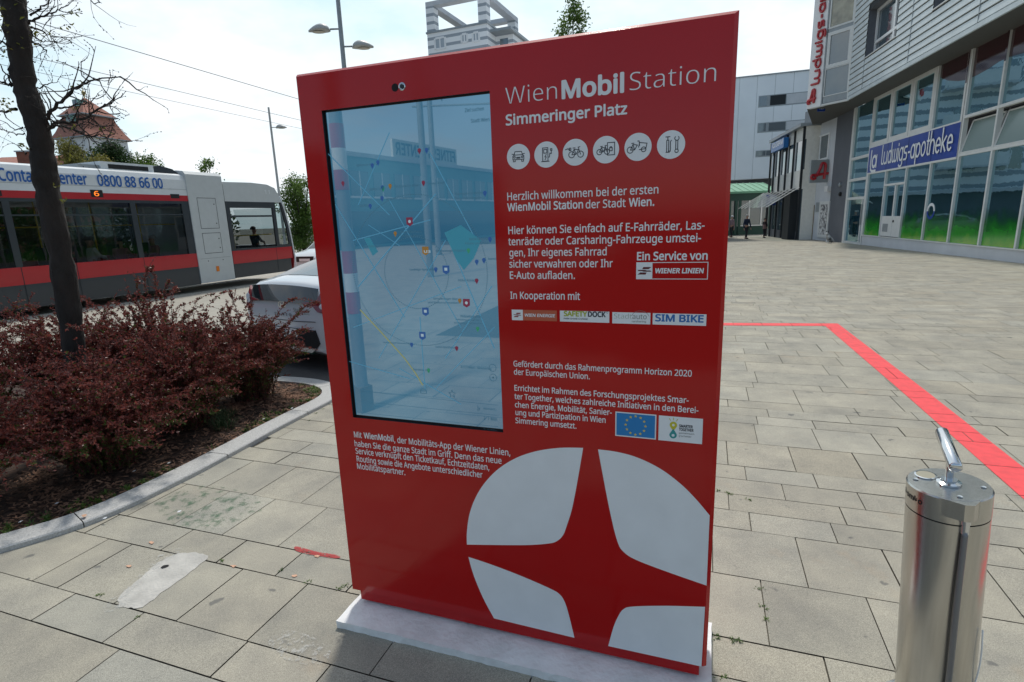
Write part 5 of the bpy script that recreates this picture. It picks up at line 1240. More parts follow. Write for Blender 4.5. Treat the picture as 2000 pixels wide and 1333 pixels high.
# ------------------------------------------------------------ cars
def car(label, rear, heading, paint, group=None, detail=True, name='parked_car'):
    """rear: ground point below the middle of the rear bumper; heading: azimuth of the nose, clockwise from +Y"""
    t = thing(name, label, 'car', rear, -heading, group=group); mt = ROOTM[t.name]
    Wd = lambda x, y, z: mt @ Vector((x, y, z))
    ST = [(0.0, .74, .30, .84, .68, .90), (.04, .84, .26, .93, .70, 1.00), (.09, .87, .24, .96, .70, 1.09), (.13, .88, .22, .98, .69, 1.115), (.35, .89, .20, .98, .655, 1.16), (.7, .90, .20, .97, .63, 1.27), (1.15, .91, .20, .95, .605, 1.38), (1.7, .91, .20, .94, .60, 1.44), (2.3, .91, .20, .93, .60, 1.45), (2.7, .91, .20, .92, .60, 1.40), (3.15, .91, .20, .91, .62, 1.20), (3.5, .90, .20, .89, .68, .98), (3.9, .89, .20, .84, .72, .90), (4.2, .85, .22, .74, .66, .80), (4.38, .70, .28, .60, .56, .66)]
    def ring(s):
        y, w_, zb, be, wt, tp = s
        h_ = [(0, zb), (w_ * .88, zb), (w_ * .985, zb + .12), (w_, .58 if be > .65 else be * .8), (w_ * .985, be), (wt, tp - .05), (wt * .88, tp - .008), (wt * .45, tp + .015), (0, tp + .02)]
        return [(x, y, z) for x, z in h_] + [(-x, y, z) for x, z in h_[-2:0:-1]]
    mb = MB(); rings = [[Wd(*p) for p in ring(s)] for s in ST]; n = len(rings[0])
    base = 0
    for r_ in rings: mb.v += r_
    for i in range(len(rings) - 1):
        for k in range(n): k2 = (k + 1) % n; mb.f.append((i * n + k, i * n + k2, (i + 1) * n + k2, (i + 1) * n + k))
    mb.f.append(tuple(range(n))[::-1]); mb.f.append(tuple((len(rings) - 1) * n + k for k in range(n)))
    body = obj('body', mb, paint, t, smooth=35)
    def pt(s, j, sgn, o=.006):
        x, y, z = ring(s)[j]; return Wd((x + o) * sgn, y, z)
    # glazing: side windows, hatch, windscreen
    for sgn in (1, -1):
        g = MB(); idx = [6, 7, 8, 9]; rows_ = []
        for s in [ST[i] for i in (4, 5, 6, 7, 8, 9, 10)]:
            p4, p5 = Vector(ring(s)[4]), Vector(ring(s)[5]); f0 = .12; f1 = .90 if s[0] < 3 else .75
            if s[0] < .5: f1 = .5
            a_, b_ = p4.lerp(p5, f0), p4.lerp(p5, f1); rows_.append([Wd((a_.x + .006) * sgn, a_.y, a_.z + .004), Wd((b_.x + .006) * sgn, b_.y, b_.z + .004)])
        g.grid(rows_); obj('side_window', g, M['glassdark'], t)
    def topgrid(sts, fx, lift=.006):
        rows_ = []
        for s in sts:
            h_ = ring(s); c7, c8, c6 = Vector(h_[7]), Vector(h_[8]), Vector(h_[6]); xs = [(-1, c6), (-1, c7), (0, c8), (1, c7), (1, c6)]
            rows_.append([Wd(c.x * g_ * fx, c.y, c.z + lift) for g_, c in xs])
        return MB().grid(rows_)
    M.setdefault('hatchglass', mat('reflective_hatch_glass', (.04, .06, .08), .03, spec=1, ior=2.2))
    obj('hatch_window', topgrid([ST[4], ST[5], ST[6]], .94), M['hatchglass'], t, smooth=True)
    obj('windscreen', topgrid([ST[9], ST[10], ST[11]], .92), M['glassdark'], t, smooth=True)
    rz_ = lambda x, z, y=-.008: Wd(x, y, z)
    # rear end: dark lower window band between the lamps, lamps, bumper insert, lip, plate
    def bandpt(x, f, lift=.012):
        y0, z0, y1, z1 = -.035, .895, .03, 1.095; k_ = abs(x) / .72; return Wd(x, y0 + (y1 - y0) * f + .05 * k_ ** 3 - lift, z0 + (z1 - z0) * f - .04 * k_ ** 2.5)
    g = MB(); g.grid([[bandpt(-.66 + 1.32 * i / 12, f) for i in range(13)] for f in (0, .5, 1)]); obj('lower_rear_window', g, M['glassdark'], t, smooth=True)
    for sgn in (1, -1):
        lm = MB(); pts = [(.42, .05), (.60, .02), (.70, -.30), (.80, -.42), (.87, -.05), (.84, .65), (.76, 1.0), (.70, .75), (.66, .30)]
        P_ = []
        for x, f in pts:
            q = bandpt(min(x, .74) * sgn, f, .022); 
            if x > .74: q = q + (mt.to_3x3() @ Vector(((x - .74) * sgn, (x - .74) * .55, 0)))
            P_.append(q)
        lm.prism(P_, mt.to_3x3() @ Vector((0, .03, 0))); obj('tail_lamp', lm, M['taillight'], t)
    g = MB(); g.prism([Wd(x, -.014, z) for x, z in ((-.60, .56), (-.66, .40), (-.58, .33), (.58, .33), (.66, .40), (.60, .56))], mt.to_3x3() @ Vector((0, .05, 0))); bi = obj('rear_bumper_insert', g, M['blackmatte'], t)
    g = MB(); g.prism([Wd(x, -.03, z) for x, z in ((-.60, .335), (-.52, .28), (.52, .28), (.60, .335))], mt.to_3x3() @ Vector((0, .08, 0))); obj('rear_lip', g, M['silver'], t)
    g = MB().box((-.50, -.02, .255), (.50, .05, .278)); g.v = [mt @ v for v in g.v]; obj('lip_accent', g, M['dkgreen'], t)
    FR = Frame(Wd(0, -.030, 0), (mt.to_3x3() @ Vector((1, 0, 0))).xy)
    plt = obj('number_plate', MB().fbox(FR, -.26, .26, .40, .51, .0, -.014), M['white'], t)
    if detail:
        m_ = MB(); text(m_, FR, "W 337.G", -.235, .235, .425, .068, .002, .02); obj('plate_lettering', m_, M['iconline'], plt)
        FT = Frame(Wd(0, -.006, 0), FR.d.xy)
        em = MB().ring(FT, (0, .80), .072, .012, .002, 28, ry=.040); em.stroke([(-.035, .772), (-.012, .828)], .010, FT, .0022); em.stroke([(.012, .772), (.035, .828)], .010, FT, .0022); em.stroke([(-.024, .797), (.024, .803)], .009, FT, .0023); obj('badge', em, M['chrome'], t)
        m_ = MB(); text(m_, FT, "I  O  N  I  Q", -.17, .17, .665, .030, .003, .02); obj('badge_lettering', m_, M['iconline'], t)
        m_ = MB(); text(m_, FT, "hybrid", .30, .50, .825, .032, .003, .01); obj('badge_lettering', m_, M['chrome'], t)
        m_ = MB(); text(m_, FT, "Stadtauto", .22, .52, .725, .046, .003, .0); text(m_, FT, "carsharing", .40, .52, .70, .014, .003, .0); obj('sticker', m_, mat('sticker_grey_green', (.16, .22, .18), .5), t)
        sm = MB().stroke([(-.62, .62), (-.3, .605), (.3, .605), (.62, .62)], .008, FT, .003); obj('tailgate_seam', sm, M['gap'], t)
    # front end
    FF_ = Frame(Wd(0, 4.40, 0), (mt.to_3x3() @ Vector((-1, 0, 0))).xy)
    obj('grille', MB().fbox(FF_, -.42, .42, .34, .56, 0, -.05), M['black'], t)
    for sgn in (1, -1):
        g = MB(); g.prism([Wd(sgn * x, y, z) for x, y, z in ((.46, 4.36, .62), (.70, 4.22, .64), (.80, 4.06, .76), (.60, 4.26, .72))], Vector((0, 0, .03)) + (mt.to_3x3() @ Vector((0, .02, 0)))); obj('headlight', g, M['lightclear'], t)
    obj('front_plate', MB().fbox(FF_, -.26, .26, .36, .47, .015, -.02), M['white'], t)
    for y in (.82, 3.52):
        for sgn in (1, -1):
            ax = mt.to_3x3() @ Vector((sgn, 0, 0)); c = Wd(sgn * .72, y, .31)
            wh = obj('wheel', MB().lathe(c, [(.31, 0), (.315, .03), (.315, .17), (.30, .195)], 28, ax), M['rubber'], t, smooth=40)
            obj('rim', MB().lathe(c, [(.21, .196), (.20, .202), (.06, .190), (.03, .205)], 20, ax), M['silver'], wh)
            ar = MB().lathe(c, [(.36, .10), (.36, .193)], 28, ax); obj('wheel_arch', ar, M['blackmatte'], t)
    return t
M['carwhite'] = mat('white_car_paint', (.60, .63, .66), .3, coat=1.0, var=.02)
cr = (ray(552, 600)); CH_ = R(33); rc_ = Vector((cr.x / cr.y * 6.85, 6.85))
car('white hatchback parked behind the shrubs, its rear beside the left edge of the stele', (rc_.x, rc_.y, gz(6.85) - .03), CH_, M['carwhite'], group='white cars parked along the street')
p2 = yp(600, 495, 22)
car('far white car facing this way, parked under the bushy green tree', (p2.x + 1.2, 22 + 4.6, gz(24)), R(180 + 20), M['carwhite'], detail=False, group='white cars parked along the street')
# street fence posts behind the far car
for k, lb_ in enumerate(('slim grey post close to the trunk of the bushy green tree', 'slim grey post right beside the left edge of the stele, behind the far white car')):
    p = yp(594 + k * 12, 470, 38 + k * 2); f_ = thing('fence_post', lb_, 'post', (p.x, p.y, gz(p.y)), group='slim grey posts beside the far tree')
    obj('shaft', MB().lathe((p.x, p.y, gz(p.y)), [(.07, 0), (.07, 2.0)], 8), M['galv'], f_); obj('post_cap', MB().lathe((p.x, p.y, gz(p.y) + 2.0), [(.085, 0), (.085, .04), (.03, .09)], 8), M['galv'], f_)

# ------------------------------------------------------------ pharmacy building on the right
tF = hd(1256, 420); FP = gp(2000, 515); FF = Frame(FP, -tF)
ph = thing('pharmacy_building', 'grey building with ribbed metal upper floor over a tall glass shop front', 'building', mat=FF.mat(-6, gz(22)))
def fb(name, a0, a1, z0, z1, o0, o1, m_, par=None, F=FF, root=None): return obj(name, MB().fbox(F, a0, a1, z0, z1, o0, o1), M[m_] if isinstance(m_, str) else m_, par or root or ph)
a_core = FF.px(1652, 400)[0]
Z1_, ZS0, ZS1, ZT = .31, 3.43, 4.67, 7.10
AL, AR_ = -13.05, 9.0
M['facadeglass'] = mat('facade_glass', (.012, .05, .06), .02, spec=1, ior=3.3, bump=.006, bscale=.8)
M['facadeglass'].node_tree.nodes['Principled BSDF'].inputs['Specular Tint'].default_value = (.62, .90, 1.0, 1)
M['sashglass'] = mat('tilted_sash_glass', (.20, .27, .26), .22, spec=.4)
def filmmat():
    m = mat('green_window_film', (.02, .16, .01), .10, spec=.7, ior=1.7); t = m.node_tree; p = t.nodes['Principled BSDF']; n_ = t.nodes.new
    g = n_('ShaderNodeNewGeometry'); sp = n_('ShaderNodeSeparateXYZ'); t.links.new(g.outputs['Position'], sp.inputs[0]); no_ = n_('ShaderNodeTexNoise'); no_.inputs['Scale'].default_value = 2.2; no_.inputs['Detail'].default_value = 6; t.links.new(g.outputs['Position'], no_.inputs['Vector'])
    ad = n_('ShaderNodeMath'); ad.operation = 'MULTIPLY_ADD'; t.links.new(no_.outputs[0], ad.inputs[0]); ad.inputs[1].default_value = .9; t.links.new(sp.outputs[2], ad.inputs[2])
    r = n_('ShaderNodeValToRGB'); e = r.color_ramp.elements; mr2 = n_('ShaderNodeMapRange'); mr2.inputs[1].default_value = .5; mr2.inputs[2].default_value = 2.3; t.links.new(ad.outputs[0], mr2.inputs[0]); t.links.new(mr2.outputs[0], r.inputs[0])
    e[0].position = 0; e[0].color = (.22, .42, .03, 1); e[1].position = .3; e[1].color = (.02, .30, .015, 1); x = e.new(.75); x.color = (.006, .08, .02, 1)
    t.links.new(r.outputs[0], p.inputs['Base Color'])
    al = n_('ShaderNodeMapRange'); al.inputs[1].default_value = 1.25; al.inputs[2].default_value = 2.0; al.inputs[3].default_value = 1; al.inputs[4].default_value = 0; t.links.new(ad.outputs[0], al.inputs[0]); t.links.new(al.outputs[0], p.inputs['Alpha'])
    return m
M['film'] = filmmat()
wl = MB().fbox(FF, a_core, AR_, -.6, 16, -.5, -8.0); obj('core', wl, M['stuccodark'], ph)
fb('base_wall', AL, AR_, -.6, .27, .03, -.5, 'stucco'); fb('window_sill', AL, AR_, .27, .31, .07, -.4, 'frame')
mull = [-13.05, -10.87, -8.70, -6.55, -4.50, -2.46, -.48, 1.6, 3.7, 5.8, 7.9]
for i, a in enumerate(mull):
    z_ = ZS0 if a < -4.6 else ZT
    fb('mullion', a - .045, a + .045, .31, z_, .05, -.10, 'frame')
for i in range(len(mull) - 1):
    a0, a1 = mull[i] + .045, mull[i + 1] - .045
    if i == 1:
        # framed door panel beside the post
        fb('door_panel', a0, a0 + 1.12, .34, 1.28, .02, -.05, 'frame'); fb('vent_grille', a0 + .22, a0 + .80, .55, .92, .028, .0, 'galv'); fb('door_leaf', a0 + 1.24, a1, .34, 1.28, .02, -.05, 'frame')
        fb('door_frame', a0 + 1.12, a0 + 1.24, .34, 2.72, .03, -.05, 'frame'); fb('door_head', a0, a1, 2.68, 2.78, .03, -.05, 'frame'); fb('door_handle', a0 + 1.34, a0 + 1.40, 1.0, 1.1, .06, .02, 'black')
        obj('shop_pane', MB().quad(FF, a0, a1, .34, ZS0, -.05), M['facadeglass'], ph); continue
    zt_ = ZS0 if i < 4 else 3.47
    p_ = obj('shop_pane', MB().quad(FF, a0, a1, .31, zt_, -.03), M['facadeglass'], ph)
    obj('printed_film', MB().quad(FF, a0, a1, .31, 2.3, -.026), M['film'], p_)
    if i >= 4:
        fb('transom', a0, a1, 3.44, 3.54, .045, -.1, 'frame'); fb('transom', a0, a1, 4.76, 4.86, .045, -.1, 'frame')
        obj('vent_back', MB().quad(FF, a0, a1, 3.54, 4.76, -.30), M['gap'], ph)
        # tilted open vent sash
        s_ = MB(); ti = .25; c0, c1, c2_, c3 = FF.p(a0 + .03, 3.56, .02), FF.p(a1 - .03, 3.56, .02), FF.p(a1 - .03, 4.66, -ti), FF.p(a0 + .03, 4.66, -ti)
        sash = obj('tilted_sash', MB().poly([c0, c1, c2_, c3]), M['sashglass'], ph)
        e_ = MB(); [e_.tube([p, q], .03, 6) for p, q in ((c0, c1), (c1, c2_), (c2_, c3), (c3, c0))]; obj('sash_frame', e_, M['frame'], sash)
        p_ = obj('upper_pane', MB().quad(FF, a0, a1, 4.86, ZT, -.03), M['facadeglass'], ph)
# blue fascia sign
a0, a1 = -13.15, -4.62
sg = fb('fascia_sign', a0, a1, ZS0 + .02, ZS1, .06, -.06, 'signblue'); fb('sign_edge', a0, a1, ZS0 - .06, ZS0 + .02, .065, -.06, 'frame', sg); fb('sign_edge', a0, a1, ZS1, ZS1 + .06, .065, -.06, 'frame', sg)
for a in mull[1:4]: obj('sign_joint', MB().quad(FF, a - .012, a + .012, ZS0 + .02, ZS1, .063), M['gap'], sg)
def seg(ch, x, y, h):
    """one rounded single-stroke letter; returns strokes and advance"""
    X = h * .36; st = []
    def arc(cx, cy, r1, r2, t0, t1, n=12): return [(x + cx + r1 * math.cos(R(t0 + (t1 - t0) * k / n)), y + cy + r2 * math.sin(R(t0 + (t1 - t0) * k / n))) for k in range(n + 1)]
    P_ = lambda *q: [(x + a, y + b_) for a, b_ in q]; m = h * .62; w_ = X
    if ch == 'l': st = [P_((0, h), (0, h * .15)) + arc(w_ * .35, h * .15, w_ * .35, h * .15, 180, 300, 6)]; ad = w_ * .75
    elif ch == 'u': st = [P_((0, m), (0, h * .2)) + arc(w_ * .5, h * .2, w_ * .5, h * .2, 180, 360) + P_((w_, m)), P_((w_, h * .2), (w_, 0))]; ad = w_ * 1.45
    elif ch == 'd': st = [arc(w_ * .5, m * .5, w_ * .5, m * .5, 0, 360, 18), P_((w_, h), (w_, 0))]; ad = w_ * 1.45
    elif ch == 'w': st = [P_((0, m), (0, h * .18)) + arc(w_ * .35, h * .18, w_ * .35, h * .18, 180, 360) + P_((w_ * .7, m)), P_((w_ * .7, h * .18)) + arc(w_ * 1.05, h * .18, w_ * .35, h * .18, 180, 360) + P_((w_ * 1.4, m))]; ad = w_ * 1.85
    elif ch == 'i': st = [P_((0, m), (0, 0)), P_((0, h * .78), (0, h * .86))]; ad = w_ * .45
    elif ch == 'g': st = [arc(w_ * .5, m * .5, w_ * .5, m * .5, 0, 360, 18), P_((w_, m), (w_, -h * .15)) + arc(w_ * .5, -h * .15, w_ * .5, h * .16, 0, -150)]; ad = w_ * 1.45
    elif ch == 's': st = [P_((w_ * .8, m), (w_ * .25, m)) + arc(w_ * .25, m * .76, w_ * .25, m * .24, 90, 270, 8) + P_((w_ * .55, m * .5)) + arc(w_ * .55, m * .25, w_ * .25, m * .25, 90, -90, 8) + P_((0, 0))]; ad = w_ * 1.2
    elif ch == '-': st = [P_((0, m * .5), (w_ * .45, m * .5))]; ad = w_ * .8
    elif ch == 'a': st = [arc(w_ * .5, m * .5, w_ * .5, m * .5, 0, 360, 18), P_((w_, m), (w_, 0))]; ad = w_ * 1.45
    elif ch == 'p': st = [arc(w_ * .5, m * .5, w_ * .5, m * .5, 0, 360, 18), P_((0, m), (0, -h * .32))]; ad = w_ * 1.42
    elif ch == 'o': st = [arc(w_ * .5, m * .5, w_ * .5, m * .5, 0, 360, 18)]; ad = w_ * 1.4
    elif ch == 't': st = [P_((w_ * .2, h), (w_ * .2, h * .12)) + arc(w_ * .5, h * .14, w_ * .3, h * .14, 180, 280, 6), P_((-w_ * .05, m), (w_ * .5, m))]; ad = w_ * .85
    elif ch == 'h': st = [P_((0, h), (0, 0)), arc(w_ * .5, m * .55, w_ * .5, m * .45, 180, 0) + P_((w_, 0))]; ad = w_ * 1.42
    elif ch == 'e': st = [P_((0, m * .5), (w_, m * .5)) + arc(w_ * .5, m * .5, w_ * .5, m * .5, 0, 310, 16)]; ad = w_ * 1.38
    elif ch == 'k': st = [P_((0, h), (0, 0)), P_((w_ * .85, m), (0, m * .42)), P_((w_ * .25, m * .55), (w_ * .9, 0))]; ad = w_ * 1.32
    elif ch == 'A': st = [P_((w_ * .95, -h * .06), (w_ * 1.0, h * .62)) + arc(w_ * .78, h * .76, w_ * .24, h * .22, -20, 190, 10) + P_((w_ * .15, h * .12)) + arc(-w_ * .12, h * .10, w_ * .24, h * .13, 10, 330, 12), P_((-w_ * .1, h * .22), (w_ * 1.35, h * .30))]; ad = w_ * 2
    else: st = []; ad = w_
    return st, ad
def lettering(word, h, wd_, F, a0, a1, z, off, vert=False, thick=0.0):
    x = 0; allst = []
    for ch in word:
        st, ad = seg(ch, x, 0, h); allst += st; x += ad
    k = (a1 - a0) / max(1e-6, x) if not vert else 1; mb = MB(); o_ = off
    for st in allst:
        pts = [(a0 + p[0] * k, z + p[1]) for p in st] if not vert else [(a0 - p[1], z + p[0] * (a1 / x)) for p in st]
        if thick: mb.tube([F.p(p[0], p[1], off) for p in pts], wd_ / 2, 6)
        else: mb.stroke(pts, wd_, F, o_); o_ += .0012
    return mb
obj('sign_lettering', lettering("ludwigs-apotheke", .86, .085, FF, -11.45, -4.85, ZS0 + .32, .066), M['vinyl'], sg)
m_ = MB(); cx_, cz_ = -12.38, 3.98
m_.stroke([(cx_ - .42, cz_ + .52), (cx_ - .42, cz_ - .2), (cx_ - .36, cz_ - .38), (cx_ - .2, cz_ - .48), (cx_ + .25, cz_ - .48)], .12, FF, .067); m_.ring(FF, (cx_ + .02, cz_ - .02), .24, .13, .069, 28, ry=.26); m_.stroke([(cx_ + .30, cz_ + .25), (cx_ + .30, cz_ - .30)], .11, FF, .071); obj('sign_logo', m_, M['vinyl'], sg)
# framed windows over the sign
wins = [(-13.2, -11.0), (-11.0, -8.95), (-8.95, -6.95)]
for a0, a1 in wins:
    zb_ = ZS1 + .06; f_ = obj('window', MB().quad(FF, a0 + .2, a1 - .2, zb_ + .2, ZT - .15, -.02), M['facadeglass'], ph)
    g_ = MB(); [g_.fbox(FF, *q, .05, -.08) for q in ((a0 + .02, a0 + .2, zb_, ZT), (a1 - .2, a1 - .02, zb_, ZT), (a0 + .2, a1 - .2, zb_, zb_ + .2), (a0 + .2, a1 - .2, ZT - .15, ZT))]; obj('window_frame', g_, M['frame'], f_)
fb('mullion', -6.95, -6.83, ZS1 + .06, ZT, .05, -.1, 'frame'); fb('mullion', -4.72, -4.60, ZS0, ZT, .055, -.1, 'frame')
obj('upper_pane', MB().quad(FF, -6.83, -4.72, ZS1 + .06, ZT, -.03), M['facadeglass'], ph)
# red film along the top of the upper panes
rp_ = [FF.px(*p) for p in ((1835, 152), (1850, 158), (1870, 159), (1884, 157), (1905, 148), (1930, 134), (1949, 121), (1970, 112), (2000, 103), (2030, 92))]
fl = MB(); zt_ = ZT
M['redfilm'] = mat('dark_red_film', (.035, .002, .006), .06, spec=.8, ior=1.9)
for (a, z), (b_, z2) in zip(rp_[:-1], rp_[1:]): fl.poly([FF.p(a, z, -.024), FF.p(b_, z2, -.024), FF.p(b_, zt_, -.024), FF.p(a, zt_, -.024)])
a_l, z_l = rp_[-1]; fl.poly([FF.p(a_l, z_l, -.024), FF.p(AR_, z_l + .4, -.024), FF.p(AR_, zt_, -.024), FF.p(a_l, zt_, -.024)]); obj('red_film', fl, M['redfilm'], ph)
for a, zz_ in ((-4.66, 6.0), (-2.46, 6.2), (-.48, 6.6)): fb('red_mullion_cover', a - .05, a + .05, zz_, ZT, .056, .0505, 'redfilm')
# round sticker on a pane
c = FF.px(1818, 413, -.02); m_ = MB().ring(FF, c, .27, .11, -.015, 28, 0, math.pi); st_ = obj('round_sticker', m_, M['vinyl'], ph); obj('sticker_lower_half', MB().ring(FF, c, .27, .11, -.015, 28, math.pi, 2 * math.pi), M['signblue'], st_)
# glazed strip with the side door
a0, a1 = FF.px(1652.5, 400)[0], -13.1
zlev = [gz(29) - .02, 2.72, 2.86, 4.02, 4.22, 5.4 - .6, 4.95, ZT]
zs_ = [FF.px(1668, y)[1] for y in (473, 388, 352, 345, 311, 303, 225)]
M['stripframe'] = M['frame']
for q in ((a0, a0 + .30, -.3, ZT), (a1 - .16, a1, -.3, ZT)): fb('strip_frame', *q, .05, -.1, 'frame')
zz_ = [-.26, zs_[1] + .0, zs_[2] + .0, zs_[4], ZT]
for z_ in zz_[1:-1]: fb('strip_transom', a0 + .3, a1 - .16, z_ - .07, z_ + .07, .045, -.1, 'frame')
obj('strip_pane', MB().quad(FF, a0 + .3, a1 - .16, -.26, ZT, -.05), M['facadeglass'], ph)
dr_ = fb('side_door_frame', a1 - .52, a1 - .40, -.2, zz_[1] - .07, .03, -.04, 'frame'); fb('door_pull', a1 - .36, a1 - .32, .8, 1.9, .07, .03, 'chrome', dr_); fb('door_threshold', a0 + .3, a1 - .16, -.26, -.12, .03, -.04, 'frame')
# overhanging ribbed volume
C0 = zp(1656, 196, ZT); C1 = zp(2000, 5.3, ZT); Bp = zp(1605, 206.5, ZT); B2 = zp(1576, 213, ZT)
CF = Frame(C0, C1.xy - C0.xy); BF = Frame(Bp, C0.xy - Bp.xy); wB = (C0.xy - Bp.xy).length
def linecol(P, d, px_):
    r = ray(px_, 440); n = Vector((r.y, -r.x)); t = -(P.xy.dot(n)) / d.dot(n); return Vector((P.x + d.x * t, P.y + d.y * t, 0))
SWr = FF.p(FF.px(1621, 400)[0], 0, .0); SWl = linecol(SWr, hd(1163, 437), 1566); SF = Frame(SWl, SWr.xy - SWl.xy); wS = (SWr.xy - SWl.xy).length
PLl, PLr = FF.p(FF.px(1622, 400)[0], 0, .0), FF.p(FF.px(1652, 400)[0], 0, .0)
def at(p, z): return Vector((p.x, p.y, z))
Cend = CF.p(30, ZT); Fend = FF.p(18, ZT, -.1)
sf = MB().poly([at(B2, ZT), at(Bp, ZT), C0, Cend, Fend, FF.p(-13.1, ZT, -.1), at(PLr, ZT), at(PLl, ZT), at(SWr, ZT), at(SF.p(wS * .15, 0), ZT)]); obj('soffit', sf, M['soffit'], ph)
HT = 16.5; PIT = .262
wr = [(CF.px(1689.5, 114)[0], CF.px(1751, 74)[0], CF.px(1689.5, 114)[1], CF.px(1695, 38)[1])]
wr[0] = (wr[0][0], wr[0][1], wr[0][2], wr[0][2] + 2.05)
a2, z2 = CF.px(1823, 20); wr.append((a2, a2 + 2.6, z2, z2 + 2.0)); wr.append((a2 + 6, a2 + 8.6, z2, z2 + 2.0))
bd = MB(); z = ZT + .12; CL = 30
while z < HT:
    z1_ = z + PIT; cuts = [0]
    segs = []; cur = 0
    for (w0, w1, y0, y1) in wr:
        if z1_ > y0 + .02 and z < y1 - .02: segs.append((cur, w0)); cur = w1
    segs.append((cur, CL))
    for s0, s1 in segs:
        bd.add([CF.p(s0, z + .035, .0), CF.p(s1, z + .035, .0), CF.p(s1, z + .05, .035), CF.p(s0, z + .05, .035), CF.p(s1, z1_, .012), CF.p(s0, z1_, .012)], [(0, 1, 2, 3), (3, 2, 4, 5)])
    z = z1_
obj('ribbed_cladding', bd, M['clad'], ph)
bk_ = MB(); cur = 0
for (w0, w1, y0, y1) in wr:
    bk_.quad(CF, cur, w0, ZT, HT, -.012); bk_.quad(CF, w0, w1, ZT, y0, -.012); bk_.quad(CF, w0, w1, y1, HT, -.012); cur = w1
bk_.quad(CF, cur, CL, ZT, HT, -.012); obj('cladding_back', bk_, M['gap'], ph)
obj('drip_edge', MB().fbox(CF, 0, CL, ZT - .02, ZT + .13, .045, -.03), M['clad'], ph); 
for a in (1.9, 6.6, 11.4): obj('cladding_joint', MB().fbox(CF, a - .012, a + .012, ZT + .13, wr[0][2] if a < 3 else HT, .038, .0), M['galv'], ph)
for (w0, w1, y0, y1) in wr:
    rv = MB(); D_ = -.42
    rv.poly([CF.p(w0, y0), CF.p(w0, y1), CF.p(w0, y1, D_), CF.p(w0, y0, D_)]); rv.poly([CF.p(w1, y0), CF.p(w1, y1), CF.p(w1, y1, D_), CF.p(w1, y0, D_)]); rv.poly([CF.p(w0, y0), CF.p(w1, y0), CF.p(w1, y0, D_), CF.p(w0, y0, D_)]); rv.poly([CF.p(w0, y1), CF.p(w1, y1), CF.p(w1, y1, D_), CF.p(w0, y1, D_)])
    rvo = obj('window_reveal', rv, M['stuccodark'], ph)
    wn = obj('window', MB().quad(CF, w0, w1, y0, y1, D_ + .02), M['winpale'], ph); fr2 = MB(); mid = w0 + (w1 - w0) * .62
    for q in ((w0, w0 + .12, y0, y1), (w1 - .12, w1, y0, y1), (w0 + .12, w1 - .12, y0, y0 + .10), (w0 + .12, w1 - .12, y1 - .12, y1), (mid - .08, mid + .08, y0 + .1, y1 - .12), (w0 + .12, mid - .08, y0 + .55, y0 + .67), (mid + .08, w1 - .12, y0 + .55, y0 + .67)): fr2.fbox(CF, *q, D_ + .10, D_ + .03)
    obj('window_frame', fr2, M['white'], wn); obj('window_sill', MB().fbox(CF, w0, w1, y0 - .03, y0 + .012, .05, D_), M['frame'], wn)
# bay with three glazed fields
zb = [ZT, BF.px(1656, 180 / 1)[1] if False else 0]
zy = [BF.px(1655, y)[1] for y in (194.7, 180, 124.5, 119, 68, 59, 46, 41)]
M['bayglass'] = mat('bay_window_glass', (.10, .13, .15), .06, spec=.9, ior=1.8, c2=(.16, .18, .18), vscale=.7)
M['curtainglass'] = mat('window_with_curtain', (.28, .27, .20), .12, spec=.8, ior=1.6, var=.3, vscale=2.5, bump=.1, bscale=4)
def bay(z0, z1, m_, fw_=.09):
    o_ = obj('bay_pane', MB().quad(BF, .05, wB - .04, z0, z1, .0), M[m_], ph); g_ = MB(); [g_.fbox(BF, *q, .04, -.02) for q in ((.05, .05 + fw_, z0, z1), (wB - .04 - fw_, wB - .04, z0, z1), (.05 + fw_, wB - .04 - fw_, z0, z0 + fw_), (.05 + fw_, wB - .04 - fw_, z1 - fw_, z1))]; obj('pane_frame', g_, M['frame'], o_)
def panel(z0, z1): obj('bay_panel', MB().fbox(BF, .05, wB - .04, z0, z1, .02, -.02), M['galv'], ph)
panel(zy[0] + .05, zy[1]); bay(zy[1], zy[2], 'bayglass', .04); bay(zy[2] + .01, zy[4] + .35, 'bayglass', .16); panel(zy[4] + .35, zy[5] + .3); z_ = zy[5] + .3; bay(z_, z_ + 2.4, 'curtainglass', .08); panel(z_ + 2.4, z_ + 2.9); bay(z_ + 2.9, z_ + 5.4, 'bayglass', .1)
obj('bay_side', MB().fbox(BF, 0, wB, ZT, HT, -.03, -.3), M['stuccodark'], ph); obj('corner_trim', MB().fbox(BF, wB - .04, wB + .01, ZT - .02, HT, .045, -.05), M['frame'], ph); obj('bay_sill', MB().fbox(BF, 0, wB, ZT - .03, ZT + .06, .06, -.1), M['frame'], ph)
# tall white sign standing off the bay
VF = Frame(B2, Bp.xy - B2.xy); wV = (Bp.xy - B2.xy).length
vs_ = thing('vertical_sign', 'tall white vertical sign with red script letters on the corner of the upper floor', 'sign', (B2.x, B2.y, ZT))
obj('sign_box', MB().fbox(VF, .0, wV - .06, ZT - .02, HT, .03, -.28), M['white'], vs_)
obj('sign_rim', MB().fbox(VF, wV - .05, wV + .01, ZT - .02, HT, .02, -.2), M['galv'], vs_)
def zv(y): return VF.px(1588, y)[1]
zA, zL, zend = zv(201), zv(166), zv(0)
stA, ad = seg('A', 0, 0, wV * .62); m_ = MB()
kk = (zv(176) - zA) / (wV * .62)
for st in stA: m_.tube([VF.p(wV * .20 + p[0] * 1.35, zA + p[1] * kk, .07) for p in st], .075, 6)
obj('script_emblem', m_, M['signred'], vs_)
x = 0; m_ = MB(); k_ = None; hL = wV * .52; tot = 0
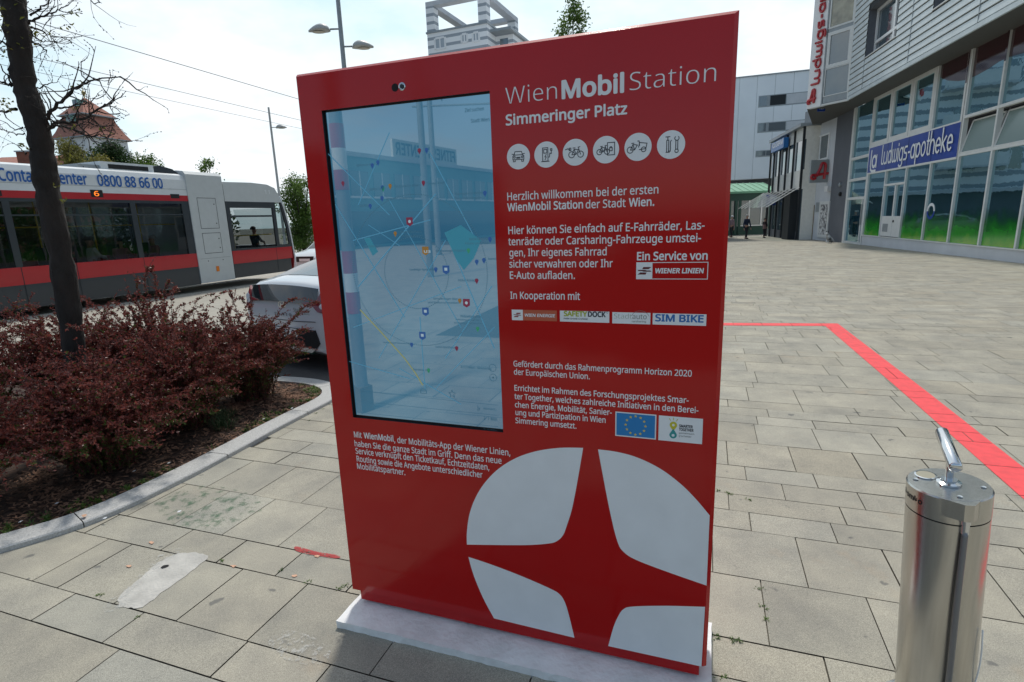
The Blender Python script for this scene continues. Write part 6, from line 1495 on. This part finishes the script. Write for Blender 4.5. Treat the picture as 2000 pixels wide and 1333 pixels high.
word = "ludwigs-apotheke"; adv = [seg(ch, 0, 0, hL)[1] for ch in word]; upto = sum(adv[:9]); k_ = (zv(10) - zL) / upto; x = 0
for ch, ad in zip(word, adv):
    for st in seg(ch, x, 0, hL)[0]: m_.tube([VF.p(wV * .74 - p[1], zL + p[0] * k_, .07) for p in st], .06, 6)
    x += ad
obj('sign_letters', m_, M['signred'], vs_)
# house number plate under the soffit
q = FF; np_ = gp(1604, 470); hn = yp(1604, 211, at(Bp, 0).y + 1.0); HF = Frame(hn, (1, .0)); nn_ = thing('house_number_plate', 'small dark blue house number plate under the overhanging corner', 'number plate', (hn.x, hn.y, hn.z))
w_ = 7 / FPX * hn.y; obj('plate', MB().fbox(HF, -w_, w_, hn.z - w_ * .9, hn.z + w_ * .6, .03, -.02), M['signblue'], nn_)
m_ = MB(); text(m_, HF, "129", -w_ * .7, w_ * .7, hn.z - w_ * .35, w_ * .7, .034, .01); obj('number', m_, M['vinyl'], nn_)
obj('bracket', MB().tube([HF.p(-w_ * .9, hn.z + w_ * .6, 0), HF.p(-w_ * .9, ZT, 0)], .02, 6), M['galv'], nn_); obj('bracket', MB().tube([HF.p(w_ * .9, hn.z + w_ * .6, 0), HF.p(w_ * .9, ZT, 0)], .02, 6), M['galv'], nn_)
# pale stair wall, dark pillar
g0 = -.5
pf = Frame(PLl, PLr.xy - PLl.xy); wP = (PLr.xy - PLl.xy).length
fb('dark_pillar', -.05, wP, g0, ZT, .03, -.8, 'stuccodark', F=pf)
sw = thing('stair_wall', 'pale grey rendered wall with a small window, metal door and poster case', 'building', mat=SF.mat(0, gz(35)))
def sb_(name, p0, p1, o0, o1, m_, par=None): 
    a0, z1 = SF.px(*p0); a1, z0 = SF.px(*p1); return obj(name, MB().fbox(SF, a0, a1, z0, z1, o0, o1), M[m_], par or sw)
obj('wall', MB().fbox(SF, .6, wS + .02, g0, ZT + .6, 0, -3), M['stucco'], sw); obj('grey_pier', MB().fbox(SF, -.9, .6, g0, SF.px(1566, 224)[1], .04, -3), M['pier'], sw)
wn = sb_('window', (1590, 270), (1617, 311), -.0, .012, 'winpale'); a0, z1 = SF.px(1590, 270); a1, z0 = SF.px(1617, 311)
g_ = MB(); [g_.fbox(SF, *q, .05, .0) for q in ((a0 - .05, a0 + .1, z0, z1), (a1 - .1, a1 + .05, z0, z1), (a0 + .1, a1 - .1, z0, z0 + .12), (a0 + .1, a1 - .1, z1 - .1, z1), ((a0 + a1) / 2 - .12, (a0 + a1) / 2 + .02, z0 + .12, z1 - .1))]; obj('window_frame', g_, M['white'], wn)
dd = sb_('door', (1569, 402), (1586, 470.5), .02, -.05, 'brownwood'); sb_('door_frame', (1567, 400), (1569, 470.5), .05, -.05, 'white', dd)
a0, z0 = SF.px(1578, 440); obj('door_label', MB().fbox(SF, a0 - .5, a0 + .6, z0 + .85, z0 + .95, .03, .02), M['yellow'], dd)
sb_('intercom', (1595, 396), (1602, 414), .04, -.02, 'galv')
pc = sb_('poster_case', (1604, 394), (1617, 465), .09, -.0, 'frame'); a0, z1 = SF.px(1606, 400); a1, z0 = SF.px(1615, 459); M['poster'] = mat('poster_prints', (.12, .13, .15), .2, var=.6, vscale=6, c2=(.5, .5, .5)); obj('posters', MB().quad(SF, a0, a1, z0, z1, .094), M['poster'], pc)
al = sb_('alarm_box', (1618.5, 364), (1624, 374), .25, -.0, 'white')
for y_ in (361, 379.5):
    a_, z_ = pf.px(1644, y_); obj('door_bell_lamp', MB().lathe(pf.p(a_, z_, .03), [(.12, 0), (.12, .10), (.05, .14)], 12, pf.n), M['galv' if y_ < 370 else 'rubber'], ph)
# projecting pharmacy sign
sp0 = yp(1602, 335, SF.p(wS * .62, 0).y - .9); QF = Frame(sp0, (1, -.12)); w2 = 18 / FPX * sp0.y; h2 = 20.5 / FPX * sp0.y
ps_ = thing('projecting_sign', 'square grey projecting sign with a red script letter A on the pale wall', 'sign', (sp0.x, sp0.y, sp0.z - h2))
obj('panel', MB().fbox(QF, -w2, w2, sp0.z - h2, sp0.z + h2, .08, -.08), mat('grey_sign_panel', (.30, .33, .34), .5), ps_)
m_ = MB()
for st in seg('A', 0, 0, h2 * 1.35)[0]: m_.tube([QF.p(-w2 * .55 + p[0] * 1.75, sp0.z - h2 * .62 + p[1], .10) for p in st], .085, 8)
obj('script_emblem', m_, M['signred'], ps_)
for z_ in (sp0.z + h2 * .96, sp0.z - h2 * .96): obj('bracket', MB().tube([QF.p(w2, z_, 0), QF.p(w2 + 1.3, z_, 0)], .03, 6), M['galv'], ps_)
# small white and black bundle at the foot of the pillar
q = gp(1633, 475); bu = thing('tied_dog', 'small white and black dog sitting at the foot of the dark pillar', 'dog', (q.x - .35, q.y, q.z), R(100)); mt = ROOTM[bu.name]
V = [(0, 0, .22), (0, .12, .34), (0, .20, .48), (0, .26, .58), (0, .36, .56), (.07, .16, .18), (.07, .20, .03), (-.07, .16, .18), (-.07, .20, .03), (.11, -.06, .12), (.12, .06, .03), (-.11, -.06, .12), (-.12, .06, .03), (0, -.18, .12), (.06, -.32, .10)]
E_ = [(0, 1), (1, 2), (2, 3), (3, 4), (1, 5), (5, 6), (1, 7), (7, 8), (0, 9), (9, 10), (0, 11), (11, 12), (0, 13), (13, 14)]
Rr_ = [.13, .12, .075, .085, .035, .04, .03, .04, .03, .08, .03, .08, .03, .035, .02]
M['dogfur'] = mat('patched_fur', (.02, .02, .02), .9, c2=(.7, .7, .7), vscale=5, detail=1)
obj('body', skinmesh([mt @ Vector(v) for v in V], E_, Rr_), M['dogfur'], bu, smooth=True)
for s_ in (-1, 1): obj('ear', MB().lathe(mt @ Vector((s_ * .06, .25, .63)), [(.035, 0), (.03, .03), (.005, .08)], 8, mt.to_3x3() @ Vector((s_ * .3, 0, 1))), M['dark'], bu)

# ------------------------------------------------------------ bank row behind
KBn, KBf = gp(1557, 469), gp(1500, 462); BK = Frame(KBf, KBn.xy - KBf.xy); wK = (KBn.xy - KBf.xy).length
bk = thing('bank_building', 'low two storey row with cream panels, dark mullions and a glass canopy', 'building', mat=BK.mat(0, gz(45)))
zR = BK.px(1557, 241)[1]; zr2 = BK.px(1503, 289)[1]; zR = (zR + zr2) / 2
def kb_(name, a0, a1, z0, z1, o0, o1, m_, par=None): return obj(name, MB().fbox(BK, a0, a1, z0, z1, o0, o1), M[m_], par or bk)
gk = -.6; zw = [BK.px(1550, y)[1] for y in (282, 336, 372)]
kb_('core', 0, wK, gk, zR - .1, -.1, -8, 'cream'); kb_('roof_edge', -.2, wK + .1, zR - .15, zR + .05, .35, -8, 'galv')
kb_('upper_panels', 0, wK, zw[0], zR - .15, 0, -.1, 'cream'); kb_('lower_panels', 0, wK, zw[2], zw[1], 0, -.1, 'cream'); kb_('window_band', 0, wK, zw[1], zw[0], -.02, -.1, 'winpale'); kb_('shop_glass', 0, wK, gk, zw[2], -.03, -.1, 'winpale')
am = [BK.px(x, 400)[0] for x in (1501, 1508, 1519, 1531, 1545)] + [wK - .05]
for a in am: kb_('dark_mullion', a - .06, a + .06, gk, zR - .15, .12, -.02, 'gap')
for a, b_ in zip(am[:-1], am[1:]): kb_('window_frame', a + .09, a + .22, zw[1], zw[0], .02, -.02, 'frame'); kb_('shop_frame', a + .09, a + .17, gk, zw[2], .02, -.02, 'galv')
kb_('shop_base', 0, wK, gk, .25, .03, -.1, 'stuccodark')
kb_('portal', BK.px(1541, 463)[0], BK.px(1553, 463)[0], gk, zw[2] - .1, .5, -.1, mat('dark_brown', (.03, .015, .012), .6) and 'gap')
cn = MB(); cn.poly([BK.p(-2, zw[2] - 1.1, 2.0), BK.p(wK, zw[2] - 1.1, 2.0), BK.p(wK, zw[2] + .1, .15), BK.p(-2, zw[2] + .1, .15)]); cnp = obj('glass_canopy', cn, glassmat('canopy_glass', (.80, .86, .85), 1.3), bk)
for k in range(8): a = -2 + (wK + 2) * k / 7; obj('canopy_strut', MB().tube([BK.p(a, zw[2] + .13, .1), BK.p(a, zw[2] - 1.1, 2.1)], .022, 6), M['frame'], cnp)
a0, a1 = BK.px(1519, 280)[0], BK.px(1545, 265)[0]; zs = zw[0] + .25
bs = thing('bank_sign', 'long blue sign with white capitals on the cream panels under the roof edge', 'sign', tuple(BK.p(a0, zw[0], .2)))
obj('sign_board', MB().fbox(BK, a0, a1, zw[0] - .1, zR - .35, .45, .13), M['signblue2'], bs); m_ = MB(); text(m_, BK, "VOLKSBANK", a0 + .2, a1 - .2, zw[0] + .2, (zR - .35 - zw[0]) * .55, .455, .02); obj('sign_lettering', m_, M['vinyl'], bs)
q = yp(1508, 391, BK.p(wK * .25, 0).y); rs = thing('round_bank_sign', 'small blue projecting sign with a white emblem above the shop entrance', 'sign', q); QF2 = Frame(q, (1, 0)); obj('sign_box', MB().fbox(QF2, -.42, .42, q.z - .4, q.z + .4, .1, -.1), M['signblue'], rs); m_ = MB().ring(QF2, (0, q.z), .18, .08, .105, 16); obj('emblem', m_, M['vinyl'], rs); obj('bracket', MB().tube([QF2.p(.4, q.z, 0), QF2.p(1.3, q.z, 0)], .03, 6), M['galv'], rs)

# ------------------------------------------------------------ green roofed pavilion and the big pale block
Yg = 52; g0_ = yp(1380, 440, Yg); g1_ = yp(1512, 440, Yg); GF = Frame(g0_, (1, 0)); gw = g1_.x - g0_.x; gy = lambda y, x=1460: yp(x, y, Yg).z
pv = thing('pavilion', 'dark green glazed pavilion with a pale green sheet metal roof', 'pavilion', mat=GF.mat(0, gz(Yg)))
def gb(name, a0, a1, z0, z1, o0, o1, m_, par=None): return obj(name, MB().fbox(GF, a0, a1, z0, z1, o0, o1), M[m_], par or pv)
gb('base_wall', 0, gw, gz(Yg) - .3, gy(440), 0, -4, 'dkgreen'); gb('glazing', 0, gw, gy(440), gy(392), -.05, -4, 'winpale'); gb('green_fascia', 0, gw, gy(392), gy(378), .1, -4, 'dkgreen'); gb('gutter', -.1, gw, gy(378), gy(374), .35, -4, 'green')
r_ = MB().grid([[GF.p(a, gy(375), .4), GF.p(a, gy(355), -3)] for a in [gw * k / 10 for k in range(11)]]); rfg = obj('roof', r_, M['green'], pv)
for k in range(11): a = gw * k / 10; obj('roof_seam', MB().tube([GF.p(a, gy(375) + .03, .4), GF.p(a, gy(355) + .03, -3)], .035, 5), M['green'], rfg)
for x in (1440, 1463, 1487): a = yp(x, 415, Yg).x - g0_.x; gb('white_mullion', a - .06, a + .06, gy(440), gy(392), .02, -.1, 'white')
for x in (1424, 1437, 1444, 1500): a = yp(x, 415, Yg).x - g0_.x; gb('green_post', a - .12, a + .12, gz(Yg) - .3, gy(392), .12, -.1, 'dkgreen')
gb('sill', 0, gw, gy(442), gy(440), .06, -.1, 'white')
Yp_ = 62; b0_ = yp(1400, 400, Yp_ + 1); b1_ = yp(1640, 400, Yp_ - 3); LF = Frame(b0_, b1_.xy - b0_.xy); lw = (b1_.xy - b0_.xy).length
pb_ = thing('pale_block', 'large pale blue grey windowless looking block with narrow strip windows', 'building', mat=LF.mat(0, gz(60)))
zt_ = LF.px(1500, 147)[1]; zb_ = LF.px(1470, 350)[1]
obj('walls', MB().fbox(LF, 0, lw, zb_, zt_, 0, -14), M['paleblue'], pb_); obj('roof_edge', MB().fbox(LF, 0, lw, zt_, zt_ + .12, .08, -14), M['galv'], pb_); obj('recessed_base', MB().fbox(LF, 0, lw, gz(60) - .5, zb_, -1.5, -13), M['stuccodark'], pb_)
for (p0, p1, cut, dark) in (((1482, 188), (1590, 201), (1499, 1504, 1536), (1504, 1536)), ((1480, 241), (1575, 253), (1497, 1501, 1535), None), ((1476, 295), (1520, 305), (1496,), None)):
    a0, z1 = LF.px(*p0); a1, z0 = LF.px(p1[0], p0[1] + (p1[1] - p0[1])); ww = obj('strip_window', MB().fbox(LF, a0, a1, z0, z1, .01, -.1), M['galv'], pb_)
    xs = [p0[0] + 1] + list(cut) + [p1[0]]
    for k, (x0, x1) in enumerate(zip(xs[:-1], xs[1:])):
        if x1 - x0 < 6: continue
        c0, c1 = LF.px(x0 + .8, p0[1])[0], LF.px(x1 - .8, p0[1])[0]; obj('pane', MB().quad(LF, c0, c1, z0 + .12, z1 - .08, .02), M['gap'] if (dark and k == 2) else M['winpale'] if k < 3 and x1 < 1560 else M['stucco'], ww)
for k in range(1, 7): a = lw * k / 7; obj('panel_joint', MB().quad(LF, a - .015, a + .015, zb_, zt_, .004), M['galv'], pb_)

# ------------------------------------------------------------ clock tower, red roofs
YT = 100; tc_ = yp(175, 300, YT); s1 = hd(-700, 470)
def tpos(x, y, Y=YT): return yp(x, y, Y)
tw = thing('clock_tower', 'white clock tower with a red tiled two stage pyramid roof', 'clock tower', (tc_.x, tc_.y, 0))
zE = tpos(186, 262).z; wl_ = (186 - 113) / FPX * YT * 1.05; wr_ = (226 - 186) / FPX * YT * 1.05
A_ = Vector((tc_.x, tc_.y, 0)); dl = Vector((-.93, .30, 0)).normalized(); dr_ = Vector((dl.y, -dl.x, 0)).normalized(); 
if dr_.x < 0: dr_ = -dr_
SQ = wl_ / abs(dl.x) * .98
cor = [A_, A_ + dr_ * SQ, A_ + dr_ * SQ + dl * SQ, A_ + dl * SQ]
def ringz(k, z): 
    c = (cor[0] + cor[2]) / 2; return [Vector((c.x + (p.x - c.x) * k, c.y + (p.y - c.y) * k, z)) for p in cor]
def lv(rings):
    mb = MB()
    for a, b_ in zip(rings[:-1], rings[1:]):
        for k in range(4): k2 = (k + 1) % 4; mb.poly([a[k], a[k2], b_[k2], b_[k]])
    return mb
obj('shaft', lv([ringz(1, -2), ringz(1, zE)]), M['towerwall'], tw)
zBk = tpos(160, 216).z; zAp = tpos(156, 178).z
rl = lv([ringz(1.16, zE - .3), ringz(.98, zE + .9), ringz(.78, zE + 2.6), ringz(.70, zBk)]); lowr = obj('lower_roof', rl, M['rooftile'], tw); obj('eaves', lv([ringz(1.0, zE - .35), ringz(1.16, zE - .35), ringz(1.16, zE - .2)]), M['galv'], tw)
ur = lv([ringz(.86, zBk - .3), ringz(.005, zAp)]); upr = obj('upper_roof', ur, M['rooftile'], tw); obj('roof_break_trim', lv([ringz(.70, zBk - .5), ringz(.87, zBk - .32), ringz(.865, zBk - .15)]), M['galv'], tw)
cc_ = (cor[0] + cor[2]) / 2
obj('finial', MB().lathe((cc_.x, cc_.y, zAp - .2), [(.12, 0), (.08, .5), (.32, .8), (.32, 1.1), (.06, 1.4), (.03, 2.3)], 12), mat('gilt', (.45, .35, .12), .4), tw)
for (c_, F_) in ((cor[3], Frame(cor[3], (cor[0] - cor[3]).xy)), (cor[0], Frame(cor[0], (cor[1] - cor[0]).xy))):
    cxx = SQ * .5; czz = zE - 2.2; ck = obj('clock_face', MB().disc(F_, (cxx, czz), 1.45, .08, 32), mat('clock_blue', (.42, .47, .55), .5), tw); m_ = MB().ring(F_, (cxx, czz), 1.38, .20, .12, 32)
    for k in range(12): an = k * math.pi / 6; m_.stroke([(cxx + math.sin(an) * .95, czz + math.cos(an) * .95), (cxx + math.sin(an) * 1.3, czz + math.cos(an) * 1.3)], .15, F_, .13)
    m_.stroke([(cxx, czz), (cxx - .05, czz + .95)], .15, F_, .15); m_.stroke([(cxx, czz), (cxx + .18, czz - .75)], .18, F_, .16); obj('clock_dial', m_, M['black'], ck)
DFm = Frame(cor[3], (cor[0] - cor[3]).xy)
for kz, off in ((.42, -SQ * .30), (.30, -SQ * .08)):
    zd = (zBk + (zAp - zBk) * kz) if off < -SQ * .2 else (zE + 2.2); dm = obj('dormer', MB().fbox(DFm, SQ * .44, SQ * .44 + 1.3, zd, zd + 1.1, off + .5, off - 1.2), M['copper'], tw); obj('dormer_glass', MB().quad(DFm, SQ * .44 + .2, SQ * .44 + 1.1, zd + .2, zd + .95, off + .52), M['winpale'], dm)
Yh = 60; hl, hr = yp(-60, 330, Yh), yp(70, 330, Yh); hz_ = yp(20, 322, Yh).z; ht = yp(20, 306, Yh + 4).z
hs = thing('brick_house', 'low house with a weathered red tile roof and brick chimney beyond the tram', 'house', ((hl.x + hr.x) / 2, Yh, gz(60)))
obj('walls', MB().box((hl.x, Yh, -1), (hr.x, Yh + 9, hz_)), M['brick'], hs); r_ = MB(); r_.add([(hl.x - .3, Yh - .4, hz_ - .1), (hr.x + .3, Yh - .4, hz_ - .1), (hr.x + .3, Yh + 4.5, ht), (hl.x - .3, Yh + 4.5, ht), (hr.x + .3, Yh + 9.4, hz_ - .1), (hl.x - .3, Yh + 9.4, hz_ - .1)], [(0, 1, 2, 3), (3, 2, 4, 5), (1, 4, 2), (0, 3, 5)]); hro = obj('roof', r_, M['rooftile'], hs)
c0, c1 = yp(31, 300, Yh - 1), yp(58, 300, Yh - 1); obj('chimney', MB().box((c0.x, Yh - 1, hz_ - 4), (c1.x, Yh + 1.2, yp(40, 297, Yh - 1).z)), M['brick'], hs)
obj('chimney_cap', MB().box((c0.x - .1, Yh - 1.1, yp(40, 297, Yh - 1).z), (c1.x + .1, Yh + 1.3, yp(40, 297, Yh - 1).z + .12)), M['stucco'], hs)

# ------------------------------------------------------------ striped apartment tower behind the stele
M['stripe'] = None
def stripemat():
    m = mat('striped_facade', (.80, .81, .82), .8); t = m.node_tree; p = t.nodes['Principled BSDF']; n_ = t.nodes.new; g = n_('ShaderNodeNewGeometry'); sp = n_('ShaderNodeSeparateXYZ'); t.links.new(g.outputs['Position'], sp.inputs[0])
    d = n_('ShaderNodeMath'); d.operation = 'DIVIDE'; t.links.new(sp.outputs[2], d.inputs[0]); d.inputs[1].default_value = .78
    fr_ = n_('ShaderNodeMath'); fr_.operation = 'FRACT'; t.links.new(d.outputs[0], fr_.inputs[0]); gt = n_('ShaderNodeMath'); gt.operation = 'GREATER_THAN'; t.links.new(fr_.outputs[0], gt.inputs[0]); gt.inputs[1].default_value = .62
    x = n_('ShaderNodeMix'); x.data_type = 'RGBA'; t.links.new(gt.outputs[0], x.inputs[0]); x.inputs[6].default_value = (.86, .87, .88, 1); x.inputs[7].default_value = (.34, .38, .42, 1); t.links.new(x.outputs[2], p.inputs['Base Color']); return m
M['stripe'] = stripemat()
M['palewin'] = mat('pale_window', (.38, .43, .47), .2, spec=.7)
YS = 62; sr = yp(951, 60, YS); AF = Frame(sr, -hd(-1650, 522)); AZ = lambda x, y, o=0: AF.px(x, y, o)
ap = thing('striped_tower', 'white and grey striped apartment tower with an open frame on its roof', 'building', mat=AF.mat(0, gz(62)))
aL_, zL_ = AZ(834, 64); aR_, zR_ = AZ(951, 49.5); zW = (zL_ + zR_) / 2; zTop = AZ(833, 14)[1]; DP = 9
def apb(name, a0, a1, z0, z1, o0, o1, m_, par=None): return obj(name, MB().fbox(AF, a0, a1, z0, z1, o0, o1), M[m_], par or ap)
sh_ = apb('shaft', aL_, aR_, gz(60) - 1, zW, 0, -DP, 'stripe'); apb('roof_edge', aL_ - .1, aR_ + .1, zW, zW + .18, .1, -DP, 'galv')
pw_ = AZ(849, 60)[0] - aL_
for a in (aL_, aR_ - pw_):
    for o in (0, -DP + pw_): apb('frame_post', a, a + pw_, zW + .18, zTop, o, o - pw_, 'stripe')
bt_ = .75
apb('frame_beam', aL_, aR_, zTop, zTop + bt_ * .6, 0, -.9, 'stucco'); apb('frame_beam', aL_, aR_, zTop, zTop + bt_ * .6, -DP + .9, -DP, 'stucco')
for a in (aL_, aR_ - .9): apb('frame_beam', a, a + .9, zTop - .02, zTop + bt_ * .58, -.9, -DP + .9, 'stucco')
for x0, x1, y0, y1 in ((849, 870, 76, 94), (901, 913, 68, 82), (923, 936, 65, 80)):
    a0, z1 = AZ(x0, y0, .03); a1, z0 = AZ(x1, y1, .03); w_ = apb('window', a0, a1, z0, z1, .03, -.1, 'palewin'); g_ = MB(); [g_.fbox(AF, *q, .07, .0) for q in ((a0 - .1, a0 + .1, z0, z1), (a1 - .1, a1 + .1, z0, z1), (a0 + .1, a1 - .1, z1 - .1, z1 + .1), (a0 + .1, a1 - .1, z0 - .1, z0 + .1), ((a0 + a1) / 2 - .06, (a0 + a1) / 2 + .06, z0 + .1, z1 - .1))]; obj('window_frame', g_, M['white'], w_)
# side wing with flat roof running back
wz = AZ(978, 50, -2)[1]; apb('side_wing', aR_, aR_ + 2.0, gz(60) - 1, zW - .6, -2.2, -DP - 6, 'stripe'); apb('wing_roof', aR_ - .1, aR_ + 2.3, zW - .6, zW - .35, -.8, -DP - 6.3, 'galv'); apb('wing_glass', aR_ + .5, aR_ + 1.4, zW - 3.2, zW - 1.0, -2.15, -2.2, 'winpale')
# lower striped block on the plaza, hidden by the stele and seen mirrored in the shop front
ab = thing('striped_block', 'lower striped apartment block with balconies, mirrored in the glass shop front', 'building', (6, 42, gz(42)))
BF2 = Frame(Vector((16.2, 41, 0)), (-.05, 1)) ; 
bx0, bx1, by0, by1 = -6.0, 18.2, 47, 58
obj('walls', MB().box((bx0, by0, -1), (bx1, by1, 13.4)), M['stripe'], ab); obj('shop_canopy', MB().box((bx0, by0 - .9, 2.5), (bx1, by0 - .05, 2.75)), M['stucco'], ab); obj('ground_floor', MB().box((bx0 - .0, by0 - .05, -1), (bx1 + .05, by0, 2.5)), M['stuccodark'], ab)
SFm = Frame(Vector((bx0, by0, 0)), (1, 0))
for i in range(7):
    for j in range(3):
        a = 1.2 + i * 2.6; z_ = 4.0 + j * 2.9; w_ = obj('window', MB().fbox(SFm, a, a + 1.5, z_, z_ + 1.5, .04, -.1), M['winpale'], ab); obj('window_frame', MB().fbox(SFm, a + .70, a + .80, z_, z_ + 1.5, .07, .04), M['white'], w_)
for j in range(3):
    bl = obj('balcony', MB().fbox(SFm, 15.2, 19.2, 4.2 + j * 2.7, 4.35 + j * 2.7, 1.5, 0), M['stucco'], ab); obj('balcony_front', MB().fbox(SFm, 15.2, 19.2, 4.35 + j * 2.7, 5.2 + j * 2.7, 1.5, 1.42), M['towerwall'], bl)

# ------------------------------------------------------------ things behind the photographer, seen mirrored in the screen
def mir(p, F, off=0.0):
    p = Vector(p); d_ = (p - F.p(0, 0, off)); d_.z = 0; return p - F.n * (2 * d_.dot(F.n))
bp = mir(zp(711, 802, 0), KF, SO); 
bpl = thing('banded_pole', 'grey pole with red and white bands reflected at the left of the screen', 'pole', bp)
obj('shaft', MB().lathe(bp, [(.060, 0), (.055, 6.0)], 16), M['galv'], bpl, smooth=40)
for k, (z0, z1, m_) in enumerate(((.95, 1.15, 'tramred'), (1.15, 1.32, 'white'), (1.32, 1.52, 'tramred'), (2.05, 2.22, 'tramred'), (2.22, 2.40, 'white'), (2.40, 2.60, 'tramred'))): obj('band', MB().lathe(bp + Vector((0, 0, z0)), [(.0625, 0), (.0625, z1 - z0)], 16), M[m_], bpl, smooth=40)
obj('foot_box', MB().box((bp.x - .07, bp.y - .07, 0), (bp.x + .07, bp.y + .07, .25)), M['brownwood'], bpl)
q = mir(yp(834, 430, 18), KF, SO); lp = thing('tall_lamp_pole', 'tall grey pole reflected in the middle of the screen', 'pole', (q.x, q.y, 0)); obj('shaft', MB().lathe((q.x, q.y, 0), [(.11, 0), (.09, 9)], 12), M['galv'], lp, smooth=40); obj('top_cap', MB().lathe((q.x, q.y, 9), [(.10, 0), (.10, .08), (.03, .15)], 12), M['galv'], lp)
q = mir(yp(853, 430, 30), KF, SO); cmst = thing('wire_mast', 'wire mast with a cross arm and insulators reflected in the screen', 'mast', (q.x, q.y, 0)); obj('pole', MB().lathe((q.x, q.y, 0), [(.16, 0), (.13, 8.3)], 12), M['galv'], cmst, smooth=40)
dK = Vector((KF.d.x, KF.d.y, 0)); obj('cross_arm', MB().tube([q + dK * -1.0 + Vector((0, 0, 7.6 - q.z)), q + dK * 9 + Vector((0, 0, 7.0 - q.z))], .05, 6), M['galv'], cmst)
for s_ in (-.7, .7): obj('insulator', MB().lathe(q + dK * s_ + Vector((0, 0, 7.7 - q.z)), [(.02, 0), (.16, .5), (.02, .55)], 8), M['galv'], cmst)
vL, vR = yp(560, 430, 36), yp(980, 430, 62); rL = mir(vL, KF, SO); rR = mir(vR, KF, SO)
# from the building's own front its left end is the one mirrored on the right
FB = Frame(Vector((rR.x, rR.y, 0)), (rL - rR).xy); wF = (rL - rR).xy.length
if FB.n.dot(Vector((0, 0, 0)) - FB.o) < 0: FB.n = -FB.n
fcb = thing('fitness_building', 'long two storey building with a roof sign, reflected in the screen', 'building', (rR.x, rR.y, 0))
obj('walls', MB().fbox(FB, 0, wF, 0, 6.6, 0, -10), mat('aqua_render', (.22, .36, .36), .8, var=.05), fcb); obj('roof_edge', MB().fbox(FB, 0, wF, 6.6, 6.9, .15, -10), M['stucco'], fcb); obj('ground_glazing', MB().fbox(FB, .5, wF - .5, .2, 2.7, .05, -.1), M['winpale'], fcb)
for k in range(10):
    a = 1 + k * (wF - 4) / 10; w_ = obj('window', MB().fbox(FB, a, a + 2.0, 3.8, 5.6, .05, -.1), M['winpale'], fcb); obj('window_frame', MB().fbox(FB, a - .1, a + 2.1, 3.65, 3.8, .1, 0), M['white'], w_); obj('window_bar', MB().fbox(FB, a + .95, a + 1.05, 3.8, 5.6, .08, .05), M['white'], w_)
fs = obj('roof_sign', MB().fbox(FB, wF * .30, wF * .62, 6.9, 8.3, .1, -.1), mat('pale_sign', (.6, .62, .6), .6), fcb); m_ = MB(); text(m_, FB, "FITNESS CENTER", wF * .31, wF * .61, 7.15, .9, .12, .02); obj('sign_lettering', m_, M['stuccodark'], fs)
q = mir(zp(912, 458, 0), KF, SO); car('white estate car on the far side of the road, reflected in the screen', (q.x, q.y, 0), math.atan2(KF.d.x, KF.d.y), M['carwhite'], detail=False)
Q_ = 0
car('silver hatchback standing behind the stele, mirrored in the shop window', (11.2, 42.0, gz(42)), R(84), M['silver'], detail=False)
